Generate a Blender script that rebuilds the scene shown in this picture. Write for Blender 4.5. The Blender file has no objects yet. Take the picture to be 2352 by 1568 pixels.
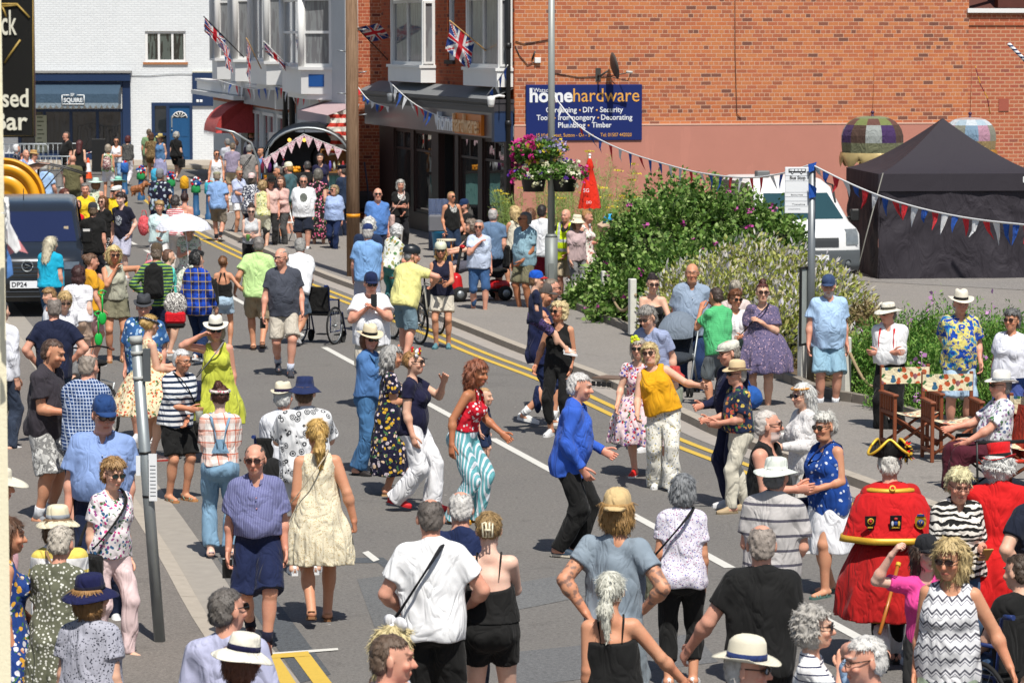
import bpy,bmesh,math,random
import numpy as np
from mathutils import Vector,Matrix,Euler
R_=math.radians
PI=math.pi
scn=bpy.context.scene
# ------------------------------------------------------------------ camera, world, sun, exposure
CAM_H=4.9
FD=7526.
HOR=80.
PITCH=math.atan((784-HOR)/FD)
cam=bpy.data.cameras.new('camera');camo=bpy.data.objects.new('camera',cam);scn.collection.objects.link(camo)
cam.sensor_width=36.;cam.lens=FD/2352*36.
cam.clip_start=.5;cam.clip_end=3000
camo.location=(0,0,CAM_H);camo.rotation_euler=(PI/2-PITCH,0,0)
cam.dof.use_dof=True;cam.dof.focus_distance=33.;cam.dof.aperture_fstop=9.
scn.camera=camo
SUN_EL=R_(59);SUN_DIR=Vector((.26,-.965,0)).normalized()
world=bpy.data.worlds.new('World');scn.world=world;world.use_nodes=True
wn=world.node_tree;bg=wn.nodes['Background'];sky=wn.nodes.new('ShaderNodeTexSky');sky.sky_type='NISHITA'
sky.sun_disc=False;sky.sun_elevation=SUN_EL
sky.sun_rotation=math.atan2(SUN_DIR.x,SUN_DIR.y);sky.air_density=1.;sky.dust_density=1.2;sky.ozone_density=1.
wn.links.new(sky.outputs[0],bg.inputs[0]);bg.inputs[1].default_value=.078
sun=bpy.data.lights.new('sun','SUN');suno=bpy.data.objects.new('sun',sun);scn.collection.objects.link(suno)
sun.energy=5.;sun.angle=R_(.55);sun.color=(1.,.955,.88)
_to=Vector((SUN_DIR.x*math.cos(SUN_EL),SUN_DIR.y*math.cos(SUN_EL),math.sin(SUN_EL)))
suno.rotation_euler=_to.to_track_quat('Z','Y').to_euler();suno.location=(0,0,60)
scn.view_settings.view_transform='Standard';scn.view_settings.look='None';scn.view_settings.exposure=.2;scn.view_settings.gamma=1.
try:
 scn.cycles.max_bounces=6;scn.cycles.diffuse_bounces=3;scn.cycles.transparent_max_bounces=12;scn.cycles.sample_clamp_indirect=6
except Exception:pass
# ------------------------------------------------------------------ helpers
COL=scn.collection
def rayd(x,y):
 return Vector(((x-1176)/FD,math.cos(PITCH)+(784-y)/FD*math.sin(PITCH),-math.sin(PITCH)+(784-y)/FD*math.cos(PITCH)))
def G(x,y,z=.0):
 d=rayd(x,y);t=(z-CAM_H)/d.z
 return Vector((d.x*t,d.y*t,z))
def AT(x,y,Y):
 d=rayd(x,y);t=Y/d.y
 return Vector((d.x*t,Y,CAM_H+d.z*t))
def lin(h):
 h=h.lstrip('#');h=''.join(q*2 for q in h)if len(h)==3 else h;c=[int(h[i:i+2],16)/255 for i in(0,2,4)]
 return tuple((v/12.92 if v<=.04045 else((v+.055)/1.055)**2.4)for v in c)
def alb(h,k=.80):
 if not isinstance(h,str):return tuple(h)
 return tuple(max(.012,v*k)for v in lin(h))
def tag(o,label=None,cat=None,group=None,kind=None):
 if label:o['label']=label
 if cat:o['category']=cat
 if group:o['group']=group
 if kind:o['kind']=kind
 return o
def empty(name,loc=(0,0,0),rz=.0,parent=None):
 o=bpy.data.objects.new(name,None);COL.objects.link(o);o.location=loc;o.rotation_euler=(0,0,rz);o.empty_display_size=.2
 if parent:o.parent=parent
 return o
def thing(name,label,cat,loc=(0,0,0),rz=.0,group=None):
 return tag(empty(name,loc,rz),label,cat,group)
def link(name,me,mats,parent=None,loc=None,rz=None):
 o=bpy.data.objects.new(name,me);COL.objects.link(o)
 if mats is not None:
  for m in(mats if isinstance(mats,(list,tuple))else[mats]):me.materials.append(m)
 if parent:o.parent=parent
 if loc is not None:o.location=loc
 if rz is not None:o.rotation_euler=(0,0,rz)
 return o
class MB:
 def __init__(s):s.v=[];s.f=[];s.m=[];s.sm=[]
 def add(s,vs,fs,mi=0,smooth=False):
  n=len(s.v);s.v+=[tuple(v)for v in vs];s.f+=[tuple(i+n for i in f)for f in fs];s.m+=[mi]*len(fs);s.sm+=[smooth]*len(fs);return s
 def box(s,lo,hi,mi=0,M=None):
  x0,y0,z0=lo;x1,y1,z1=hi
  vs=[(x0,y0,z0),(x1,y0,z0),(x1,y1,z0),(x0,y1,z0),(x0,y0,z1),(x1,y0,z1),(x1,y1,z1),(x0,y1,z1)]
  if M is not None:vs=[M@Vector(v)for v in vs]
  return s.add(vs,[(0,3,2,1),(4,5,6,7),(0,1,5,4),(1,2,6,5),(2,3,7,6),(3,0,4,7)],mi)
 def rbox(s,lo,hi,r=.01,mi=0,M=None):
  x0,y0,z0=lo;x1,y1,z1=hi;r=min(r,(x1-x0)*.45,(y1-y0)*.45,(z1-z0)*.45)
  def ring(z,d):return[(x0+d,y0+r+0*d,z),(x0+r,y0+d,z),(x1-r,y0+d,z),(x1-d,y0+r,z),(x1-d,y1-r,z),(x1-r,y1-d,z),(x0+r,y1-d,z),(x0+d,y1-r,z)]
  rings=[ring(z0,r*.7),ring(z0+r,0),ring(z1-r,0),ring(z1,r*.7)]
  vs=[v for q in rings for v in q]
  if M is not None:vs=[M@Vector(v)for v in vs]
  fs=[tuple(reversed(range(8))),tuple(range(24,32))]
  for k in range(3):
   for i in range(8):fs.append((k*8+i,k*8+(i+1)%8,k*8+8+(i+1)%8,k*8+8+i))
  return s.add(vs,fs,mi)
 def tube(s,pts,r,n=8,mi=0,cap=True,smooth=True,up=None,flat=1.):
  pts=[Vector(p)for p in pts];rs=r if isinstance(r,(list,tuple))else[r]*len(pts)
  vs=[];fs=[]
  for i,p in enumerate(pts):
   d=(pts[min(i+1,len(pts)-1)]-pts[max(i-1,0)])
   if d.length<1e-9:d=Vector((0,0,1))
   d.normalize();u=Vector(up)if up is not None else(Vector((0,0,1))if abs(d.z)<.9 else Vector((1,0,0)))
   a=d.cross(u).normalized();b=a.cross(d).normalized()
   for k in range(n):
    t=2*PI*k/n;vs.append(p+a*math.cos(t)*rs[i]+b*math.sin(t)*rs[i]*flat)
  for i in range(len(pts)-1):
   for k in range(n):fs.append((i*n+k,i*n+(k+1)%n,(i+1)*n+(k+1)%n,(i+1)*n+k))
  s.add(vs,fs,mi,smooth)
  if cap:
   m=len(s.v)-len(vs);s.f+=[tuple(m+k for k in reversed(range(n))),tuple(m+(len(pts)-1)*n+k for k in range(n))];s.m+=[mi,mi];s.sm+=[False,False]
  return s
 def lathe(s,prof,n=20,mi=0,M=None,sx=1.,sy=1.,smooth=True,wob=None):
  vs=[];fs=[]
  for(r,z)in prof:
   for k in range(n):
    t=2*PI*k/n;v=Vector((math.cos(t)*r*sx,math.sin(t)*r*sy,z))
    if wob:v=wob(v,t,r)
    vs.append(v)
  if M is not None:vs=[M@v for v in vs]
  for i in range(len(prof)-1):
   for k in range(n):fs.append((i*n+k,i*n+(k+1)%n,(i+1)*n+(k+1)%n,(i+1)*n+k))
  return s.add(vs,fs,mi,smooth)
 def ball(s,c,r,n=10,mi=0,sc=(1,1,1),M=None):
  prof=[(max(1e-4,r*math.sin(PI*i/(n))),-r*math.cos(PI*i/(n)))for i in range(n+1)]
  T=Matrix.Translation(c)@Matrix.Diagonal((*sc,1))
  if M is not None:T=M@T
  return s.lathe(prof,n=max(8,n),mi=mi,M=T)
 def quad(s,a,b,c,d,mi=0):return s.add([a,b,c,d],[(0,1,2,3)],mi)
 def prism(s,poly,z0,z1,mi=0,M=None):
  n=len(poly);vs=[(x,y,z0)for x,y in poly]+[(x,y,z1)for x,y in poly]
  if M is not None:vs=[M@Vector(v)for v in vs]
  return s.add(vs,[tuple(reversed(range(n))),tuple(range(n,2*n))]+[(i,(i+1)%n,n+(i+1)%n,n+i)for i in range(n)],mi)
 def mesh(s,name):
  me=bpy.data.meshes.new(name);me.from_pydata([tuple(v)for v in s.v],[],s.f)
  me.polygons.foreach_set('material_index',s.m);me.polygons.foreach_set('use_smooth',s.sm);me.update();return me
 def build(s,name,mats,parent=None,loc=None,rz=None):return link(name,s.mesh(name),mats,parent,loc,rz)
def TR(loc,rz=.0,rx=.0,ry=.0):return Matrix.Translation(loc)@Euler((rx,ry,rz)).to_matrix().to_4x4()
# ------------------------------------------------------------------ materials
_mc={}
class NT:
 def __init__(s,name,rough=.8,spec=.3):
  s.m=bpy.data.materials.new(name);s.m.use_nodes=True;s.t=s.m.node_tree;s.b=s.t.nodes['Principled BSDF']
  s.b.inputs['Roughness'].default_value=rough;s.b.inputs['Specular IOR Level'].default_value=spec
 def n(s,typ,**kw):
  x=s.t.nodes.new('ShaderNode'+typ)
  for k,v in kw.items():
   if k.startswith('i_'):
    x.inputs[k[2:].replace('_',' ')].default_value=v
   else:setattr(x,k,v)
  return x
 def l(s,a,b):s.t.links.new(a,b);return s
 def math(s,op,a,b=None,c=None):
  x=s.n('Math',operation=op)
  for i,v in enumerate((a,b,c)):
   if v is None:continue
   if isinstance(v,(int,float)):x.inputs[i].default_value=v
   else:s.l(v,x.inputs[i])
  return x.outputs[0]
 def mix(s,f,a,b,bt='MIX'):
  x=s.n('Mix',data_type='RGBA',blend_type=bt)
  if isinstance(f,(int,float)):x.inputs[0].default_value=f
  else:s.l(f,x.inputs[0])
  for i,v in((6,a),(7,b)):
   if isinstance(v,(tuple,list)):x.inputs[i].default_value=(*v[:3],1)
   else:s.l(v,x.inputs[i])
  return x.outputs[2]
 def obj(s):return s.n('TexCoord').outputs['Object']
 def noise(s,vec,scale,detail=3,rough=.5,dist=.0):
  x=s.n('TexNoise');x.inputs['Scale'].default_value=scale;x.inputs['Detail'].default_value=detail;x.inputs['Roughness'].default_value=rough;x.inputs['Distortion'].default_value=dist
  if vec is not None:s.l(vec,x.inputs['Vector'])
  return x.outputs[0]
 def mapping(s,vec,sc=(1,1,1),rot=(0,0,0),loc=(0,0,0)):
  x=s.n('Mapping');s.l(vec,x.inputs[0]);x.inputs['Scale'].default_value=sc;x.inputs['Rotation'].default_value=rot;x.inputs['Location'].default_value=loc;return x.outputs[0]
 def ramp(s,f,stops,interp='LINEAR'):
  x=s.n('ValToRGB');x.color_ramp.interpolation=interp;e=x.color_ramp.elements
  while len(e)<len(stops):e.new(.5)
  for i,(p,c)in enumerate(stops):
   e[i].position=p;e[i].color=(*c[:3],1)if len(c)>=3 else(c[0],c[0],c[0],1)
  s.l(f,x.inputs[0]);return x.outputs[0]
 def base(s,c):
  if isinstance(c,(tuple,list)):s.b.inputs['Base Color'].default_value=(*c[:3],1)
  else:s.l(c,s.b.inputs['Base Color'])
  return s
 def bump(s,h,strength=.3,dist=.01):
  x=s.n('Bump');x.inputs['Strength'].default_value=strength;x.inputs['Distance'].default_value=dist;s.l(h,x.inputs['Height']);s.l(x.outputs[0],s.b.inputs['Normal']);return s
def PM(name,c,rough=.7,metal=.0,var=.12,scale=6.,spec=.4,bump=.0,bscale=60.,key=None):
 k=('PM',name,c if isinstance(c,str)else tuple(c),rough,metal,var)
 if k in _mc:return _mc[k]
 t=NT(name,rough,spec);c=alb(c);v=t.obj()
 n=t.noise(v,scale,5,.6)
 t.base(t.mix(n,tuple(x*(1-var)for x in c),tuple(min(1,x*(1+var))for x in c)));t.b.inputs['Metallic'].default_value=metal
 if bump:t.bump(t.noise(v,bscale,3),bump,.01)
 _mc[k]=t.m;return t.m
ONLY=None
# ------------------------------------------------------------------ distance-field modelling (used for people, clothes, hair)
class Field:
 def __init__(s,lo,hi,vox):
  lo=np.array(lo)-2.5*vox;hi=np.array(hi)+2.5*vox
  s.vox=vox;s.lo=lo;s.n=np.maximum(4,np.ceil((hi-lo)/vox).astype(int)+1)
  s.ax=[lo[i]+vox*np.arange(s.n[i])for i in range(3)]
  s.D=np.full(tuple(s.n),.5,dtype=np.float32)
 def _sl(s,lo,hi):
  sl=[]
  for i in range(3):
   a=int(max(0,math.floor((lo[i]-s.lo[i])/s.vox)));b=int(min(s.n[i],math.ceil((hi[i]-s.lo[i])/s.vox)+1))
   if b<=a:return None
   sl.append(slice(a,b))
  return tuple(sl)
 def P(s,sl=None):
  if sl is None:sl=(slice(None),)*3
  return s.ax[0][sl[0]][:,None,None].astype(np.float32),s.ax[1][sl[1]][None,:,None].astype(np.float32),s.ax[2][sl[2]][None,None,:].astype(np.float32)
 def _mrg(s,sl,d,k,op):
  A=s.D[sl]
  if op=='u':
   if k>0:
    h=np.clip(.5+.5*(A-d)/k,0,1);s.D[sl]=A*(1-h)+d*h-k*h*(1-h)
   else:s.D[sl]=np.minimum(A,d)
  else:
   if k>0:
    h=np.clip(.5-.5*(A+d)/k,0,1);s.D[sl]=A*(1-h)-d*h+k*h*(1-h)
   else:s.D[sl]=np.maximum(A,-d)
 def cone(s,a,b,ra,rb,e=1.,L=None,k=.03,op='u',cut0=None,cut1=None):
  a=np.array(a,float);b=np.array(b,float);m=max(ra,rb)*max(1,e)+k+s.vox*2
  sl=s._sl(np.minimum(a,b)-m,np.maximum(a,b)+m)
  if sl is None:return
  X,Y,Z=s.P(sl);d=b-a;L2=float(d@d)+1e-12
  px=X-a[0];py=Y-a[1];pz=Z-a[2]
  tr=(px*d[0]+py*d[1]+pz*d[2])/L2;t=np.clip(tr,0,1)
  qx=px-t*d[0];qy=py-t*d[1];qz=pz-t*d[2];q2=qx*qx+qy*qy+qz*qz
  if e!=1.:
   L=np.array(L,float);ql=qx*L[0]+qy*L[1]+qz*L[2];q2=q2-ql*ql*(1-1/(e*e))
  f=np.sqrt(np.maximum(q2,0))-(ra+(rb-ra)*t)
  ln=math.sqrt(L2)
  if cut1 is not None:f=np.maximum(f,(tr-cut1)*ln)
  if cut0 is not None:f=np.maximum(f,(cut0-tr)*ln)
  s._mrg(sl,f,k,op)
 def ell(s,c,R,r,k=.02,op='u'):
  m=max(r)+k+2*s.vox;c=np.array(c,float);sl=s._sl(c-m,c+m)
  if sl is None:return
  X,Y,Z=s.P(sl);px=X-c[0];py=Y-c[1];pz=Z-c[2]
  if R is None:R=np.eye(3)
  q=[(px*R[0,i]+py*R[1,i]+pz*R[2,i])/r[i]for i in range(3)]
  l=np.sqrt(q[0]**2+q[1]**2+q[2]**2)+1e-6
  g=np.sqrt((q[0]/r[0])**2+(q[1]/r[1])**2+(q[2]/r[2])**2)+1e-6
  s._mrg(sl,np.clip(l*(l-1)/g,-.3,.5),k,op)
 def plane(s,p,n,k=0):
  X,Y,Z=s.P();p=np.array(p,float);n=np.array(n,float)
  s.D=np.maximum(s.D,((X-p[0])*n[0]+(Y-p[1])*n[1]+(Z-p[2])*n[2]).astype(np.float32))
 def local(s,c,R):
  X,Y,Z=s.P();px=X-c[0];py=Y-c[1];pz=Z-c[2]
  return[px*R[0,i]+py*R[1,i]+pz*R[2,i]for i in range(3)]
 def folds(s,amp,fx=(26,22),fz=7,seed=0,warp=1.4,zmax=None):
  r=random.Random(seed);X,Y,Z=s.P()
  N=0
  for i in range(3):
   a=r.uniform(0,2*PI);f=r.uniform(*sorted(fx));fzz=fz*r.uniform(-1.5,1.5)
   N=N+np.sin((X*math.cos(a)+Y*math.sin(a))*f*1.3+Z*fzz+r.uniform(0,6)+warp*np.sin(Z*r.uniform(8,17)+r.uniform(0,6)))
  if zmax is not None:N=N*np.clip((zmax-Z)/.06,.05,1)
  s.D=s.D+(amp/1.6)*N.astype(np.float32)
 def rough(s,amp,f,seed=0,zk=1.):
  r=random.Random(seed);X,Y,Z=s.P();N=0
  for i in range(5):
   v=Vector((r.gauss(0,1),r.gauss(0,1),r.gauss(0,1)*zk)).normalized()*f*r.uniform(.6,1.7)
   N=N+np.sin(X*v.x+Y*v.y+Z*v.z+r.uniform(0,6)+1.5*np.sin(Z*f*.6+i))
  s.D=s.D+(amp/2)*N.astype(np.float32)
 def mesh(s,name,extra=None,keep=None):
  D=s.D.astype(np.float32);nx,ny,nz=D.shape
  D[0]=D[-1]=.5;D[:,0]=D[:,-1]=.5;D[:,:,0]=D[:,:,-1]=.5
  I=D<0
  S=np.zeros((3,nx-1,ny-1,nz-1),np.float32);C=np.zeros((nx-1,ny-1,nz-1),np.float32);edges=[]
  for ax in range(3):
   sa=[slice(None)]*3;sb=[slice(None)]*3;sa[ax]=slice(0,-1);sb[ax]=slice(1,None)
   A=D[tuple(sa)];B=D[tuple(sb)];ch=I[tuple(sa)]!=I[tuple(sb)]
   idx=np.argwhere(ch);a=A[ch];b=B[ch];t=a/(a-b)
   edges.append((idx,I[tuple(sa)][ch]))
   o1,o2=[(1,2),(2,0),(0,1)][ax]
   for d1 in(0,1):
    for d2 in(0,1):
     c=idx.copy();c[:,o1]-=d1;c[:,o2]-=d2
     ok=(c>=0).all(1)&(c[:,0]<nx-1)&(c[:,1]<ny-1)&(c[:,2]<nz-1)
     cc=c[ok];pos=idx[ok].astype(np.float32);pos[:,ax]+=t[ok]
     fl=np.ravel_multi_index(cc.T,C.shape)
     C+=np.bincount(fl,minlength=C.size).reshape(C.shape)
     for q in range(3):S[q]+=np.bincount(fl,weights=pos[:,q],minlength=C.size).reshape(C.shape)
  vi=C>0;nv=int(vi.sum())
  if nv==0:
   me=bpy.data.meshes.new(name);return me
  id_=np.full(C.shape,-1,np.int64);id_[vi]=np.arange(nv)
  V=np.stack([S[q][vi]/C[vi]for q in range(3)],1)*s.vox+s.lo
  F=[]
  for ax in range(3):
   idx,ins=edges[ax];o1,o2=[(1,2),(2,0),(0,1)][ax]
   ok=(idx[:,o1]>0)&(idx[:,o2]>0);idx=idx[ok];ins=ins[ok]
   def g(d1,d2):
    c=idx.copy();c[:,o1]-=d1;c[:,o2]-=d2;return id_[c[:,0],c[:,1],c[:,2]]
   q=np.stack([g(1,1),g(0,1),g(0,0),g(1,0)],1);q[~ins]=q[~ins][:,::-1]
   F.append(q)
  F=np.concatenate(F)
  if extra:
   ev,ef=extra
   return mesh_np(name,V,F,ev,ef)
  return mesh_np(name,V,F)
def mesh_np(name,V,F,ev=None,ef=None):
 me=bpy.data.meshes.new(name);nq=len(F);nv=len(V)
 if ev is not None and len(ev):
  V=np.concatenate([V,np.array(ev)]);ne=len(ef)
 else:ne=0
 me.vertices.add(len(V));me.vertices.foreach_set('co',V.astype(np.float32).ravel())
 loops=F.ravel().astype(np.int32);st=np.arange(nq,dtype=np.int32)*4
 if ne:
  E=(np.array(ef)+nv).astype(np.int32)
  loops=np.concatenate([loops,E.ravel()]);st=np.concatenate([st,nq*4+np.arange(ne,dtype=np.int32)*4])
 me.loops.add(len(loops));me.loops.foreach_set('vertex_index',loops)
 me.polygons.add(nq+ne);me.polygons.foreach_set('loop_start',st)
 me.polygons.foreach_set('use_smooth',np.ones(nq+ne,bool));me.update(calc_edges=True);return me
# ------------------------------------------------------------------ cloth, skin, hair materials
def cloth(c,pat=None,c2=None,sc=None,c3=None,rough=.85):
 if isinstance(c,tuple):return cloth(*c)
 key=('cloth',c,pat,c2,sc,c3)
 if key in _mc:return _mc[key]
 t=NT('fabric',rough,.15);v=t.obj();a=alb(c);b=alb(c2)if c2 else None;d=alb(c3)if c3 else None
 col=a
 sep=None
 def comps():
  x=t.n('SeparateXYZ');t.l(v,x.inputs[0]);return x.outputs
 if pat=='h':
  o=comps();w=t.noise(v,3,2);z=t.math('ADD',o[2],t.math('MULTIPLY',w,.02))
  f=t.math('FRACT',t.math('MULTIPLY',z,sc or 20));f=t.math('GREATER_THAN',f,.55 if not c3 else .5);col=t.mix(f,a,b)
 elif pat=='hthin':
  o=comps();w=t.noise(v,3,2);z=t.math('ADD',o[2],t.math('MULTIPLY',w,.02))
  f=t.math('GREATER_THAN',t.math('FRACT',t.math('MULTIPLY',z,sc or 16)),.82);col=t.mix(f,a,b)
 elif pat in('v','vy'):
  o=comps();i_=pat=='vy';x=t.math('ADD',o[i_],t.math('MULTIPLY',o[1-i_],.12));x=t.math('ADD',x,t.math('MULTIPLY',o[2],.03))
  f=t.math('GREATER_THAN',t.math('FRACT',t.math('MULTIPLY',x,sc or 50)),.6);col=t.mix(f,a,b)
 elif pat=='check':
  o=comps();x=t.math('ADD',o[0],t.math('MULTIPLY',o[1],.7));q=sc or 30
  f1=t.math('GREATER_THAN',t.math('FRACT',t.math('MULTIPLY',x,q)),.78);f2=t.math('GREATER_THAN',t.math('FRACT',t.math('MULTIPLY',o[2],q)),.78)
  col=t.mix(t.math('MAXIMUM',f1,f2),a,b)
 elif pat=='plaid':
  o=comps();x=t.math('ADD',o[0],t.math('MULTIPLY',o[1],.7));q=sc or 12
  f1=t.math('GREATER_THAN',t.math('FRACT',t.math('MULTIPLY',x,q)),.55);f2=t.math('GREATER_THAN',t.math('FRACT',t.math('MULTIPLY',o[2],q)),.55)
  col=t.mix(t.math('MULTIPLY',t.math('ADD',f1,f2),.5),a,b)
  g1=t.math('GREATER_THAN',t.math('FRACT',t.math('MULTIPLY',x,q)),.92);g2=t.math('GREATER_THAN',t.math('FRACT',t.math('MULTIPLY',o[2],q)),.92)
  col=t.mix(t.math('MAXIMUM',g1,g2),col,d or(.6,.6,.6))
 elif pat in('floral','ditsy','dots','shell'):
  vo=t.n('TexVoronoi');vo.inputs['Scale'].default_value=(sc or 18)*(1.35 if pat=='floral' else 1.3 if pat=='shell' else 1.);w=t.n('TexNoise');w.inputs['Scale'].default_value=14;t.l(v,w.inputs['Vector'])
  wv=t.n('VectorMath',operation='MULTIPLY_ADD');t.l(w.outputs['Color'],wv.inputs[0]);k=.0 if pat in('dots','shell')else .05;wv.inputs[1].default_value=(k,k,k);t.l(v,wv.inputs[2])
  t.l(wv.outputs[0],vo.inputs['Vector'])
  if pat=='dots':
   col=t.mix(t.math('LESS_THAN',vo.outputs['Distance'],.33),a,b)
  elif pat=='shell':
   f=t.math('LESS_THAN',vo.outputs['Distance'],.48);g=t.math('FRACT',t.math('MULTIPLY',vo.outputs['Distance'],5.))
   col=t.mix(t.math('MULTIPLY',f,t.math('GREATER_THAN',g,.35)),a,b)
  else:
   s2=t.n('SeparateColor');t.l(vo.outputs['Color'],s2.inputs[0])
   cols=[b,d or b,tuple(min(1,x*.6+.1)for x in b),a]
   pal=t.ramp(s2.outputs[0],[(0,b),(.35,d or b),(.62,tuple(.5*(x+y)for x,y in zip(b,d or b))),(.8,a)],'CONSTANT')
   f=t.math('LESS_THAN',vo.outputs['Distance'],.40 if pat=='floral' else .33);col=t.mix(f,a,pal)
   if pat=='floral' and c3:
    n2=t.noise(v,(sc or 18)*1.3,2);col=t.mix(t.math('GREATER_THAN',n2,.63),col,alb('#4b7a4a'))
 elif pat in('blot','camo'):
  n1=t.noise(v,sc or 9,4,.6,.4);col=t.ramp(n1,[(0,a),(.46,b),(.56,d or a),(.64,a)],'CONSTANT')
  if pat=='blot':n2=t.noise(v,(sc or 9)*1.7,3);col=t.mix(t.math('GREATER_THAN',n2,.6),col,a)
 elif pat=='zebra':
  w=t.n('TexWave',bands_direction='Z');w.inputs['Scale'].default_value=sc or 11;w.inputs['Distortion'].default_value=7;w.inputs['Detail'].default_value=2;w.inputs['Detail Scale'].default_value=1.4;t.l(v,w.inputs['Vector'])
  col=t.mix(t.math('GREATER_THAN',w.outputs['Fac'],.5),a,b)
 elif pat=='zig':
  o=comps();q=t.math('PINGPONG',o[0],.03);z=t.math('ADD',o[2],t.math('MULTIPLY',q,1.))
  f=t.math('FRACT',t.math('MULTIPLY',z,sc or 14));col=t.ramp(f,[(0,a),(.35,b),(.45,a),(.6,d or b),(.8,a)],'CONSTANT')
 elif pat=='print':
  o=comps();r2=t.math('ADD',t.math('POWER',t.math('DIVIDE',o[0],.085),2),t.math('POWER',t.math('DIVIDE',t.math('SUBTRACT',o[2],sc or 1.25),.10),2));f=t.math('MULTIPLY',t.math('LESS_THAN',r2,1.),t.math('LESS_THAN',o[1],-.03))
  if c3:f=t.math('MULTIPLY',f,t.math('GREATER_THAN',t.noise(v,45,3),.46))
  col=t.mix(f,a,b)
 elif pat=='bands':
  o=comps();z=o[2];f=0;g1=t.math('LESS_THAN',t.math('ABSOLUTE',t.math('SUBTRACT',z,1.)),.028);g2=t.math('LESS_THAN',t.math('ABSOLUTE',t.math('SUBTRACT',z,1.17)),.028);g3=t.math('MULTIPLY',t.math('LESS_THAN',t.math('ABSOLUTE',t.math('SUBTRACT',t.math('ABSOLUTE',o[0]),.115)),.024),t.math('GREATER_THAN',z,1.17));col=t.mix(t.math('MAXIMUM',g1,t.math('MAXIMUM',g2,g3)),a,b)
 elif pat=='tattoo':
  n1=t.noise(v,30,3,.6,1.);col=t.mix(t.math('GREATER_THAN',n1,.55),a,b)
 n=t.noise(v,5,4,.6);col2=t.mix(n,tuple([.86]*3),tuple([1.1]*3));fin=t.mix(1.,col,col2,'MULTIPLY');t.base(fin)
 t.b.inputs['Sheen Weight'].default_value=.05
 r_=t.math('ABSOLUTE',t.math('SUBTRACT',t.noise(t.mapping(v,(1.2,1.2,.6),(0,.5,0)),5.5,2,.5,1.1),.5));h=t.math('ADD',t.math('MULTIPLY',t.math('MINIMUM',r_,.16),3.2),t.math('MULTIPLY',t.noise(v,260,2),.06));t.bump(h,.55,.04)
 _mc[key]=t.m;return t.m
SKIN={'pale':'#f4d2be','fair':'#edc3a8','tan':'#dba482','ruddy':'#e6b097','brown':'#c08560'}
def skin_mat():
 if 'skin' in _mc:return _mc['skin']
 t=NT('skin',.52,.35);at=t.n('Attribute',attribute_name='Col');v=t.obj()
 n=t.noise(v,9,4,.6);k=t.noise(v,55,3,.7);t.base(t.mix(1.,t.mix(1.,at.outputs['Color'],t.mix(n,(.94,.74,.70),(1.08,1.14,1.16)),'MULTIPLY'),t.mix(k,(.9,.84,.82),(1.08,1.08,1.08)),'MULTIPLY'))
 t.b.inputs['Subsurface Weight'].default_value=.06;t.b.inputs['Subsurface Radius'].default_value=(.03,.01,.005)
 t.bump(t.noise(v,90,3),.12,.004)
 _mc['skin']=t.m;return t.m
def hair_mat(c):
 k=('hair',c)
 if k in _mc:return _mc[k]
 t=NT('hair',.5,.45);v=t.obj();a=alb(c)
 n=t.noise(t.mapping(v,(1.,1.,.16)),190,3,.7,.5);m=t.noise(v,22,3,.6)
 lo=tuple(x*.35 for x in a);hi=tuple(min(.85,x*1.35+.01)for x in a)
 f=t.math('MULTIPLY_ADD',m,.5,t.math('MULTIPLY',n,.62));t.base(t.mix(f,lo,hi));t.bump(t.math('ADD',n,t.math('MULTIPLY',m,.5)),.4,.008)
 _mc[k]=t.m;return t.m
# ------------------------------------------------------------------ skeleton and body
def nv(a):a=np.array(a,float);return a/(np.linalg.norm(a)+1e-12)
def rotm(ax,deg):
 return np.array(Matrix.Rotation(R_(deg),3,ax))
ARM={'down':(.05,-.05,-.535,.15,1,0),'relax':(.09,-.12,-.50,.3,1,0),'swingf':(.04,-.24,-.46,.2,1,-.3),'swingb':(.05,.18,-.49,.3,1,.2),'fwd':(-.04,-.33,-.28,.3,.6,-1),'hold':(-.13,-.27,-.27,.5,.7,-1),'low':(-.11,-.17,-.44,.8,.7,-.4),'hip':(-.01,-.05,-.40,1,.5,.2),'hipb':(-.04,.13,-.40,1,.6,.2),'cross':(-.27,-.20,-.24,.8,.2,-1),'phone':(-.12,-.36,-.08,.5,.3,-1),'face':(-.12,-.17,.00,.6,-.3,-1),'hat':(.0,-.14,.17,1,-.2,.1),'head':(-.06,.02,.27,1,0,.3),'up':(.10,-.16,.40,.6,.2,-.5),'back':(-.15,.17,-.40,.8,1,.2),'out':(.42,-.12,-.28,.4,.6,-.8),'outf':(.22,-.40,-.22,.4,.6,-.8),'strap':(-.08,-.20,-.10,.7,.1,-1),'bars':(.02,-.46,-.20,.4,.6,-.8),'lap':(-.02,-.36,-.36,.6,.6,-.6),'drink':(-.05,-.27,.02,.7,0,-1)}
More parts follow.
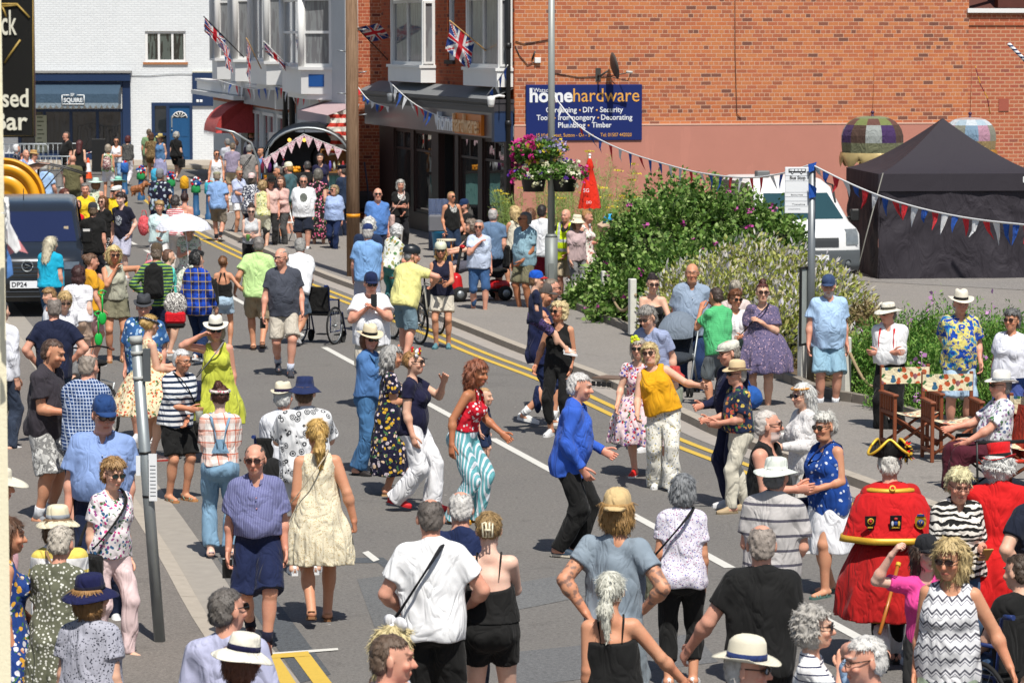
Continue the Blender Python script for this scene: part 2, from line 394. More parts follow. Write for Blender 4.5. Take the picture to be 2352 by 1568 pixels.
def skeleton(p):
 h=p['h'];s=h/1.75;f=p['sex']=='f';w=p['w'];ch=p.get('child',False)
 sk={'s':s}
 sit=p.get('sit',0)
 hipz=(.50+sit if sit else .93*s)
 legs=p.get('legs','stand');rnd=random.Random(p['seed'])
 if legs=='walk':hipz-=.025*s
 if legs=='bend':hipz-=.05*s
 pel=np.array([0,0,hipz])
 Ru=rotm('Z',p.get('twist',0))@rotm('X',p.get('lean',2))@rotm('Y',p.get('side',0))
 def U(x,y,z):return pel+Ru@(np.array([x,y,z-.93])*s)
 sk['U']=U;sk['Ru']=Ru;sk['pel']=pel;sk['L']=Ru[:,0];sk['rel']=lambda z:U(0,0,z)
 shx=(.143 if f else .168)*(.92 if ch else 1)+.014*w
 sk['sh']=[U(sg*shx,.01,1.398)for sg in(1,-1)]
 l1,l2=.285*s,.255*s;sk['el']=[];sk['wr']=[]
 for i,sg in enumerate((1,-1)):
  a=p['arms'][i];a=ARM[a]if isinstance(a,str)else a
  if len(a)<6:a=tuple(a[:3])+(.4,.8,-.5)
  j=[rnd.uniform(-.03,.03)for _ in range(3)]
  T=sk['sh'][i]+Ru@(np.array([sg*(a[0]+j[0]),a[1]+j[1],a[2]+j[2]])*s);hint=Ru@np.array([sg*a[3],a[4],a[5]])
  v=T-sk['sh'][i];d=min(np.linalg.norm(v),(l1+l2)*.985);v=nv(v);T=sk['sh'][i]+v*d
  ca=(l1*l1+d*d-l2*l2)/(2*l1*d);ca=max(-1,min(1,ca));hh=nv(hint-v*(hint@v))
  sk['el'].append(sk['sh'][i]+v*l1*ca+hh*l1*math.sqrt(1-ca*ca));sk['wr'].append(T)
 sk['hip']=[];sk['kn']=[];sk['an']=[];sk['toe']=[]
 q={'stand':((.10,rnd.uniform(-.03,.03),0,6),(.10,rnd.uniform(-.03,.03),0,6)),'wide':((.17,0,0,12),(.17,0,0,12)),'walk':((.07,-.18,0,0),(.07,.20,.08,0)),'walk2':((.07,.20,.08,0),(.07,-.18,0,0)),'close':((.07,0,0,4),(.07,.02,0,4)),'bend':((.09,-.05,0,4),(.09,.07,.01,8)),'step':((.10,-.14,0,6),(.09,.12,.0,6))}
 if sit:lq=((.11,-.50,0,5),(.11,-.46,0,5))
 elif isinstance(legs,str):lq=q[legs if legs in q else 'stand']
 else:lq=legs
 t1,t2=.44*s,.43*s
 for i,sg in enumerate((1,-1)):
  H=pel+np.array([sg*.088*s,0,-.01*s]);x,y,dz,spl=lq[i]
  A=np.array([sg*x*s,(y*s if not sit else y),.085*s+dz*s]);v=A-H;d=min(np.linalg.norm(v),(t1+t2)*.995);v=nv(v);A=H+v*d
  if not sit and dz==0:A[2]=.085*s
  ca=max(-1,min(1,(t1*t1+d*d-t2*t2)/(2*t1*d)));hint=np.array([sg*.15,-1,.0 if not sit else 1.2]);hh=nv(hint-v*(hint@v))
  K=H+v*t1*ca+hh*t1*math.sqrt(1-ca*ca)
  fd=np.array([sg*math.sin(R_(spl)),-math.cos(R_(spl)),0]);lift=dz*2.2
  toe=A+(fd*.17+np.array([0,0,-.055-min(.3,lift)*.25]))*s
  sk['hip'].append(H);sk['kn'].append(K);sk['an'].append(A);sk['toe'].append(toe)
 hs=s*1.06 if not ch else max(s*1.02,.86)
 sk['hs']=hs
 sk['nb']=U(0,.02,1.44)
 hr=rotm('X',p.get('lean',2)*.4+p.get('pitch',0));Rh=rotm('Z',p.get('hyaw',0))@rotm('Y',p.get('side',0)*.5+p.get('htilt',0))@hr
 sk['hc']=U(0,.005,1.51)+Rh@(np.array([0,-.012,.118])*hs);sk['Rh']=Rh
 sk['top']=sk['hc']+Rh@(np.array([0,.015,.12])*hs)
 return sk
def tprims(p,sk,fl=.0):
 s=sk['s'];U=sk['U'];L=sk['L'];f=p['sex']=='f';w=p['w'];g=1+.27*w;ch=p.get('child',False)
 P=[]
 if f:
  P+=[('c',U(0,.005,.90),U(0,0,1.),.118*g,.105*g,1.45,.04),('c',U(0,0,1.),U(0,-.005,1.17),.10*g,.088*g,1.38,.05),('c',U(0,-.005,1.17),U(0,.005,1.29),.09*g,.092*g,1.42,.05),('c',U(-.105,.012,1.388),U(.105,.012,1.388),.053*(1+.15*w),.053*(1+.15*w),1,.05),('c',U(0,.02,1.45),U(.105,.012,1.40),.043,.042,1,.04),('c',U(0,.02,1.45),U(-.105,.012,1.40),.043,.042,1,.04)]
  if not ch:
   P+=[('e',U(.068,-.085-.03*w,1.255),(.062*g,.058*g,.062*g),.035),('e',U(-.068,-.085-.03*w,1.255),(.062*g,.058*g,.062*g),.035)]
  P+=[('e',U(.06,.075,.91),(.085*g,.075*g,.09*g),.04),('e',U(-.06,.075,.91),(.085*g,.075*g,.09*g),.04)]
  if w>.3:P.append(('e',U(0,-.05*w,1.05),(.15*g,.115*g,.13*g),.05))
 else:
  P+=[('c',U(0,0,.92),U(0,0,1.02),.105*g,.102*g,1.40,.04),('c',U(0,0,1.02),U(0,0,1.18),.102*g,.102*g,1.40,.05),('c',U(0,0,1.18),U(0,.005,1.30),.102*g,.102*g,1.48,.05),('c',U(-.135,.015,1.392),U(.135,.015,1.392),.060*(1+.15*w),.060*(1+.15*w),1,.05),('c',U(0,.02,1.455),U(.13,.012,1.405),.05,.048,1,.04),('c',U(0,.02,1.455),U(-.13,.012,1.405),.05,.048,1,.04)]
  P+=[('e',U(.055,.055,.91),(.085*g,.075*g,.085*g),.04),('e',U(-.055,.055,.91),(.085*g,.075*g,.085*g),.04)]
  if w>.2:P.append(('e',U(0,-.055-.05*w,1.10),(.145*g,.10*(1+.35*w),.15*g),.05))
 out=[]
 for q in P:
  if q[0]=='c':out.append(('c',q[1],q[2],q[3]*s+fl,q[4]*s+fl,q[5],q[6]*s))
  else:out.append(('e',q[1],tuple(r*s+fl for r in q[2]),q[3]*s))
 return out
def put(F,P,sk):
 for q in P:
  if q[0]=='c':F.cone(q[1],q[2],q[3],q[4],q[5],sk['L'],q[6])
  else:F.ell(q[1],sk['Ru'],q[2],q[3])
def bounds(P,sk):
 lo=np.array([9.]*3);hi=-lo
 for q in P:
  if q[0]=='c':
   m=max(q[3],q[4])*max(1,q[5]);pts=[q[1]-m,q[1]+m,q[2]-m,q[2]+m]
  else:m=max(q[2]);pts=[q[1]-m,q[1]+m]
  for x in pts:lo=np.minimum(lo,x);hi=np.maximum(hi,x)
 return lo,hi
def limr(p,s):
 f=p['sex']=='f';g=1+.22*p['w'];g*=.92 if f else 1.
 if p.get('child'):g*=.85
 return dict(ua=(.053*g*s,.042*g*s),fa=(.043*g*s,.027*s*(1+.1*p['w'])),th=(.088*g*s*(1.1 if f else 1),.058*g*s),cf=(.055*g*s,.037*s*(1+.15*p['w'])))
def tquads(pts,rs,n,ev,ef):
 b0=len(ev)
 for i,q in enumerate(pts):
  d=nv(pts[min(i+1,len(pts)-1)]-pts[max(i-1,0)]);u=np.array([0,0,1.])if abs(d[2])<.9 else np.array([1.,0,0]);a=nv(np.cross(d,u));b=np.cross(a,d)
  for k in range(n):t=2*PI*k/n;ev.append(q+rs[i]*(a*math.cos(t)+b*math.sin(t)))
 for i in range(len(pts)-1):
  for k in range(n):ef.append((b0+i*n+k,b0+i*n+(k+1)%n,b0+(i+1)*n+(k+1)%n,b0+(i+1)*n+k))
 m=len(ev);ev.append(pts[-1]+nv(pts[-1]-pts[-2])*rs[-1]*.7);i=len(pts)-1
 for k in range(0,n,2):ef.append((b0+i*n+k,b0+i*n+(k+1)%n,b0+i*n+(k+2)%n,m))
def hands(p,sk,ev,ef):
 s=sk['s']*(1.10 if p['sex']=='m' else 1.02);out=[]
 for i,sg in enumerate((1,-1)):
  W=sk['wr'][i];d=nv(W-sk['el'][i]);body=np.array([0,0,0])
  pn=p.get('palm',(None,None))[i]
  if pn is None:
   pn=sk['Ru']@np.array([-sg*1.,-.25,.1])
  pn=nv(np.array(pn)-d*(np.array(pn)@d));lat=np.cross(d,pn)*sg
  th=-lat
  curl=p.get('curl',(.35,.35))[i]
  d2=nv(d+pn*.12*curl);K=W+d2*.088*s
  out.append((W,K,th,pn))
  for j,(off,ln,c)in enumerate(((.030,.070,.75),(.010,.078,1.),(-.011,.072,1.15),(-.030,.056,1.3))):
   a=K+th*off*s-d2*.006*s;dd=d2;pts=[a];r0=.0095*s
   for q in range(3):
    an=curl*c*(.75+.35*q);ca,sa=math.cos(an),math.sin(an);dn=nv(dd*ca+pn*sa);
    a=a+dn*ln*s*(.42,.32,.26)[q];pts.append(a);dd=dn;pn2=pn
    pn2=nv(pn-dd*(pn@dd))if abs(pn@dd)<.95 else-d2
    pn=pn2 if q<2 else pn
   tquads(pts,[r0,r0*.95,r0*.88,r0*.72],6,ev,ef);pn=out[-1][3]
  a=W+d2*.028*s+th*.030*s;t1=a+nv(th*.75+d2*.75+pn*.2)*.038*s;t2=t1+nv(th*.3+d2*1.+pn*.35)*.032*s;t3=t2+nv(d2+pn*.5)*.022*s
  tquads([a-d2*.01*s,t1,t2,t3],[.014*s,.0115*s,.0105*s,.008*s],6,ev,ef)
 return out
def build_body(p,sk,vox,root):
 s=sk['s'];hs=sk['hs'];P=tprims(p,sk,-.004);lr=limr(p,s);Rh=sk['Rh'];hc=sk['hc']
 pts=sk['wr']+sk['el']+sk['kn']+sk['an']+sk['toe']+[sk['top'],hc]
 lo=np.min(pts,0)-.06;hi=np.max(pts,0)+.06;l2,h2=bounds(P,sk);lo=np.minimum(np.minimum(lo,l2),hc-.13);hi=np.maximum(np.maximum(hi,h2),hc+.13)
 for W in sk['wr']:lo=np.minimum(lo,W-.12);hi=np.maximum(hi,W+.12)
 F=Field(lo,hi,vox);put(F,P,sk)
 ev=[];ef=[];hd=hands(p,sk,ev,ef)
 hidden=p.get('bot')and p['bot'][0]in('trousers','wide')and not p.get('sit')
 for i in(0,1):
  H,K,A,T=sk['hip'][i],sk['kn'][i],sk['an'][i],sk['toe'][i]
  F.cone(H,K,lr['th'][0],lr['th'][1],k=.03*s);F.cone(K,A,lr['cf'][0],lr['cf'][1],k=.02*s)
  c=K*.7+A*.3;F.ell(c+np.array([0,.018*s,0]),None,(.052*s*(1+.2*p['w']),.056*s*(1+.2*p['w']),.13*s),.03*s)
  F.ell(K+np.array([0,-.02*s,0]),None,(.042*s,.042*s,.05*s),.02*s)
  F.cone(A+np.array([0,.03*s,-.03*s]),T,.035*s,.022*s,e=1.35,L=np.cross(nv(T-A),[0,0,1]),k=.02*s)
  S,E,W=sk['sh'][i],sk['el'][i],sk['wr'][i]
  F.cone(S,E,lr['ua'][0],lr['ua'][1],k=.03*s);F.cone(E,W,lr['fa'][0],lr['fa'][1],k=.012*s)
  F.ell(E+(W-E)*.25,None,(lr['fa'][0]*1.05,)*3,.03*s)
  W,Kn,th,pn=hd[i]
  F.cone(W,Kn,.018*s,.018*s,e=2.25,L=th,k=.015*s)
 F.cone(sk['nb'],hc+Rh@(np.array([0,.015,-.05])*hs),(.057 if p['sex']=='m' else .048)*hs*(1+.12*p['w']),(.053 if p['sex']=='m' else .045)*hs,k=.035*hs)
 def Hh(x,y,z):return hc+Rh@(np.array([x,y,z])*hs)
 wd=1+.06*p['w']
 F.ell(Hh(0,.014,.030),Rh,(.077*hs,.097*hs,.088*hs),.02*hs)
 F.ell(Hh(0,-.026,-.035),Rh,(.061*hs*wd,.067*hs,.078*hs),.03*hs)
 F.ell(Hh(0,-.062,-.088),Rh,(.026*hs,.025*hs,.022*hs),.03*hs)
 if p['w']>.5:F.ell(Hh(0,-.03,-.10),Rh,(.055*hs,.05*hs,.03*hs),.03*hs)
 F.cone(Hh(0,-.089,.012),Hh(0,-.112,-.026),.008*hs,.0145*hs,k=.014*hs)
 F.ell(Hh(0,-.090,-.030),Rh,(.019*hs,.013*hs,.011*hs),.01*hs)
 F.ell(Hh(0,-.088,.034),Rh,(.045*hs,.012*hs,.009*hs),.014*hs)
 for sg in(1,-1):
  F.ell(Hh(sg*.031,-.098,.013),Rh,(.018*hs,.015*hs,.011*hs),.012*hs,op='s')
  F.ell(Hh(sg*.045,-.072,-.025),Rh,(.020*hs,.018*hs,.018*hs),.02*hs)
  F.ell(Hh(sg*.080,.012,-.008),Rh@rotm('Z',sg*22),(.010*hs,.021*hs,.033*hs),.008*hs)
 F.ell(Hh(0,-.088,-.064),Rh,(.024*hs,.012*hs,.010*hs),.008*hs)
 me=F.mesh('person_body',(ev,ef)if ev else None)
 n=len(me.vertices);co=np.zeros(n*3,np.float32);me.vertices.foreach_get('co',co);co=co.reshape(-1,3)
 q=(co-hc)@Rh/hs;base=np.array(alb(SKIN[p['skin']],.78));col=np.tile(base,(n,1))
 face=(q[:,1]<-.05)&(np.abs(q[:,0])<.08)&(q[:,2]>-.11)&(q[:,2]<.1)
 def mk(cond,c,m=1.):col[cond]=col[cond]*(1-m)+np.array(c)*m
 mk(face&((np.abs(q[:,0])-.042)**2+(q[:,2]+.03)**2<.0005),base*np.array([1.,.72,.68]),.6)
 mk(face&(np.abs(q[:,0])<.014)&(np.abs(q[:,2]+.03)<.014),base*np.array([1.,.74,.7]),.6)
 mk(face&(np.abs(q[:,0])<.026)&(np.abs(q[:,2]+.064)<.0075),(.42,.12,.10)if p['sex']=='f' else base*np.array([.8,.5,.45]),.85)
 ex=np.abs(q[:,0])
 mk(face&(np.abs(ex-.031)<.017)&(np.abs(q[:,2]-.010)<.0085)&(q[:,1]<-.06),(.11,.07,.05),.75)
 mk(face&(np.abs(ex-.031)<.02)&(np.abs(q[:,2]-.034)<.006),np.array(alb(p['hair'][1]))*.6,.7)
 if p.get('beard'):
  b=(q[:,1]<.0)&(q[:,2]<-.045)&(q[:,2]>-.13)&(np.abs(q[:,0])<.075)&~((np.abs(q[:,0])<.024)&(np.abs(q[:,2]+.064)<.007));mk(b&(q[:,1]<-.015),alb(p['beard']),.75)
 for i in(0,1):
  d=np.linalg.norm(co-sk['wr'][i],axis=1);mk(d<.17,base*np.array([1.,.82,.78]),.5)
  if p.get('tattoo'):
   E=sk['el'][i];d=np.linalg.norm(co-E,axis=1);nn=np.sin(co[:,0]*95+3*np.sin(co[:,2]*60))+np.sin(co[:,2]*80+2*np.cos(co[:,1]*90));mk((d<.2)&(nn>.25),(.06,.08,.09),.6)
 at=me.color_attributes.new('Col','FLOAT_COLOR','POINT');at.data.foreach_set('color',np.concatenate([col,np.ones((n,1))],1).astype(np.float32).ravel())
 return link('body',me,skin_mat(),root)
# ------------------------------------------------------------------ clothes
def col_of(c):
 return cloth(*c)if isinstance(c,tuple)else cloth(c)
def b_top(p,sk,vox,root):
 kind,c=p['top'][0],p['top'][1];opt=p['top'][2]if len(p['top'])>2 else{}
 s=sk['s'];U=sk['U'];w=p['w'];g=1+.30*w;f=p['sex']=='f';lr=limr(p,s);up=sk['Ru'][:,2];L=sk['L']
 loose=opt.get('loose',.016 if not f else .012);hem=opt.get('hem',.84 if not f else .88)
 P=tprims(p,sk,loose*s)
 lo,hi=bounds(P,sk)
 sl=opt.get('sleeve',{'tee':.62,'shirt':.72,'long':2,'jacket':2,'cap':.32,'dress':.45,'maxi':.45}.get(kind,0))
 dress=kind in('dress','sundress','maxi','gown')
 hemz=opt.get('hem',.52)if dress else hem
 hems=.93*s+(hemz-.93)*s
 for i in(0,1):
  pts=[sk['el'][i]]+([sk['wr'][i]]if sl>1 else[])
  if sl>0:
   for x in pts:lo=np.minimum(lo,x-.12*s);hi=np.maximum(hi,x+.12*s)
 lo[2]=min(lo[2],(hemz-.03)*s)if not p.get('sit')else lo[2]-.02
 fl=opt.get('flare',.30 if dress else 0)
 if dress:lo[:2]-=fl*.6*s;hi[:2]+=fl*.6*s
 F=Field(lo,hi,vox);put(F,P,sk)
 sit=p.get('sit')
 if not dress:
  if not opt.get('fitted'):
   b=(.119 if not f else .114)*g*s+loose*.6*s
   F.cone(U(0,-.01-.03*w,1.27),U(0,-.01-.03*w,hemz+.0),b*.93,b*((1. if hemz<.93 else .86)+.12*w),e=1.32,L=L,k=.05*s)
  F.plane(U(0,0,hemz),-up)
 else:
  wz=opt.get('waist',1.04)
  if not opt.get('fitted'):pass
  F.plane(U(0,0,max(hemz+.02,.80)),-up)
  a=U(0,0,wz+.02);pel=sk['pel'];n=opt.get('pleats',11);r0=.095*g*s+.01;r1=fl*s
  X,Y,Z=F.P();zh=max(hemz*s,.02);T=np.clip((a[2]-Z)/(a[2]-zh),0,1.);cx=a[0]*(1-T);cy=a[1]*(1-T)
  th=np.arctan2(Y-cy,X-cx);T2=T**.55 if fl>.24 else T**.8;rr=r0+(r1-r0)*T2+.05*s*g*np.sin(np.clip(T*2.4,0,PI))*(1 if fl<.35 else .4)
  rr=rr*(1+(.05*np.sin(n*th+1.3+2*T)+.03*np.sin((n*2+1)*th))*T)
  q=np.sqrt(((X-cx)/1.22)**2+((Y-cy)/.98)**2)-rr;q=np.maximum(q,Z-a[2]);q=np.maximum(q,zh-Z)
  q=np.broadcast_to(q,F.D.shape).astype(np.float32);k=.02*s;h=np.clip(.5+.5*(F.D-q)/k,0,1);F.D=F.D*(1-h)+q*h-k*h*(1-h)
 if sl>0:
  for i in(0,1):
   S,E,W=sk['sh'][i],sk['el'][i],sk['wr'][i];t=min(1,sl);ex=opt.get('wide',.020 if kind!='shirt' else .026)
   if kind in('dress','cap'):ex*=.8
   r0=lr['ua'][0]+.012*s;r1=lr['ua'][0]+ex*s if sl<=1 else lr['ua'][1]+.014*s
   F.cone(S,E,r0,r1,k=.035*s,cut1=t if sl<=1 else None)
   if sl>1:
    F.cone(E,W,r1,lr['fa'][1]+.012*s,k=.02*s,cut1=(sl-1 if sl<2 else .97));F.ell(E,None,(r1*1.12,)*3,.02*s);F.ell(E+(W-E)*.25,None,(r1*1.1,)*3,.03*s)
 nr={'tee':.068,'shirt':.062,'long':.064,'jacket':.062,'cap':.085,'dress':.085,'maxi':.08}.get(kind,.085)*s*(1+.1*w)
 nb=U(0,-.01,1.40);nt=U(0,-.03,1.60)
 F.cone(nb,nt,nr*.5,nr*1.5,k=.0,op='s')
 if opt.get('vneck')or kind in('shirt','tank','vest','sundress','cami'):
  dz=opt.get('vneck',.06 if kind=='shirt' else .12);F.ell(U(0,-.13,1.45),sk['Ru'],((.05 if kind in('shirt','tee')else .092)*s,.085*s,dz*s),.01,op='s')
 if kind in('tank','vest','sleeveless','sundress','gown'):
  wd={'tank':.146,'vest':.12,'sleeveless':.142,'sundress':.122,'gown':.13}[kind]*s*(1 if not f else .93)
  X,Y,Z=F.P();loc=[((X-U(0,0,1.43)[0])*L[0]+(Y-U(0,0,1.43)[1])*L[1]+(Z-U(0,0,1.43)[2])*L[2])]
  zz=((X-U(0,0,1.37)[0])*up[0]+(Y-U(0,0,1.37)[1])*up[1]+(Z-U(0,0,1.37)[2])*up[2])/s
  lim=wd+np.maximum(0,.06-zz)**2*5.5*s;q=np.abs(loc[0])-lim;F.D=np.maximum(F.D,q.astype(np.float32))
  if kind in('tank','vest'):
   F.ell(U(0,.11,1.45),sk['Ru'],(.088*s,.07*s,.11*s),.01,op='s')
 straps=None
 if kind in('cami','bandeau','halter','swim'):
  F.plane(U(0,0,opt.get('edge',1.315)),up+sk['Ru'][:,1]*(.35 if kind!='bandeau' else 0))
  straps=kind!='bandeau'
 F.folds(opt.get('fold',.0064 if not opt.get('fitted')else .0035),seed=p['seed'],fz=(8 if not dress else 2))
 me=F.mesh('top')
 nm={'tee':'shirt','shirt':'shirt','long':'shirt','jacket':'jacket','dress':'dress','sundress':'dress','maxi':'dress','gown':'dress','cap':'blouse','sleeveless':'blouse'}.get(kind,'vest_top')
 o=link(nm,me,col_of(c),root)
 if straps:
  mb=MB()
  for sg in(1,-1):
   x0=sg*.085;x1=sg*.085 if kind=='cami' else sg*.03
   mb.tube([U(x0,-.105-.02*w,1.29),U(sg*.085 if kind=='cami' else sg*.05,-.062,1.44),U(x1,.0,1.475 if kind=='cami' else 1.49),U(x1,.075,1.44),U(x0*.8,.105,1.29)],.0075*s if kind!='halter' else .018*s,6,flat=.5)
  mb.build('strap',col_of(c),o)
 if kind=='shirt' or opt.get('collar'):
  F2=Field(sk['nb']-.13,sk['nb']+.14,vox);F2.cone(U(0,0,1.42),U(0,-.012,1.50),.078*s*(1+.12*w),.068*s*(1+.12*w),k=0,cut0=.15,cut1=.85);F2.cone(U(0,0,1.40),U(0,-.02,1.53),.066*s*(1+.12*w),.06*s*(1+.12*w),k=0,op='s')
  F2.ell(U(0,-.085,1.47),sk['Ru'],(.022*s,.03*s,.05*s),.0,op='s');link('collar',F2.mesh('collar'),col_of(opt.get('collar_c',c)),o)
 if opt.get('buttons'):
  mb=MB();
  for z in(1.34,1.25,1.16,1.07):mb.ball(U(0,-.128-.02-.05*w,z),.008*s,6)
  mb.build('button',cloth(opt['buttons']),o)
 return o
def build_bottom(p,sk,vox,root):
 kind,c=p['bot'][0],p['bot'][1];opt=p['bot'][2]if len(p['bot'])>2 else{}
 s=sk['s'];w=p['w'];g=1+.30*w;lr=limr(p,s);f=p['sex']=='f';waist=opt.get('waist',1.03);U=sk['U'];up=sk['Ru'][:,2];sit=p.get('sit')
 P=[q for q in tprims(p,sk,.004*s)]
 A=sk['an'];K=sk['kn'];H=sk['hip'];t=opt.get('len',{'shorts':.92,'trousers':2,'wide':2,'leggings':2,'crop':1.62,'skirt':1,'briefs':.3}.get(kind,.9))
 lo=np.min([sk['pel']]+K+(A if t>1 else[]),0)-.17*s;hi=np.max([sk['pel']]+K+(A if t>1 else[]),0)+.17*s;lo[:2]=np.minimum(lo[:2],-.25*s*g);hi[:2]=np.maximum(hi[:2],.25*s*g);hi[2]=max(hi[2],U(0,0,waist)[2])+.02
 lo[2]=max(lo[2],.01)
 F=Field(lo,hi,vox)
 put(F,P,sk);F.plane(U(0,0,waist),up)
 if kind=='skirt':
  zh=opt.get('hem',.5)*s;a=U(0,0,waist);r0=.10*g*s;r1=opt.get('flare',.2)*s
  X,Y,Z=F.P();T=np.clip((a[2]-Z)/(a[2]-zh),0,1);cx=a[0]*(1-T);cy=a[1]*(1-T);th=np.arctan2(Y-cy,X-cx)
  rr=r0+(r1-r0)*T**.7+.03*s*np.sin(np.clip(T*3,0,PI));rr=rr*(1+.04*np.sin(9*th+3*T)*T)
  q=np.sqrt(((X-cx)/1.2)**2+(Y-cy)**2)-rr;q=np.maximum(np.maximum(q,Z-a[2]),zh-Z);q=np.broadcast_to(q,F.D.shape).astype(np.float32);F.D=np.minimum(F.D,q)
 else:
  tight=kind=='leggings';wide=kind=='wide'
  for i in(0,1):
   r0=lr['th'][0]+(.004 if tight else .014)*s;rk=lr['th'][1]+(.006 if tight else .018 if t>1 and not wide else .034)*s;ra=lr['cf'][1]+(.006 if tight else .07 if wide else opt.get('leg',.026))*s
   if t<=1:F.cone(H[i],K[i],r0,rk+opt.get('leg',.012)*s,e=1.,k=.02*s,cut1=t)
   else:
    F.cone(H[i],K[i],r0,rk,k=.02*s);F.cone(K[i],A[i]-np.array([0,0,.03*s if not wide else .055*s]),rk,ra,e=1.,k=.02*s,cut1=(t-1 if t<2 else .985))
    if not wide and not tight:F.ell(K[i]*.6+A[i]*.4+np.array([0,.015*s,0]),None,(.06*s,.062*s,.18*s),.04*s)
 F.folds(opt.get('fold',.0018 if kind=='leggings' else .0075),seed=p['seed']+7,fz=9,fx=(28,22),zmax=.84*s if not sit else None)
 nm={'shorts':'shorts','skirt':'skirt','leggings':'leggings'}.get(kind,'trousers')
 o=link(nm,F.mesh(nm),col_of(c),root)
 if opt.get('belt'):
  mb=MB();pts=[]
  for k in range(25):
   a=2*PI*k/24;pts.append(U(math.cos(a)*.158*g,math.sin(a)*.12*g,waist-.01))
  mb.tube(pts,.018*s,6,flat=.5);mb.build('belt',cloth(opt['belt']),root)
 return o
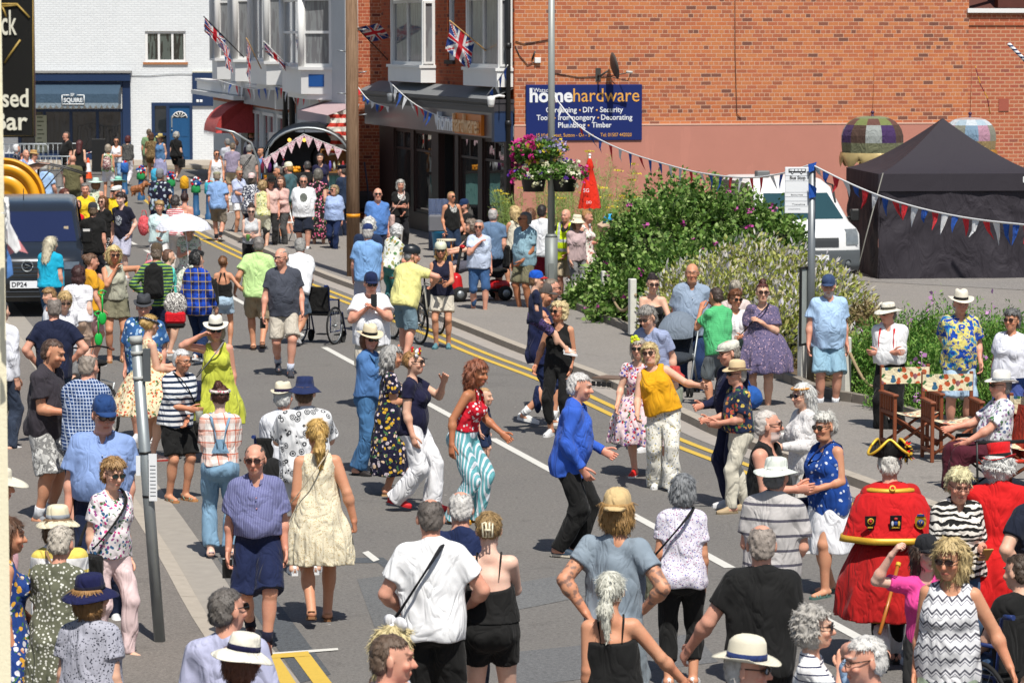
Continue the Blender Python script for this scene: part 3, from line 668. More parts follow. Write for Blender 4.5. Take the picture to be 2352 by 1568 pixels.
# ------------------------------------------------------------------ hair, hats, glasses, shoes
def build_hair(p,sk,vox,root):
 st,c=p['hair'][0],p['hair'][1]
 if st=='bald':return
 hs=sk['hs'];Rh=sk['Rh'];hc=sk['hc']
 def Hh(x,y,z):return hc+Rh@(np.array([x,y,z])*hs)
 lo=hc-.17*hs;hi=hc+.20*hs
 lg=st in('long','pony','wave','mid')
 if lg:
  e=[Hh(0,.19,-.34),Hh(0,.1,-.34)]
  for q in e:lo=np.minimum(lo,q-.09*hs);hi=np.maximum(hi,q+.09*hs)
 F=Field(lo,hi,vox);t={'short':.006,'crop':.004,'fringe':.005,'bob':.024,'long':.016,'pony':.010,'bun':.010,'curly':.032,'wave':.026,'puff':.026,'mid':.02,'grey':.012}.get(st,.012)*hs*.82
 F.ell(Hh(0,.016,.032),Rh,(.077*hs+t,.097*hs+t,.088*hs+t*.7),0)
 if st in('short','crop','fringe','grey','puff'):
  F.ell(Hh(0,.055,-.025),Rh,(.068*hs+t,.052*hs+t,.06*hs),.02*hs)
 if st in('bob','curly','wave','mid'):
  d={'bob':-.075,'curly':-.05,'wave':-.09,'mid':-.12}[st]
  F.ell(Hh(0,.025,d*.55),Rh,(.085*hs+t,.082*hs+t*.7,.07*hs-d*.35*hs),.03*hs)
 if st=='long':F.cone(Hh(0,.06,0),Hh(0,.10,-.27),.085*hs,.06*hs,e=1.25,L=Rh[:,0],k=.04*hs)
 if st=='wave':F.cone(Hh(0,.05,0),Hh(0,.07,-.15),.085*hs,.06*hs,e=1.35,L=Rh[:,0],k=.04*hs)
 x,y,z=F.local(hc,Rh);x,y,z=x/hs,y/hs,z/hs
 side={'bob':-.02,'wave':-.03,'long':-.02,'curly':-.02,'mid':-.02}.get(st,.022)
 line=np.where(z>.062,-.115+np.clip((.10-z)*1.5,0,.1),side+np.clip((z-.03)*-.3,-.02,.03));q=(line-y)
 fr=p.get('fringe',.0)
 zl=.068-fr
 blend=np.clip((z-zl)/.03,0,1);line=(side)*(1-blend)+(-.16)*blend;q=(line-y)*hs
 F.D=np.maximum(F.D,q.astype(np.float32))
 if st in('short','crop','fringe','grey','puff'):F.D=np.maximum(F.D,((-.075-z+np.clip(-(y-.03)*1.1,0,.07))*hs).astype(np.float32))
 if st=='bun' or st=='pony':F.D=np.maximum(F.D,((-.055-z+np.clip(-(y-.03)*1.1,0,.06))*hs).astype(np.float32))
 if st=='fringe':F.ell(Hh(0,-.01,.12),Rh,(.055*hs,.085*hs,.07*hs),.01*hs,op='s')
 if st=='pony':F.ell(Hh(0,.125,.0),Rh,(.022*hs,.022*hs,.022*hs),.01);F.cone(Hh(0,.14,-.005),Hh(.01,.135,-.11),.028*hs,.034*hs,e=1.3,L=Rh[:,0],k=.02*hs);F.cone(Hh(.01,.135,-.11),Hh(.0,.115,-.28),.034*hs,.012*hs,e=1.2,L=Rh[:,0],k=.02*hs)
 if st=='bun':
  b=p.get('bunpos',(0,.09,.10));F.ell(Hh(*b),Rh,(.042*hs,)*3,.012*hs)
 if st=='puff':F.ell(Hh(0,.0,.09),Rh,(.078*hs,.09*hs,.05*hs),.03*hs)
 F.rough({'curly':.009,'wave':.006,'puff':.006,'mid':.005,'long':.004,'pony':.0025,'bob':.004}.get(st,.0028)*hs,{'curly':110,'wave':95,'puff':100,'long':120,'pony':130}.get(st,120)/hs,p['seed'],1. if st in('curly','short','crop')else .3)
 if p.get('hat')and p['hat'][0]!='tricorn':
  F.D=np.maximum(F.D,((z-.060)*hs).astype(np.float32));
 ho=link('hair',F.mesh('hair'),hair_mat(c),root);Zd=root.location.y
 if Zd<75 and len(ho.data.vertices)>50:
  me=ho.data;n=len(me.vertices);co=np.zeros(n*3,np.float32);me.vertices.foreach_get('co',co);co=co.reshape(-1,3);no=np.zeros(n*3,np.float32);me.vertices.foreach_get('normal',no);no=no.reshape(-1,3)
  r=np.random.default_rng(p['seed']);k=int(np.clip(2600*24/Zd,300,2600));i=r.integers(0,n,k);a=co[i];nn=no[i];cr=Hh(0,.03,.13);v=a-cr;v/=np.linalg.norm(v,axis=1)[:,None]+1e-6;v=v+np.array([0,0,-.8])+r.normal(size=v.shape)*({'curly':.9,'puff':.5,'wave':.4}.get(st,.16));v-=nn*(v*nn).sum(1)[:,None];v/=np.linalg.norm(v,axis=1)[:,None]+1e-6
  L=({'short':.020,'crop':.010,'fringe':.013,'grey':.022,'puff':.034,'curly':.030,'bob':.042,'wave':.05,'long':.06,'pony':.045,'mid':.042,'bun':.03}.get(st,.025)*hs*r.uniform(.5,1.2,k))[:,None];w=np.cross(v,nn)*.0026*max(1,Zd/34);e=a+v*L+nn*L*(r.uniform(0,1,k)**2*.24-.03)[:,None];lc=(e-hc)@Rh/hs;ok=((lc[:,1]>-.075)|(lc[:,2]>.055));ok&=(lc[:,2]<(.05 if p.get('hat')else 9));a,e,w,nn=a[ok],e[ok],w[ok],nn[ok];k=len(a);a=a-nn*.001;q=np.stack([a-w,a+w,e+w*.5,e-w*.5],1).reshape(-1,3)
  so=link('strands',mesh_np('strands',q,np.arange(k*4).reshape(-1,4)),hair_mat(c),ho);so['kind']='stuff'
 return ho
def headM(sk,x=0,y=0,z=0,rx=0,ry=0):
 R=Matrix(sk['Rh'].tolist());c=sk['hc']+sk['Rh']@(np.array([x,y,z])*sk['hs'])
 return Matrix.Translation(Vector(c.tolist()))@R.to_4x4()@Euler((R_(rx),R_(ry),0)).to_matrix().to_4x4()@Matrix.Scale(sk['hs'],4)
HATH={'panama':.055,'fedora':.06,'trilby':.05,'cap':.015,'capback':.015,'bucket':.03,'sun':.05,'boonie':.04,'flat':.02,'helmet':.035,'tricorn':.06,'top':.10,'cloche':.03,'peak':.04,'baker':.01}
def straw(c):
 k=('straw',c)
 if k in _mc:return _mc[k]
 t=NT('straw',.8,.2);v=t.obj();a=alb(c,.85);w=t.n('TexWave',bands_direction='Z');w.inputs['Scale'].default_value=60;w.inputs['Distortion'].default_value=1;t.l(v,w.inputs['Vector'])
 t.base(t.mix(t.math('MULTIPLY',w.outputs['Fac'],t.noise(v,120,2)),tuple(x*.82 for x in a),a));t.bump(w.outputs['Fac'],.3,.003);_mc[k]=t.m;return t.m
def build_hat(p,sk,root):
 kind,c=p['hat'][0],p['hat'][1];band=p['hat'][2]if len(p['hat'])>2 else None;tl=p.get('hattilt',(0,0))
 mb=MB();M=headM(sk,0,.012,.052,tl[0],tl[1]);sx,sy=.94,1.16;m=straw(c)if kind in('panama','sun','trilby','fedora')else cloth(c)
 if kind in('panama','fedora','trilby','sun','boonie','bucket','cloche','top'):
  br,ch,drop={'panama':(.155,.115,.012),'fedora':(.15,.115,.010),'trilby':(.125,.10,.008),'sun':(.20,.085,-.02),'boonie':(.165,.085,-.028),'bucket':(.150,.085,-.045),'cloche':(.165,.10,-.045),'top':(.125,.112,.006)}[kind]
  n=28
  def wob(v,t,r):
   if r>.10:
    k=(r-.095)/(br-.095)
    v.z+=(.014*math.cos(2*t)*k if kind not in('bucket','cloche')else .006*math.sin(3*t+p['seed'])*k)-(.010*k if kind in('panama','fedora','trilby')and math.sin(t)<-.3 else 0)
   elif v.z>ch*.75 and kind in('panama','fedora','trilby'):
    v.z-=.022*max(0,1-abs(v.x)/.035)*(1 if v.z>ch*.9 else 0);v.x*=.90 if math.sin(t)<0 else 1.
   return v
  cr=.086
  tp=[(cr,.0),(cr*.985,ch*.35),(cr*.93,ch*.75),(cr*.84,ch*.95),(cr*.6,ch*1.03),(cr*.2,ch*1.),(.001,ch*.99)]if kind not in('top','bucket')else[(cr,0),(cr*(.98 if kind=='top' else .93),ch*.5),(cr*(1.03 if kind=='top' else .84),ch),(cr*.7,ch*1.03),(.001,ch*1.04)]
  prof=[(cr*.98,-.003),(br*.85,drop*.6-.003),(br,drop-.002),(br,drop+.002),(br*.85,drop*.6+.002),(cr*1.04,.004)]+tp
  mb.lathe(prof,n,0,M,sx,sy,True,wob);o=mb.build('hat',m,root)
  if band:
   b=MB();b.lathe([(cr*1.,.004),(cr*1.035,.006),(cr*1.02,.034),(cr*.98,.036)],n,0,M,sx,sy);b.build('hat_band',cloth(band),o)
  return o
 if kind in('cap','capback','peak'):
  R=.091;prof=[(R,-.012),(R*1.,.02),(R*.94,.052),(R*.76,.080),(R*.45,.095),(.004,.100),(.001,.104)]
  if kind=='peak':prof=[(R*.98,-.005),(R*.98,.03),(R*1.28,.055),(R*1.25,.068),(R*.5,.078),(.001,.08)]
  mb.lathe(prof,24,0,M,.93,1.14);sgn=1 if kind=='capback' else-1
  vs=[];n=12;fs=[]
  for j,(a,z)in enumerate(((0,-.002),(.35,.001),(.7,-.004),(1,-.014))):
   for i in range(n+1):
    t=(i/n-.5)*2;x=t*(.078-.010*a*a);y=sgn*(.075*math.sqrt(max(0,1-(t*.86)**2))+.025+a*.075*math.sqrt(max(0,1-t**2))**.6);vs.append(M@Vector((x,y,z-.012*t*t)))
  for j in range(3):
   for i in range(n):fs.append((j*(n+1)+i,j*(n+1)+i+1,(j+1)*(n+1)+i+1,(j+1)*(n+1)+i))
  o=mb.build('cap',m,root);v=MB();v.add(vs,fs,0,True);vo=v.build('visor',cloth(p['hat'][3])if len(p['hat'])>3 else m,o);md=vo.modifiers.new('s','SOLIDIFY');md.thickness=.005
  return o
 if kind=='flat':
  mb.lathe([(.088,-.012),(.094,.01),(.096,.03),(.08,.052),(.04,.062),(.001,.064)],24,0,M@Euler((R_(8),0,0)).to_matrix().to_4x4(),.98,1.22)
  mb.lathe([(.001,.0),(.06,.0),(.075,-.006),(.06,-.010)],16,0,M@Matrix.Translation((0,-.085,-.002)),1,.75);return mb.build('flat_cap',m,root)
 if kind=='helmet':
  mb.lathe([(.104,-.018),(.108,.0),(.108,.03),(.098,.065),(.072,.092),(.035,.106),(.001,.11)],26,0,M,.88,1.2)
  o=mb.build('helmet',PM('helmet_shell',c,.35,0,.05),root);v=MB()
  for sx_ in(-.055,-.03,0,.03,.055):
   pts=[M@Vector((sx_*(1-.3*abs(t)),.118*math.sin(t)*.98*1.02,.004+.108*math.cos(t)*math.sqrt(max(.1,1-(sx_/.1)**2))))for t in(-.8,-.4,0,.4,.8)]
   v.tube([q for q in pts],.008*sk['hs'],5,flat=.6)
  v.build('vent',cloth('#101010'),o);s_=MB();s_.tube([headM(sk)@Vector(q)for q in((.079,.0,.04),(.072,-.02,-.06),(.02,-.055,-.118),(-.02,-.055,-.118),(-.072,-.02,-.06),(-.079,.0,.04))],.005,5);s_.build('chin_strap',cloth('#151515'),o);return o
 if kind=='tricorn':
  def wob(v,t,r):
   if r>.1:k=(r-.09)/.10;q=.5+.5*math.cos(3*(t-PI/2));v.z+=(.02+.10*q)*k;v.x*=1-(.10+.36*q)*k;v.y*=1-(.10+.36*q)*k
   return v
  mb.lathe([(.088,0),(.14,.0),(.20,.0),(.20,.006),(.14,.006),(.09,.008),(.085,.05),(.06,.075),(.001,.08)],36,0,M,1.,1.12,True,wob);o=mb.build('tricorn_hat',m,root)
  tr=MB();pts=[]
  for k in range(49):
   t=2*PI*k/48;v=wob(Vector((math.cos(t)*.2,math.sin(t)*.2*1.12,.006)),t,.2);pts.append(M@v)
  tr.tube(pts,.011*sk['hs'],6);tr.build('gold_trim',PM('gold_braid','#f0c23a',.4,.3,.3,80),o)
  fe=MB();r=random.Random(3)
  for k in range(46):
   a=Vector((-.12,.03,.07))if k%2 else Vector((-.12,.06,.02));d=Vector((r.uniform(-1,.2),r.uniform(-.5,1),r.uniform(-.9,1))).normalized()*r.uniform(.05,.09);fe.tube([M@a,M@(a+d*.6),M@(a+d+Vector((0,0,-.012)))],[.004,.010,.001],5,mi=k%3)
  fe.build('feather',[cloth('#e02018'),cloth('#f0c030'),cloth('#1a1210')],o);return o
def build_glasses(p,sk,root):
 g=p['glasses'];mb=MB();M=headM(sk);fr,ln=((0,1)if isinstance(g,str)else(0,1))
 lensc={'dark':'#141010','brown':'#3a1f12','clear':None,'teal':'#0d3a3c'}[g]
 for sg in(1,-1):
  c=Vector((sg*.033,-.106,.012));n=10
  vs=[c+Vector((math.cos(2*PI*k/n)*.027,.010*abs(math.cos(2*PI*k/n))*(1 if math.cos(2*PI*k/n)*sg>0 else .2),math.sin(2*PI*k/n)*.019))for k in range(n)]
  if lensc:
   w=[v+Vector((0,.005,0))for v in vs]
   mb.add([M@v for v in vs+w],[tuple(range(n)),tuple(reversed(range(n,2*n)))]+[(k,n+k,n+(k+1)%n,(k+1)%n)for k in range(n)],1)
  mb.tube([M@v for v in vs+[vs[0],vs[1]]],.0035*sk['hs']if lensc else .0022*sk['hs'],4,0)
  mb.tube([M@Vector((sg*.060,-.098,.016)),M@Vector((sg*.077,-.05,.018)),M@Vector((sg*.083,.02,.016))],.0032*sk['hs'],4,0)
 mb.tube([M@Vector((-.01,-.112,.016)),M@Vector((.01,-.112,.016))],.003*sk['hs'],4,0)
 return mb.build('glasses' if g=='clear' else 'sunglasses',[PM('frame','#3a2a20' if g!='dark' else '#0c0c0c',.3),PM('lens',lensc or '#222222',.08,spec=.9)],root)
def build_shoes(p,sk,root):
 kind=p['shoes'];kind=kind if isinstance(kind,tuple)else(kind,'#333333','#dddddd')
 if kind[0]=='none':return
 s=sk['s']
 for i,sg in enumerate((1,-1)):
  A,T=sk['an'][i],sk['toe'][i];d=nv(T-A);up0=np.array([0,0,1.]);d0=nv(np.array([T[0]-A[0],T[1]-A[1],0.]));lift=max(0,A[2]-.09*s)
  tiltv=-min(.5,lift*3.);fw=nv(d0+up0*tiltv);upv=nv(up0-fw*(up0@fw));lat=np.cross(fw,upv)
  hl=A-upv*.085*s-fw*.062*s
  def pt(u,v,w_):return Vector((hl+fw*u*s+lat*v*s+upv*w_*s).tolist())
  L_=.275;outl=[(0,.028),(.05,.036),(.12,.036),(.20,.046),(.25,.040),(.275,.015)]
  poly=[(u,v)for u,v in outl]+[(u,-v)for u,v in reversed(outl)]
  mb=MB();n=len(poly)
  z1=.022
  mb.add([pt(u,v,0)for u,v in poly]+[pt(u,v,z1)for u,v in poly],[tuple(reversed(range(n))),tuple(range(n,2*n))]+[(k,(k+1)%n,n+(k+1)%n,n+k)for k in range(n)],1)
  if kind[0]in('trainer','shoe','boot'):
   rings=[];m=10
   for(u,wd,hh,zc)in((-.004,.012,.05,.022),(.012,.032,.075,.022),(.06,.037,.092,.02),(.11,.037,.085,.02),(.16,.042,.058,.02),(.21,.044,.042,.02),(.255,.034,.030,.02),(.274,.012,.016,.02)):
    rings.append([pt(u,math.cos(PI*k/(m-1))*wd,zc+math.sin(PI*k/(m-1))**.7*hh*.92)for k in range(m)])
   vs=[q for r in rings for q in r];fs=[]
   for a in range(len(rings)-1):
    for k in range(m-1):fs.append((a*m+k,a*m+k+1,(a+1)*m+k+1,(a+1)*m+k))
   mb.add(vs,fs,0,True)
   if kind[0]=='trainer':
    for u in(.105,.13,.155):mb.tube([pt(u,-.026,.088-(u-.09)*.5),pt(u,0,.097-(u-.09)*.55),pt(u,.026,.088-(u-.09)*.5)],.004*s,4,1)
  else:
   for u,hgt in((.175,.045),(.215,.038)):mb.tube([pt(u,-.044,.012),pt(u,-.028,hgt),pt(u,0,hgt+.012),pt(u,.028,hgt),pt(u,.044,.012)],.009*s,5,0,flat=.4)
   mb.tube([pt(.09,-.037,.014),pt(.055,-.036,.06),pt(.0,-.02,.07),pt(.0,.02,.07),pt(.055,.036,.06),pt(.09,.037,.014)],.008*s,5,0,flat=.5)
  o=mb.build('sandal' if kind[0]=='sandal' else 'shoe',[PM('shoe_upper',kind[1],.6),PM('shoe_sole',kind[2]if len(kind)>2 else '#dddddd',.7)],root)
  if len(kind)>3 and kind[3]:
   K=sk['kn'][i];mb=MB();a=A-nv(K-A)*.01;b=A+nv(K-A)*.10*s;mb.tube([Vector(a.tolist()),Vector(((a+b)/2).tolist()),Vector(b.tolist())],[.05*s,.047*s,.052*s],10);mb.build('sock',cloth(kind[3]),root)
_pc=[0]
PP={}
def person(name,hx,hy,yf,yaw,sex,label,**k):
 _pc[0]+=1
 if ONLY and not ONLY(name,hx,hy):return None
 p=dict(name=name,sex=sex,w=.25,skin='fair',hair=('short','#5a4030'),arms=('down','down'),legs='stand',seed=_pc[0]*17+3,top=None,bot=None,shoes=('trainer','#dddddd','#eeeeee'))
 rr=random.Random(_pc[0]);p.update(lean=rr.uniform(0,5),side=rr.uniform(-2.5,2.5),hyaw=rr.uniform(-14,14),pitch=rr.uniform(-3,9));p.update(k)
 if isinstance(p['arms'],str):p['arms']=(p['arms'],p['arms'])
 hat=HATH.get(p['hat'][0],0)if p.get('hat')else 0
 p['h']=1.70;sk=skeleton(p);tz=sk['top'][2]+hat
 if yf and yf>5 and not p.get('sit'):
  want=CAM_H*(1-(hy-HOR)/(yf-HOR));p['h']=max(.8,min(1.95,1.70*want/tz))
  if p.get('child'):p['child']=True
 elif yf:p['h']=yf if 1.2<=yf<5 or p.get('child')else 1.72
 sk=skeleton(p);T=sk['top'].copy();T[2]+=hat
 zb=p.get('base',.0)
 rz=R_(yaw);g=G(hx,hy,T[2]+zb);cx,sx=math.cos(rz),math.sin(rz)
 loc=Vector((g.x-(T[0]*cx-T[1]*sx),g.y-(T[0]*sx+T[1]*cx),zb))
 Z=loc.y;vox=max(.0085,min(.0185,Z/3280*1.12));vh=max(.0065,min(.016,vox*.8))
 root=thing('person',label,'person',loc,rz,k.get('group'))
 build_body(p,sk,vox,root)
 if p['top']:b_top(p,sk,max(vox,.010),root)
 if p['bot']:build_bottom(p,sk,max(vox,.011),root)
 build_hair(p,sk,vh,root)
 if p.get('hat'):build_hat(p,sk,root)
 if p.get('glasses'):build_glasses(p,sk,root)
 if Z>21.5 or p.get('sit'):build_shoes(p,sk,root)
 p['sk']=sk;p['root']=root;p['M']=Matrix.Translation(loc)@Matrix.Rotation(rz,4,'Z');PP[name]=p
 return p
def W_(p,q):return p['M']@Vector(tuple(float(x)for x in q))
# ------------------------------------------------------------------ ground
def asphalt(name,c,sc=1.,patch=True,rough=.92):
 t=NT(name,rough,.25);v=t.n('NewGeometry').outputs['Position'];a=alb(c)
 n=t.math('MULTIPLY_ADD',t.noise(v,30*sc,5,.8),2.4,-.7);n.node.use_clamp=True;m=t.noise(v,.55,4,.6);g=t.noise(v,130,2,.5);col=t.mix(n,tuple(x*.55 for x in a),tuple(x*1.42 for x in a));col=t.mix(t.math('MULTIPLY',t.math('GREATER_THAN',t.noise(v,9*sc,6,.8),.56),.16),col,tuple(x*.45 for x in a));vc=t.n('TexVoronoi',feature='DISTANCE_TO_EDGE');vc.inputs['Scale'].default_value=.22;t.l(t.mapping(v,(1,1,1)),vc.inputs['Vector']);col=t.mix(t.math('MULTIPLY',t.math('LESS_THAN',t.math('ADD',vc.outputs['Distance'],t.math('MULTIPLY',t.noise(v,2.5,4,.7),.05)),.022),.15),col,tuple(x*.45 for x in a))
 col=t.mix(t.math('MULTIPLY',t.math('GREATER_THAN',g,.62),.5),col,tuple(min(.6,x*2.)for x in a))
 col=t.mix(1.,col,t.mix(m,(.88,.88,.9),(1.1,1.09,1.07)),'MULTIPLY')
 if patch:
  s_=t.noise(v,1.6,5,.7,1.);col=t.mix(t.math('MULTIPLY',t.math('GREATER_THAN',s_,.62),.22),col,tuple(x*.5 for x in a))
  sp=t.n('TexVoronoi');sp.inputs['Scale'].default_value=1.7;t.l(v,sp.inputs['Vector']);col=t.mix(t.math('LESS_THAN',sp.outputs['Distance'],.030),col,tuple(min(.6,x*2.3)for x in a))
 t.base(col);t.bump(n,.5,.012);return t.m
M_road=asphalt('road_asphalt','#7b7874');M_pave=asphalt('pavement_asphalt','#938e88',1.3);M_park=asphalt('car_park_asphalt','#8f8b87',1.)
M_patch=asphalt('dark_repair','#5b5f63',1,False)
M_kerb=PM('kerb_concrete','#b3a99b',.9,0,.22,9,bump=.3);M_brick_edge=PM('edging_stone','#8d857a',.9,0,.3,8,bump=.4)
def paint(name,c):
 t=NT(name,.85,.25);v=t.n('NewGeometry').outputs['Position'];a=alb(c);n=t.noise(v,16,6,.75);m=t.noise(v,2.2,4,.6);col=t.mix(n,tuple(x*.72 for x in a),a)
 w=t.math('GREATER_THAN',t.math('ADD',n,t.math('MULTIPLY',m,.5)),.93);col=t.mix(t.math('MULTIPLY',w,.75),col,alb('#8a8885'));t.base(col);t.bump(t.noise(v,40,4),.4,.008);return t.m
M_white=paint('road_paint_white','#e9e7df');M_yel=paint('road_paint_yellow','#e4c055')
def sheet(name,pts,mat,z=None,kind='structure'):
 mb=MB();mb.add([(p.x,p.y,p.z if z is None else z)for p in pts],[tuple(range(len(pts)))]);return tag(mb.build(name,mat),kind=kind)
ZP=.11
mb=MB();mb.quad((-400,-60,0),(400,-60,0),(400,1500,0),(-400,1500,0));tag(mb.build('road',M_road),kind='structure')
KR=[(380,452),(482,522),(569,565),(716,629),(818,668),(1027,745),(1192,811),(1353,869),(1452,914),(1560,962),(1651,1005),(1800,1060),(1945,1112),(2352,1262),(2700,1400)]
kr=[G(x,y,0)for x,y in KR]
def off2(pts,d):
 out=[]
 for i,p in enumerate(pts):
  t=(pts[min(i+1,len(pts)-1)]-pts[max(i-1,0)]).normalized();out.append(Vector((p.x-t.y*d*-1*-1,p.y+t.x*d,0)))
 return out
def strip(name,pts,d0,d1,z0,z1,mat,dash=None):
 a=off2(pts,d0);b=off2(pts,d1);mb=MB()
 for i in range(len(pts)-1):mb.add([(a[i].x,a[i].y,z0),(a[i+1].x,a[i+1].y,z0),(b[i+1].x,b[i+1].y,z1),(b[i].x,b[i].y,z1)],[(0,1,2,3)])
 return tag(mb.build(name,mat),kind='structure')
def smooth(pts,n=4):
 out=[]
 for i in range(len(pts)-1):
  p0=pts[max(i-1,0)];p1=pts[i];p2=pts[i+1];p3=pts[min(i+2,len(pts)-1)]
  for k in range(n):
   t=k/n;out.append(.5*((2*p1)+(p2-p0)*t+(2*p0-5*p1+4*p2-p3)*t*t+(3*p1-p0-3*p2+p3)*t**3))
 out.append(pts[-1]);return out
krs=smooth(kr,4)
def kstones(name,pts,w,zt):
 a=off2(pts,0);b=off2(pts,w);mb=MB()
 for i in range(len(pts)-1):
  L=(a[i+1]-a[i]).length;n=max(1,int(L/.9))
  for k in range(n):
   t0=k/n+.008/L*0;t1=(k+1)/n-.012/L*n/n
   q=[a[i].lerp(a[i+1],t0),a[i].lerp(a[i+1],t1),b[i].lerp(b[i+1],t1),b[i].lerp(b[i+1],t0)]
   mb.add([(p.x,p.y,-.02)for p in q]+[(q[j].x,q[j].y,zt-(.012 if j<2 else 0))for j in range(4)],[(4,5,6,7),(0,1,5,4),(1,2,6,5),(2,3,7,6),(3,0,4,7)])
 return tag(mb.build(name,M_kerb),kind='structure')
kstones('kerb_right',krs,.13,ZP+.004)
sheet('gutter_right',[Vector((p.x,p.y,.004))for p in off2(krs,-.30)]+[Vector((p.x,p.y,.004))for p in reversed(krs)],PM('gutter','#a8a098',.9,0,.2,5))
inner=off2(krs,.13)
sheet('pavement_right',inner+[Vector((60,20,0)),Vector((60,150,0)),Vector((-6,150,0)),Vector((-9.5,112,0))],M_pave,ZP)
for nm,d0,d1 in(('yellow_line_right',-.46,-.56),('yellow_line_right',-.70,-.80)):strip(nm,krs,d1,d0,.007,.007,M_yel)
A_=G(1329*.9408+9,1157*.9408,0)
c0=G(981,926,0);c1=G(1677,1304,0);dr=(c1-c0).normalized();base=c1
for k in range(-1,18):
 e=base-dr*(6.*k);s0=e-dr*4.;nrm=Vector((-dr.y,dr.x,0))*.055;mb=MB();n=8
 sheet('centre_line',[s0-nrm,e-nrm,e+nrm,s0+nrm],M_white,.005)
sheet('crossing_road',[Vector((-60,113.5,0)),Vector((6,113.5,0)),Vector((6,120.5,0)),Vector((-60,120.5,0))],asphalt('crossing_asphalt','#6d6a66',1,False),.004)
sheet('crossing_line',[Vector((-60,120.2,0)),Vector((6,120.2,0)),Vector((6,120.35,0)),Vector((-60,120.35,0))],M_yel,.009)
mb=MB();mb.box((-60,120.6,-.02),(8,129,.12));tag(mb.build('pavement_far',PM('far_paving','#b0a596',.9,0,.15,3)),kind='structure')
KL=[(-900,-420+700),(-520,330),(-60,640),(100,850),(340,1195),(480,1430),(600,1600),(760,1850)]
kl=[G(x,y,0)for x,y in KL[2:]];kls=smooth(kl,4)
rv=list(reversed(kls))
kstones('kerb_left',rv,.14,.055)
sheet('gutter_left',[Vector((p.x,p.y,.005))for p in off2(rv,-.36)]+[Vector((p.x,p.y,.005))for p in reversed(rv)],PM('gutter_slab','#a39c92',.9,0,.2,6))
sheet('pavement_left',off2(rv,.14)+[Vector((-40,60,0)),Vector((-40,0,0)),Vector((-5,0,0))],asphalt('left_pavement','#827c76',1.2),.05)
def fl(*pts):return[G(x,y,0)for x,y in pts]
sheet('white_end_line',fl((622,1500),(776,1489),(777,1494),(624,1506)),M_white,.008)
sheet('yellow_line_left',fl((610,1510),(640,1507),(712,1620),(672,1620)),M_yel,.008);sheet('yellow_line_left',fl((672,1505),(712,1503),(800,1620),(756,1620)),M_yel,.008);sheet('yellow_line_left',fl((610,1505),(708,1497),(712,1508),(612,1514)),M_yel,.010)
sheet('short_dash',fl((832,1270),(846,1266),(872,1286),(858,1291)),M_white,.008)
sheet('road_repair',fl((500,1282),(560,1276),(760,1548),(690,1568)),M_patch,.0035);sheet('road_repair',fl((740,1282),(880,1280),(930,1318),(905,1322),(868,1292),(742,1294)),M_patch,.0035)
sheet('road_repair',fl((820,1330),(930,1316),(1010,1420),(860,1440)),asphalt('grey_repair','#6f7070',1,False),.003);sheet('road_repair',fl((1150,1500),(1600,1455),(1650,1520),(1170,1580)),asphalt('grey_repair2','#707172',1,False),.003);sheet('road_repair',fl((1180,1340),(1400,1300),(1440,1350),(1190,1400)),asphalt('grey_repair3','#757676',1,False),.003)
BE=[(1300,702),(1458,770),(1596,818),(1779,869),(1881,911),(1996,931),(2120,968),(2352,1030),(2700,1130)]
be=smooth([G(x,y,ZP)for x,y in BE],3)
soil=PM('soil','#6b5a45',1,0,.3,12,bump=.6)
back=[G(x,y,ZP)for x,y in((2700,900),(2352,800),(2150,760),(2000,735),(1900,690),(1700,650),(1500,640),(1330,640))]
sheet('planting_bed',[Vector((p.x,p.y,0))for p in be]+back,soil,ZP+.03)
mb=MB()
for i in range(len(be)-1):
 a,b=be[i],be[i+1];t=(b-a).normalized();nn=Vector((-t.y,t.x,0))*.11;L=(b-a).length;n=max(1,int(L/.45))
 for k in range(n):
  p=a.lerp(b,k/n);q=a.lerp(b,(k+1)/n-.02/L);zt=ZP+.12+.008*math.sin(i*7+k*3)
  mb.add([(p.x,p.y,ZP),(q.x,q.y,ZP),(q.x+nn.x,q.y+nn.y,ZP),(p.x+nn.x,p.y+nn.y,ZP),(p.x,p.y,zt),(q.x,q.y,zt),(q.x+nn.x,q.y+nn.y,zt),(p.x+nn.x,p.y+nn.y,zt)],[(4,5,6,7),(0,1,5,4),(1,2,6,5),(2,3,7,6),(3,0,4,7)])
tag(mb.build('bed_edging',M_brick_edge),kind='structure')
sheet('car_park',[G(1480,612,0),G(2000,660,0),G(2352,680,0),G(2700,740,0),Vector((40,60,0)),Vector((40,75,0)),Vector((2,75,0))],M_park,ZP+.006)
dr_=thing('drain_cover','dark iron gully grate set into the kerb stones','drain',G(1415,893,0)+Vector((0,.1,ZP+.004)),R_(-38));mb=MB();mb.box((-.45,.05,-.01),(.45,.40,.012));mb.build('lid',PM('rust_iron','#7a6558',.8),dr_);mb=MB()
for k in range(5):mb.box((-.40+k*.09,-.155,-.09),(-.345+k*.09,-.13,-.02))
mb.build('slot',PM('slot_black','#0a0a0a',.9),dr_)
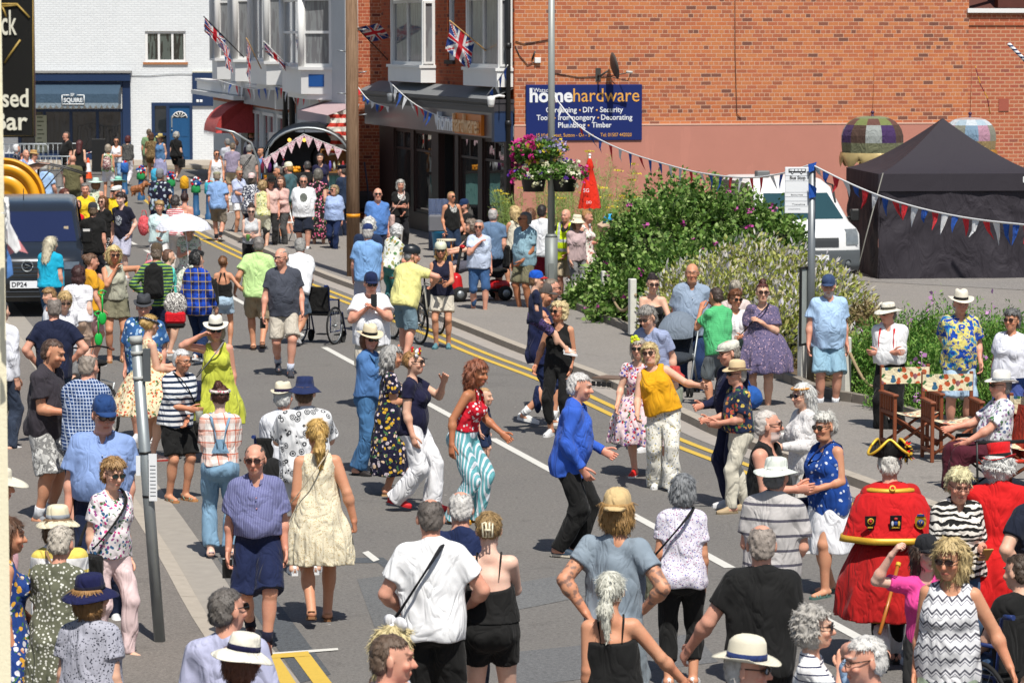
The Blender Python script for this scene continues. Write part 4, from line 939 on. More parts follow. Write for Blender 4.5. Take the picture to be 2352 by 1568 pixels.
# ------------------------------------------------------------------ walls
def bmat(name,cols,mortar,w=.235,h=.088,m=.0065,header=True,size=1.):
 t=NT(name,.9,.2);v=t.obj();sp=t.n('SeparateXYZ');t.l(v,sp.inputs[0]);X,Y,Z=sp.outputs
 u=t.math('ADD',X,Y);cb=t.n('CombineXYZ');t.l(u,cb.inputs[0]);t.l(Z,cb.inputs[1])
 wob=t.noise(v,9,2);w2=t.n('VectorMath',operation='MULTIPLY_ADD');wn_=t.n('TexNoise');wn_.inputs['Scale'].default_value=14;t.l(v,wn_.inputs['Vector']);t.l(wn_.outputs['Color'],w2.inputs[0]);w2.inputs[1].default_value=(.012,.010,0);t.l(cb.outputs[0],w2.inputs[2]);vec=w2.outputs[0]
 def bt(ww,offs):
  b=t.n('TexBrick');b.offset=offs;b.inputs['Scale'].default_value=1.;b.inputs['Mortar Size'].default_value=m;b.inputs['Mortar Smooth'].default_value=.1;b.inputs['Brick Width'].default_value=ww;b.inputs['Row Height'].default_value=h;b.inputs['Bias'].default_value=0
  b.inputs['Color1'].default_value=(0,0,0,1);b.inputs['Color2'].default_value=(1,1,1,1);b.inputs['Mortar'].default_value=(0,0,0,1);t.l(vec,b.inputs['Vector']);return b
 b1=bt(w,.5);rnd=b1.outputs['Color'];mor=b1.outputs['Fac']
 if header:
  b2=bt(w/2,.5);s2=t.n('SeparateXYZ');t.l(vec,s2.inputs[0]);row=t.math('FRACT',t.math('DIVIDE',t.math('FLOOR',t.math('DIVIDE',s2.outputs[1],h)),4.));hd=t.math('LESS_THAN',row,.2)
  rnd=t.mix(hd,b1.outputs['Color'],b2.outputs['Color']);mx=t.n('Mix',data_type='FLOAT');t.l(hd,mx.inputs[0]);t.l(b1.outputs['Fac'],mx.inputs[2]);t.l(b2.outputs['Fac'],mx.inputs[3]);mor=mx.outputs[0]
 k=[alb(c)for c in cols];st=[(.0,k[0]),(.3,k[1]),(.62,k[2]),(.9,k[3]),(.985,k[4])]
 col=t.ramp(rnd,st,'LINEAR');n=t.noise(v,30,4,.7);n2=t.noise(v,1.3,4,.6)
 col=t.mix(1.,col,t.mix(n,(.72,.7,.7),(1.22,1.2,1.15)),'MULTIPLY');col=t.mix(1.,col,t.mix(n2,(.86,.84,.84),(1.1,1.1,1.08)),'MULTIPLY')
 st2=t.noise(t.mapping(v,(1,1,.25)),3.5,5,.65);col=t.mix(t.math('MULTIPLY',t.math('GREATER_THAN',st2,.66),.25),col,tuple(x*.55 for x in k[3]))
 col=t.mix(mor,col,alb(mortar));t.base(col);t.bump(t.math('SUBTRACT',t.math('MULTIPLY',n,.35),mor),.55,.012);return t.m
M_brick=bmat('orange_brick',['#cc7a50','#d2885a','#c27353','#ae6a50','#83594d'],'#dab298')
M_bo=bmat('old_red_brick',['#c26a48','#b4614a','#c97a55','#a3573f','#7c463c'],'#d9a888')
M_brick_new=bmat('pale_new_brick',['#bf6f50','#b86a4e','#c4785a','#b56450','#9b5f52'],'#cf9f80',.225,.088,.012,header=False)
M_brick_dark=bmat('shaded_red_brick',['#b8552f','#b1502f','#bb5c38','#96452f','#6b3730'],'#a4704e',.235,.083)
def rmat(name,c,streak=.15,bumps=60):
 t=NT(name,.85,.2);v=t.obj();a=alb(c);n=t.noise(v,1.2,5,.65);g=t.noise(t.mapping(v,(1,1,.22)),2.2,5,.6,.4)
 col=t.mix(n,tuple(x*.90 for x in a),tuple(min(.9,x*1.08)for x in a));col=t.mix(t.math('MULTIPLY',t.math('GREATER_THAN',g,.6),streak),col,tuple(min(.9,x*1.3)for x in a));t.base(col);t.bump(t.noise(v,bumps,4,.7),.35,.01);return t.m
M_plinth=rmat('pink_render','#c58878');M_cream=rmat('cream_stucco','#fff6d6',.05,45)
def pbrick(name,c):
 t=NT(name,.8,.25);v=t.obj();a=alb(c);sp=t.n('SeparateXYZ');t.l(v,sp.inputs[0]);cb=t.n('CombineXYZ');t.l(sp.outputs[0],cb.inputs[0]);t.l(sp.outputs[2],cb.inputs[1])
 b=t.n('TexBrick');b.inputs['Scale'].default_value=1;b.inputs['Brick Width'].default_value=.24;b.inputs['Row Height'].default_value=.085;b.inputs['Mortar Size'].default_value=.012;b.inputs['Color1'].default_value=(.93,.93,.93,1);b.inputs['Color2'].default_value=(1.,1,1,1);b.inputs['Mortar'].default_value=(.84,.84,.85,1);t.l(cb.outputs[0],b.inputs['Vector'])
 n=t.noise(v,.8,5,.65);col=t.mix(1.,t.mix(n,tuple(x*.9 for x in a),a),b.outputs['Color'],'MULTIPLY')
 p=t.noise(t.mapping(v,(1,1,2.2)),1.5,5,.65);col=t.mix(t.math('GREATER_THAN',p,.745),col,alb('#cf7f55'));t.base(col);t.bump(t.math('MULTIPLY',b.outputs['Fac'],-1),.5,.012);return t.m
M_wbrick=pbrick('white_painted_brick','#f6fafc');M_wp=PM('white_gloss_paint','#f2f2f0',.45,0,.06,4);M_greyw=PM('grey_white_paint','#d3d7d9',.6,0,.1,3)
def glass_mat(name,c=(.02,.025,.03),rough=.03,var=None):
 t=NT(name,rough,.8);v=t.obj()
 if var:n=t.noise(t.mapping(v,(6,6,.7)),2.,3);t.base(t.mix(t.math('GREATER_THAN',n,.5),c,alb(var)))
 else:t.base(c)
 t.b.inputs['IOR'].default_value=1.6;w=t.noise(v,1.1,2);t.bump(w,.12,.05);return t.m
M_glass=glass_mat('window_glass');M_cu=glass_mat('curtained_glass',(.16,.16,.17),.05,'#8f9294');M_sg=glass_mat('shop_glass',(.035,.03,.028),.015)
M_bk=PM('black_paint','#141416',.45,0,.1);M_navy=PM('navy_paint','#16365a',.45,0,.08);M_brown=PM('brown_frame','#3a2622',.5,0,.1);M_st=PM('galvanised_steel','#a3a9ac',.45,.7,.12,12)
class FR:
 def __init__(s,O,rz):s.O=Vector((O[0],O[1],0));s.rz=rz;s.u=Vector((math.cos(rz),math.sin(rz),0));s.n=Vector((math.sin(rz),-math.cos(rz),0))
 def at(s,x,y,off=.0):
  d=rayd(x,y);c=Vector((0,0,CAM_H));p0=s.O+s.n*off;t=(p0-c).dot(s.n)/d.dot(s.n);p=c+d*t;return(p-s.O).dot(s.u),p.z
 def W(s,x,w,z):return s.O+s.u*x+s.n*w+Vector((0,0,z))
def wallh(mb,x0,x1,z0,z1,holes,y0=.0,y1=.35,mi=0):
 xs=sorted({x0,x1,*[h[0]for h in holes],*[h[1]for h in holes]});zs=sorted({z0,z1,*[h[2]for h in holes],*[h[3]for h in holes]})
 inh=lambda a,b,c,d:any(a>=h[0]-1e-6 and b<=h[1]+1e-6 and c>=h[2]-1e-6 and d<=h[3]+1e-6 for h in holes)
 for i in range(len(xs)-1):
  for j in range(len(zs)-1):
   if not inh(xs[i],xs[i+1],zs[j],zs[j+1]):mb.quad((xs[i],y0,zs[j]),(xs[i+1],y0,zs[j]),(xs[i+1],y0,zs[j+1]),(xs[i],y0,zs[j+1]),mi)
 for h in holes:
  a,b,c,d=h;e=y0+.16
  mb.quad((a,y0,c),(a,e,c),(a,e,d),(a,y0,d),mi);mb.quad((b,y0,c),(b,y0,d),(b,e,d),(b,e,c),mi);mb.quad((a,y0,d),(a,e,d),(b,e,d),(b,y0,d),mi);mb.quad((a,y0,c),(b,y0,c),(b,e,c),(a,e,c),mi)
 mb.quad((x0,y0,z0),(x0,y0,z1),(x0,y1,z1),(x0,y1,z0),mi);mb.quad((x1,y0,z0),(x1,y1,z0),(x1,y1,z1),(x1,y0,z1),mi);mb.quad((x0,y0,z1),(x1,y0,z1),(x1,y1,z1),(x0,y1,z1),mi);mb.quad((x0,y1,z0),(x0,y1,z1),(x1,y1,z1),(x1,y1,z0),mi)
def window(parent,x0,x1,z0,z1,y=.10,nx=1,nz=1,fw=.06,frame=M_wp,glass=M_cu,M=None,sill=None,split=None,name='window'):
 mb=MB();d0,d1=y-.035,y+.03;B=lambda a,b:mb.box(a,b,0,M)
 B((x0,d0,z0),(x0+fw,d1,z1));B((x1-fw,d0,z0),(x1,d1,z1));B((x0+fw,d0+.002,z0),(x1-fw,d1,z0+fw));B((x0+fw,d0+.002,z1-fw),(x1-fw,d1,z1))
 for k in range(1,nx):c=x0+(x1-x0)*k/nx;B((c-fw*.45,d0+.006,z0+fw),(c+fw*.45,d1,z1-fw))
 zz=[z0+(z1-z0)*k/nz for k in range(1,nz)]if split is None else[z0+(z1-z0)*split]
 for c in zz:B((x0+fw,d0+.010,c-fw*.4),(x1-fw,d1,c+fw*.4))
 w=mb.build(name,frame,parent);g=MB();q=[(x0+fw*.5,y+.012,z0+fw*.5),(x1-fw*.5,y+.012,z0+fw*.5),(x1-fw*.5,y+.012,z1-fw*.5),(x0+fw*.5,y+.012,z1-fw*.5)];q=[M@Vector(v)for v in q]if M is not None else q
 g.quad(*q);g.build('pane',glass,w)
 if sill:
  s_=MB();s_.box((x0-.08,-.07,z0-.09),(x1+.08,y-.04,z0-.002),0,M);s_.build('sill',sill,w)
 return w
def text(name,body,size,mat,parent,loc,rot=(PI/2,0,0),ext=.004,align='LEFT',sx=1.,bold=.0,shear=0,fit=None):
 cu=bpy.data.curves.new(name,'FONT');cu.body=body;cu.size=size;cu.extrude=ext;cu.align_x=align;cu.offset=bold;cu.shear=shear;cu.resolution_u=3
 o=bpy.data.objects.new(name,cu);dg=bpy.context.evaluated_depsgraph_get();COL.objects.link(o);bpy.context.view_layer.update()
 me=bpy.data.meshes.new_from_object(o.evaluated_get(bpy.context.evaluated_depsgraph_get()));bpy.data.objects.remove(o);me.name=name;me.materials.clear()
 if fit:
  xs=[v.co.x for v in me.vertices];k=fit/(max(xs)-min(xs));x0_=min(xs)if align=='LEFT' else max(xs)
  for v in me.vertices:v.co.x=(v.co.x-x0_)*k
  sx=1.
 o=link(name,me,mat,parent);o.location=loc;o.rotation_euler=rot;o.scale=(sx,1,1);return o
RW=R_(11);WO=(.06,72.4);FW=FR(WO,RW)
hw=thing('shop_building','tall orange brick hardware shop with pink rendered base and dark shop front','building',(WO[0],WO[1],0),RW)
xR=FW.at(2222,300)[0];zP=FW.at(1700,287)[1]
mb=MB();wallh(mb,0,xR,zP,9.5,[],0,9.);mb.build('wall',M_brick,hw)
mb=MB();mb.box((-.02,-.045,0),(xR,-.001,zP));mb.build('plinth',M_plinth,hw);mb=MB();mb.box((-.02,-.055,zP+.002),(xR,.02,zP+.035));mb.build('plinth_ledge',PM('ledge','#e2b9a4',.8),hw)
a=FW.at(1208,195,.06);b=FW.at(1474,322,.06);sx0,sx1,sz1,sz0=a[0],b[0],a[1],b[1];SW=sx1-sx0;SH=sz1-sz0
sg=thing('wall_sign','large blue sign with white and orange lettering fixed to the orange brick end wall','sign',FW.W(sx0,.05,sz0),RW)
mb=MB();mb.rbox((0,-.03,0),(SW,.04,SH),.008);mb.build('board',PM('sign_blue','#06306e',.6,0,.06,2,spec=.15),sg)
M_sw=PM('sign_white','#f4f7fa',.5,0,.02);M_so=PM('sign_orange','#f0b152',.5,0,.04)
def ST(body,x0,x1,z,size,m,bold=.0):return text('lettering',body,size,m,sg,(SW*x0,-.034,SH*z),fit=SW*(x1-x0),bold=bold)
ST('Watsons',.062,.235,.868,SH*.105,M_sw);ST('home',.030,.400,.695,SH*.345,M_sw,.012);ST('hardware',.405,.975,.695,SH*.345,M_so,.0)
ST('Gardening',.17,.435,.505,SH*.135,M_sw,.002);ST('DIY',.488,.58,.505,SH*.135,M_sw,.002);ST('Security',.635,.835,.505,SH*.135,M_sw,.002)
ST('Tools',.09,.215,.368,SH*.135,M_sw,.002);ST('Ironmongery',.275,.595,.368,SH*.135,M_sw,.002);ST('Decorating',.645,.915,.368,SH*.135,M_sw,.002)
ST('Plumbing',.275,.510,.232,SH*.135,M_sw,.002);ST('Timber',.565,.735,.232,SH*.135,M_sw,.002)
ST('15 High Street, Sutton - On - Sea',.09,.582,.068,SH*.092,M_so);ST('Tel: 01507 442020',.64,.910,.068,SH*.092,M_so)
mb=MB()
for x,z in((.462,.54),(.608,.54),(.245,.403),(.62,.403),(.537,.267)):mb.ball((SW*x,-.034,SH*z),SH*.018,6,sc=(1,.3,1))
mb.build('lettering_dot',M_so,sg)
p=FW.at(1388,165,.0);ds=thing('satellite_dish','dark satellite dish seen edge on above the blue wall sign','satellite dish',FW.W(p[0],0,p[1]),RW)
Md=TR((.06,-.42,.12),0,0,R_(78));mb=MB();mb.lathe([(.001,0),(.12,.012),(.24,.05),(.30,.085),(.295,.092),(.23,.06),(.11,.022),(.001,.012)],28,0,Md,1,1.12);mb.build('dish',PM('dish_grey','#55504c',.5),ds)
mb=MB();mb.tube([(-.14,0,-.08),(-.14,-.30,-.08),(-.02,-.42,.02)],.022,8);mb.box((-.2,-.02,-.2),(-.08,0,.08));mb.tube([(.03,-.42,-.1),(.42,-.5,-.02)],.012,6);mb.build('bracket',PM('bracket_grey','#4a4744',.5),ds)
mb=MB();mb.tube([(.38,-.5,.0),(.52,-.52,-.01)],.03,8);mb.build('receiver',PM('lnb','#c9c9c4',.5),ds)
mb=MB();mb.tube([(.48,-.5,-.04),(.47,-.3,-.2),(.3,-.1,-.16),(.1,-.02,-.1),(-.6,-.015,-.12),(-1.2,-.015,-.02)],.009,5);mb.build('cable',M_bk,ds)
p=FW.at(1234,139);jb=thing('junction_box','small white junction box with hanging cables near the corner of the brick wall','junction box',FW.W(p[0],0,p[1]),RW);mb=MB();mb.rbox((-.07,-.07,-.06),(.07,0,.06),.01);mb.build('box',M_wp,jb)
mb=MB();mb.tube([(-.06,-.02,-.04),(-.22,-.02,-.1),(-.4,-.02,.1),(-.5,-.02,.32)],.010,5);mb.tube([(-.5,-.02,.42),(-.3,-.02,.36),(.3,-.02,.46)],.010,5);mb.tube([(-.12,-.02,.02),(-.06,-.05,.2)],.02,5);mb.build('cable',M_bk,jb)
p0=FW.at(1688,-20);p1=FW.at(1692,262);cb_=tag(MB().tube([FW.W(p0[0],.02,p0[1]),FW.W(p1[0]-.05,.02,(p0[1]+p1[1])/2),FW.W(p1[0],.02,p1[1]),FW.W(p1[0]+.1,.02,p1[1]-.1)],.009,5).build('wall_cable',PM('cable_brown','#6e4634',.8)),'thin dark cable running down the middle of the orange brick wall','cable')
F5=FR(FW.W(xR,-.05,0),R_(11));r5=thing('brick_building','paler brick building with a white gutter board at the top right','building',F5.O,R_(11));zt=F5.at(2290,30)[1]
mb=MB();wallh(mb,.004,9,0,zt,[],0,6.);mb.build('wall',M_brick_new,r5);mb=MB();mb.box((-.05,-.12,zt+.001),(9,.1,zt+.10));mb.build('gutter_board',M_wp,r5);mb=MB();mb.box((.01,-.03,zt-.28),(9,-.001,zt-.06));mb.build('brick_band',M_bo,r5)
mb=MB();mb.add([(-.5,.6,zt+.05),(3,6,zt+2.4),(9.5,6,zt+2.4),(9.5,.6,zt+.05)],[(0,1,2,3)]);mb.box((.9,.55,zt+.12),(9.4,.8,zt+2.6));mb.build('upper_gable',PM('dark_brick','#5a342c',.9,0,.2,9),r5)
mb=MB();mb.tube([(.05,.5,zt+.3),(1.1,.5,zt+1.4)],.07,6);mb.build('verge',PM('verge_brown','#3d2a22',.6),r5)
p=F5.at(2305,241);vb=MB();vb.box((p[0]-.12,-.02,p[1]-.14),(p[0]+.12,-.002,p[1]+.14));vb.build('air_brick',PM('air_brick','#a85a48',.8),r5)
C1=Vector((-3.36,84.6,0));C0=Vector((WO[0]-.02,WO[1],0));RS=math.atan2(C0.y-C1.y,C0.x-C1.x);LS=(C0-C1).length;F1=FR((C1.x,C1.y),RS)
sf=empty('street_front',(0,0,0),0,hw)
Mi=Matrix.Translation((WO[0],WO[1],0))@Matrix.Rotation(RW,4,'Z');Mi=Mi.inverted();T1=Mi@Matrix.Translation(F1.O)@Matrix.Rotation(RS,4,'Z')
bpy.data.objects.remove(sf)
def ux(x,off=0):return F1.at(x,250,off)[0]
class P1:
 @staticmethod
 def put(mb,name,mat):o=mb.build(name,mat,hw);o.matrix_local=T1;return o
hole_z=2.55
shop_holes=[(ux(909),ux(948),.55,hole_z),(ux(955),ux(996),.55,hole_z),(ux(1012),ux(1050),.05,hole_z),(ux(1058),ux(1103),.55,hole_z),(ux(1113),ux(1163),.55,hole_z)]
up_holes=[(ux(1028),ux(1044),4.3,7.2)]
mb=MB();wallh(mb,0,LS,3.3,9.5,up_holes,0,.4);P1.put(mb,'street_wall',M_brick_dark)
mb=MB();wallh(mb,.0,LS-.25,0,2.62,shop_holes,-.06,.3);P1.put(mb,'shop_front',M_brown)
for i,(a,b,c,d)in enumerate(shop_holes):
 if i==2:
  q=MB();q.box((a,.9,0),(b,1.,2.6));q.box((a,.1,0),(a+.03,.9,2.6));P1.put(q,'doorway',PM('dark_inside','#151212',.8));q=MB();q.box((a+.5,.80,.75),(a+1.25,.84,1.75));P1.put(q,'poster',PM('teal_poster','#1d6a74',.6,0,.3,5));q=MB();q.box((a+.5,.80,.3),(a+1.2,.84,.68));P1.put(q,'poster',PM('blue_poster','#274f8a',.6,0,.3,5));continue
 w=window(hw,a,b,c,d,y=.02,nx=1,fw=.07,frame=M_brown,glass=M_sg,split=.76);w.matrix_local=T1;q=MB();q.box(((a+b)/2-.05,-.01,2.1),((a+b)/2+.05,.05,d-.05));o=q.build('mullion',M_brown,w)
mb=MB();mb.box((-.12,-.42,2.62),(LS-.2,-.02,3.18));P1.put(mb,'fascia',PM('metallic_fascia','#6c6970',.28,.55,.25,1.2));mb=MB();mb.box((LS-.2,-.45,2.55),(LS+.02,-.02,3.22));P1.put(mb,'fascia_end',M_navy)
mb=MB();mb.box((-.2,-.46,3.18),(LS+.02,0,3.40));mb.box((-.28,-.58,3.40),(LS+.04,0,3.48));mb.box((-.2,-.50,3.30),(LS,-.46,3.34));P1.put(mb,'cornice',PM('dark_cornice','#3d3a3e',.5,0,.1));mb=MB();mb.add([(-.25,-.55,3.482),(LS,-.55,3.482),(LS,-.002,3.72),(-.25,-.002,3.72)],[(0,1,2,3)]);P1.put(mb,'lead_roof',PM('lead','#7d7f80',.7,0,.25,3))
zf=2.68;xh=ux(1010,.45);
o=text('lettering_home','home',.58,PM('letter_white','#f6f8fa',.4),hw,(0,0,0),ext=.05,fit=ux(1049,.45)-ux(1010,.45),bold=.012);o.matrix_local=T1@TR((xh,-.47,zf+.02))@Euler((PI/2,0,0)).to_matrix().to_4x4()
xo=xh+(ux(1050,.45)-ux(1010,.45));o=text('lettering_hardware','hardware',.58,PM('letter_orange','#f8c890',.4),hw,(0,0,0),ext=.03,fit=ux(1106,.45)-ux(1050,.45),bold=.010);o.matrix_local=T1@TR((xo,-.535,zf+.02))@Euler((PI/2,0,0)).to_matrix().to_4x4()
q=MB();q.box((xo-.05,-.50,zf-.03),(xo+ux(1106,.45)-ux(1050,.45)+.15,-.425,zf+.44));P1.put(q,'lettering_block',PM('block_orange','#e07c0c',.4))
for(xa,xb)in((899,972),(1072,1147)):
 a=ux(xa,.3);b=ux(xb,.3);Yb=-.32
 q=MB();q.box((a-.05,Yb-.05,3.75),(b+.05,-.001,4.10));q.box((a-.08,Yb-.09,4.10),(b+.08,-.001,4.17));q.box((a,Yb,4.17),(a+.10,-.001,9.2));q.box((b-.10,Yb,4.17),(b,-.001,9.2));P1.put(q,'bay',M_wp)
 w=window(hw,a+.10,b-.10,4.17,5.75,y=Yb+.06,nx=2,fw=.08);w.matrix_local=T1
 w=window(hw,0,b-a-.2,0,1.5,y=0,nx=2,fw=.09,name='open_window');w.matrix_local=T1@TR((a+.10,Yb-.42,5.80))@Euler((R_(-17),0,0)).to_matrix().to_4x4()
 q=MB();q.quad((a+.1,-.10,5.75),(b-.1,-.10,5.75),(b-.1,-.10,9),(a+.1,-.10,9));P1.put(q,'upper_pane',M_cu)
 w=window(hw,0,.26,0,1.5,y=0,fw=.05);w.matrix_local=T1@TR((b+.03,Yb+.02,4.2),PI/2)
w=window(hw,up_holes[0][0],up_holes[0][1],4.3,7.2,y=.08,nx=1,nz=2,fw=.10,sill=PM('stone_sill','#4a4038',.9));w.matrix_local=T1
mb=MB();mb.tube([(LS+.05,-.14,0),(LS+.05,-.14,9.5)],.055,10)
for z in(1.2,2.9,4.6,6.3):mb.tube([(LS+.05,-.14,z),(LS+.05,-.14,z+.12)],.072,10)
P1.put(mb,'downpipe',M_bk)
def cctv(x,y,off,lab):
 p=F1.at(x,y,off);c=thing('security_camera',lab,'security camera',F1.W(p[0],off,p[1]),RS);q=MB();q.lathe([(.001,-.13),(.055,-.12),(.075,-.06),(.08,0),(.085,.02),(.085,.10),(.001,.12)],14);q.build('housing',M_wp if 'white' in lab else PM('grey_plastic','#7b7f84',.5),c);q=MB();q.tube([(0,0,.08),(0,.18,.12),(0,.3,.10)],.03,8);q.build('arm',M_wp if 'white' in lab else M_bk,c)
cctv(1128,233,.75,'white dome security camera on the shop fascia near the corner');cctv(897,225,.75,'grey dome security camera at the far end of the shop fascia')
q=MB();p=G(1158,545,ZP);pt=AT(1156,300,p.y+.4);q.tube([p,pt],.022,6);tag(q.build('yellow_pole',PM('yellow_pole','#c9d02a',.5)),'thin yellow green pole leaning on the corner of the shop front','pole')
E2=Vector((-4.36,85.9,0));xe=(-3.36+.02);b2=thing('white_fronted_building','building with a red brick end wall and a white painted front with one bay window','building',(E2.x,E2.y,0),0)
mb=MB();mb.box((0,0,0),(xe-E2.x+1.2,.3,9.5));mb.build('end_wall',M_bo,b2)
Q2=Vector((-6.35,96.5,0));R2=math.atan2(E2.y-Q2.y,E2.x-Q2.x);L2_=(E2-Q2).length;F2_=FR((Q2.x,Q2.y),R2);T2=Matrix.Translation((Q2.x-E2.x,Q2.y-E2.y,0))@Matrix.Rotation(R2,4,'Z')
def put2(mb,n,m):o=mb.build(n,m,b2);o.matrix_local=T2;return o
mb=MB();mb.box((0,0,0),(L2_+.02,.3,9.5));put2(mb,'front_wall',M_greyw)
def cbay(parent,T,x0,x1,d,z0,z1,z2,z3,frame,blue=None,gl=M_cu):
 c=d*.9;pts=[(x0,0),(x0+c,-d),(x1-c,-d),(x1,0)]
 q=MB();q.prism(pts,z0,z1);big=[(x0-.08,0),(x0+c-.05,-d-.08),(x1-c+.05,-d-.08),(x1+.08,0)];q.prism(big,z1,z1+.08);q.prism(big,z3,z3+.25);q.prism([(x,y*.8)for x,y in pts],z0-.15,z0)
 o=q.build('bay',frame,parent);o.matrix_local=T
 if blue:
  (ax,ay),(bx,by)=pts[2],pts[3];q=MB();an=math.atan2(by-ay,bx-ax);l=math.hypot(bx-ax,by-ay);q.box((l*.25,-.012,z0+.2),(l*.75,-.002,z1-.12));o=q.build('panel',blue,parent);o.matrix_local=T@TR((ax,ay,0),an)
 for i in range(3):
  (ax,ay),(bx,by)=pts[i],pts[i+1];an=math.atan2(by-ay,bx-ax);l=math.hypot(bx-ax,by-ay)
  w=window(parent,.02,l-.02,0,z3-z1-.08,y=.06,nx=1 if l<1.2 else 2,nz=2,fw=.09,frame=frame,glass=gl);w.matrix_local=T@TR((ax,ay,z1+.08),an)
  q=MB();q.tube([(0,0,0),(0,0,z3-z1-.08)],.085,8);o=q.build('bay_post',frame,parent);o.matrix_local=T@TR((bx,by,z1+.08))if i<2 else T@TR((ax,ay+.02,z1+.08))
cbay(b2,T2,F2_.at(700,150)[0]+.2,F2_.at(762,150)[0],.75,3.3,3.95,3.95,5.9,M_wp,PM('blue_panel','#1f58a0',.5))
x0=F2_.at(722,250,.3)[0];x1=F2_.at(792,250,.3)[0];aw=empty('a',(0,0,0));bpy.data.objects.remove(aw)
q=MB();q.add([(x0,-.02,3.1),(x1,-.02,3.1),(x1,-.75,2.85),(x0,-.75,2.85)],[(0,1,2,3)]);n=40
for k in range(n):
 a=x0+(x1-x0)*k/n;b=x0+(x1-x0)*(k+.8)/n;q.quad((a,-.76,2.86),(b,-.76,2.86),(b,-.77,2.62-.03*(k%2)),(a,-.77,2.62-.03*(k%2)))
put2(q,'fringed_awning',cloth(('#c9aeb0')))
q=MB();n=9;nz=14;vs=[];fs=[]
for j in range(nz+1):
 for i in range(n+1):
  vs.append((x1-.05-.08*math.sin(i*1.7),-.1-.62*i/n*(1-.12*math.sin(j*.9)),3.05-.62*(i/n)*.3-1.05*j/nz))
for j in range(nz):
 for i in range(n):fs.append((j*(n+1)+i,j*(n+1)+i+1,(j+1)*(n+1)+i+1,(j+1)*(n+1)+i))
q.add(vs,fs,0,True);o=put2(q,'striped_side_curtain',cloth(('#f3ede0','h','#d9483a',4.5)))
q=MB();q.tube([(.06,-.12,0),(.06,-.12,9.5)],.09,8);put2(q,'downpipe',M_bk)
q=MB();px=E2.x+.28;q.tube([(.30,-.09,0),(.30,-.09,9.5)],.05,10)
for z in(1.,3.,5.,6.3):q.tube([(.30,-.09,z),(.30,-.09,z+.1)],.065,10)
q.build('white_downpipe',M_wp,b2)
E3=Vector((-6.55,97.,0));Q3=Vector((-10.6,116.5,0));R3=math.atan2(E3.y-Q3.y,E3.x-Q3.x);L3=(E3-Q3).length;F3=FR((Q3.x,Q3.y),R3)
b3=thing('bayed_building','brick building with tall white bay windows over a grey shop fascia','building',(Q3.x,Q3.y,0),R3)
mb=MB();mb.box((0,0,2.6),(L3,.3,9.5));mb.build('upper_wall',M_bo,b3);mb=MB();mb.box((0,.001,0),(L3,.3,2.6));mb.build('lower_wall',M_greyw,b3)
u3=lambda x,off=0:F3.at(x,200,off)[0]
for xa,xb in((597,668),(551,592),(508,548)):cbay(b3,Matrix(),u3(xa,.5)+.1,u3(xb,.3),.9,3.45,4.05,4.05,7.8,M_wp,None,M_cu)
q=MB();q.box((u3(560,.4),-.40,2.72),(L3-.3,-.02,3.28));q.build('grey_fascia',PM('grey_fascia','#83828a',.4,0,.1),b3);q=MB();q.box((L3-.29,-.42,2.70),(L3-.02,-.02,3.3));q.build('fascia_end',M_wp,b3)
q=MB();q.box((-.2,-.62,3.28),(L3-.2,-.02,3.36));q.box((-.2,-.55,2.98),(u3(559,.4),-.02,3.28));q.box((-.3,-.75,2.82),(u3(561,.4),-.02,2.96));q.build('white_cornice',M_wp,b3)
for xa,xb in((578,600),(606,632),(640,668)):window(b3,u3(xa),u3(xb),.7,2.5,y=-.03,nx=2,fw=.1,frame=M_wp,glass=M_cu)
q=MB();q.box((u3(556),-.05,.1),(u3(572),-.01,2.5));q.build('shop_door',PM('dark_door','#2a2220',.5),b3)
rc=thing('red_canopy','faded red curved shop canopy with a white fringe at the far end of the street','canopy',F3.W(u3(562,.4)-.3,0,0),R3)
vs=[];fs=[];nx,na=10,8;wid=3.4
for i in range(nx+1):
 for j in range(na+1):
  a=PI/2*j/na;ex=-wid+wid*i/nx;r=1.25;inset=.5*math.sin(a)*0;vs.append((ex+(.55*(1-math.sin(a))if i==0 else-.55*(1-math.sin(a))*(1 if i==nx else 0)),-.05-r*math.sin(a),1.78+1.*math.cos(a)))
for i in range(nx):
 for j in range(na):fs.append((i*(na+1)+j,i*(na+1)+j+1,(i+1)*(na+1)+j+1,(i+1)*(na+1)+j))
q=MB();q.add(vs,fs,0,True);e=[k for k in range(nx*(na+1),(nx+1)*(na+1))];q.add([vs[k]for k in e]+[(0,-.05,1.78)],[tuple([na+1]+list(range(na+1)))]);q.add([vs[k]for k in range(na+1)]+[(-wid,-.05,1.78)],[tuple([na+1]+list(range(na,-1,-1)))])
q.build('canopy_cloth',cloth('#c24c4a'),rc);q=MB()
for k in range(40):a=-wid+wid*k/40;q.add([(a,-1.30,1.79),(a+.085,-1.30,1.79),(a+.042,-1.31,1.62)],[(0,1,2)])
q.build('fringe',cloth('#efe2dc'),rc)
q=MB();q.tube([(L3-.08,-.14,0),(L3-.08,-.14,9.5)],.09,8);q.build('downpipe',M_bk,b3)
YB=126.;F4=FR((-25.,YB),.0);b4=thing('white_brick_building','white painted brick building with a blue shop front and blue door at the far junction','building',(-25.,YB,0),0)
def r4(x0,y0,x1,y1,off=0):a=F4.at(x0,y0,off);b=F4.at(x1,y1,off);return a[0],b[0],b[1],a[1]
hw_=r4(333,72,427,143);hs_=r4(40,250,285,366);hd_=r4(348,236,443,372)
hd_=(hd_[0],hd_[1],.05,hd_[3]);hs_=(hs_[0],hs_[1],.35,hs_[3])
mb=MB();wallh(mb,0,F4.at(560,100)[0],0,10,[hw_,hs_,hd_],0,.4);mb.build('wall',M_wbrick,b4)
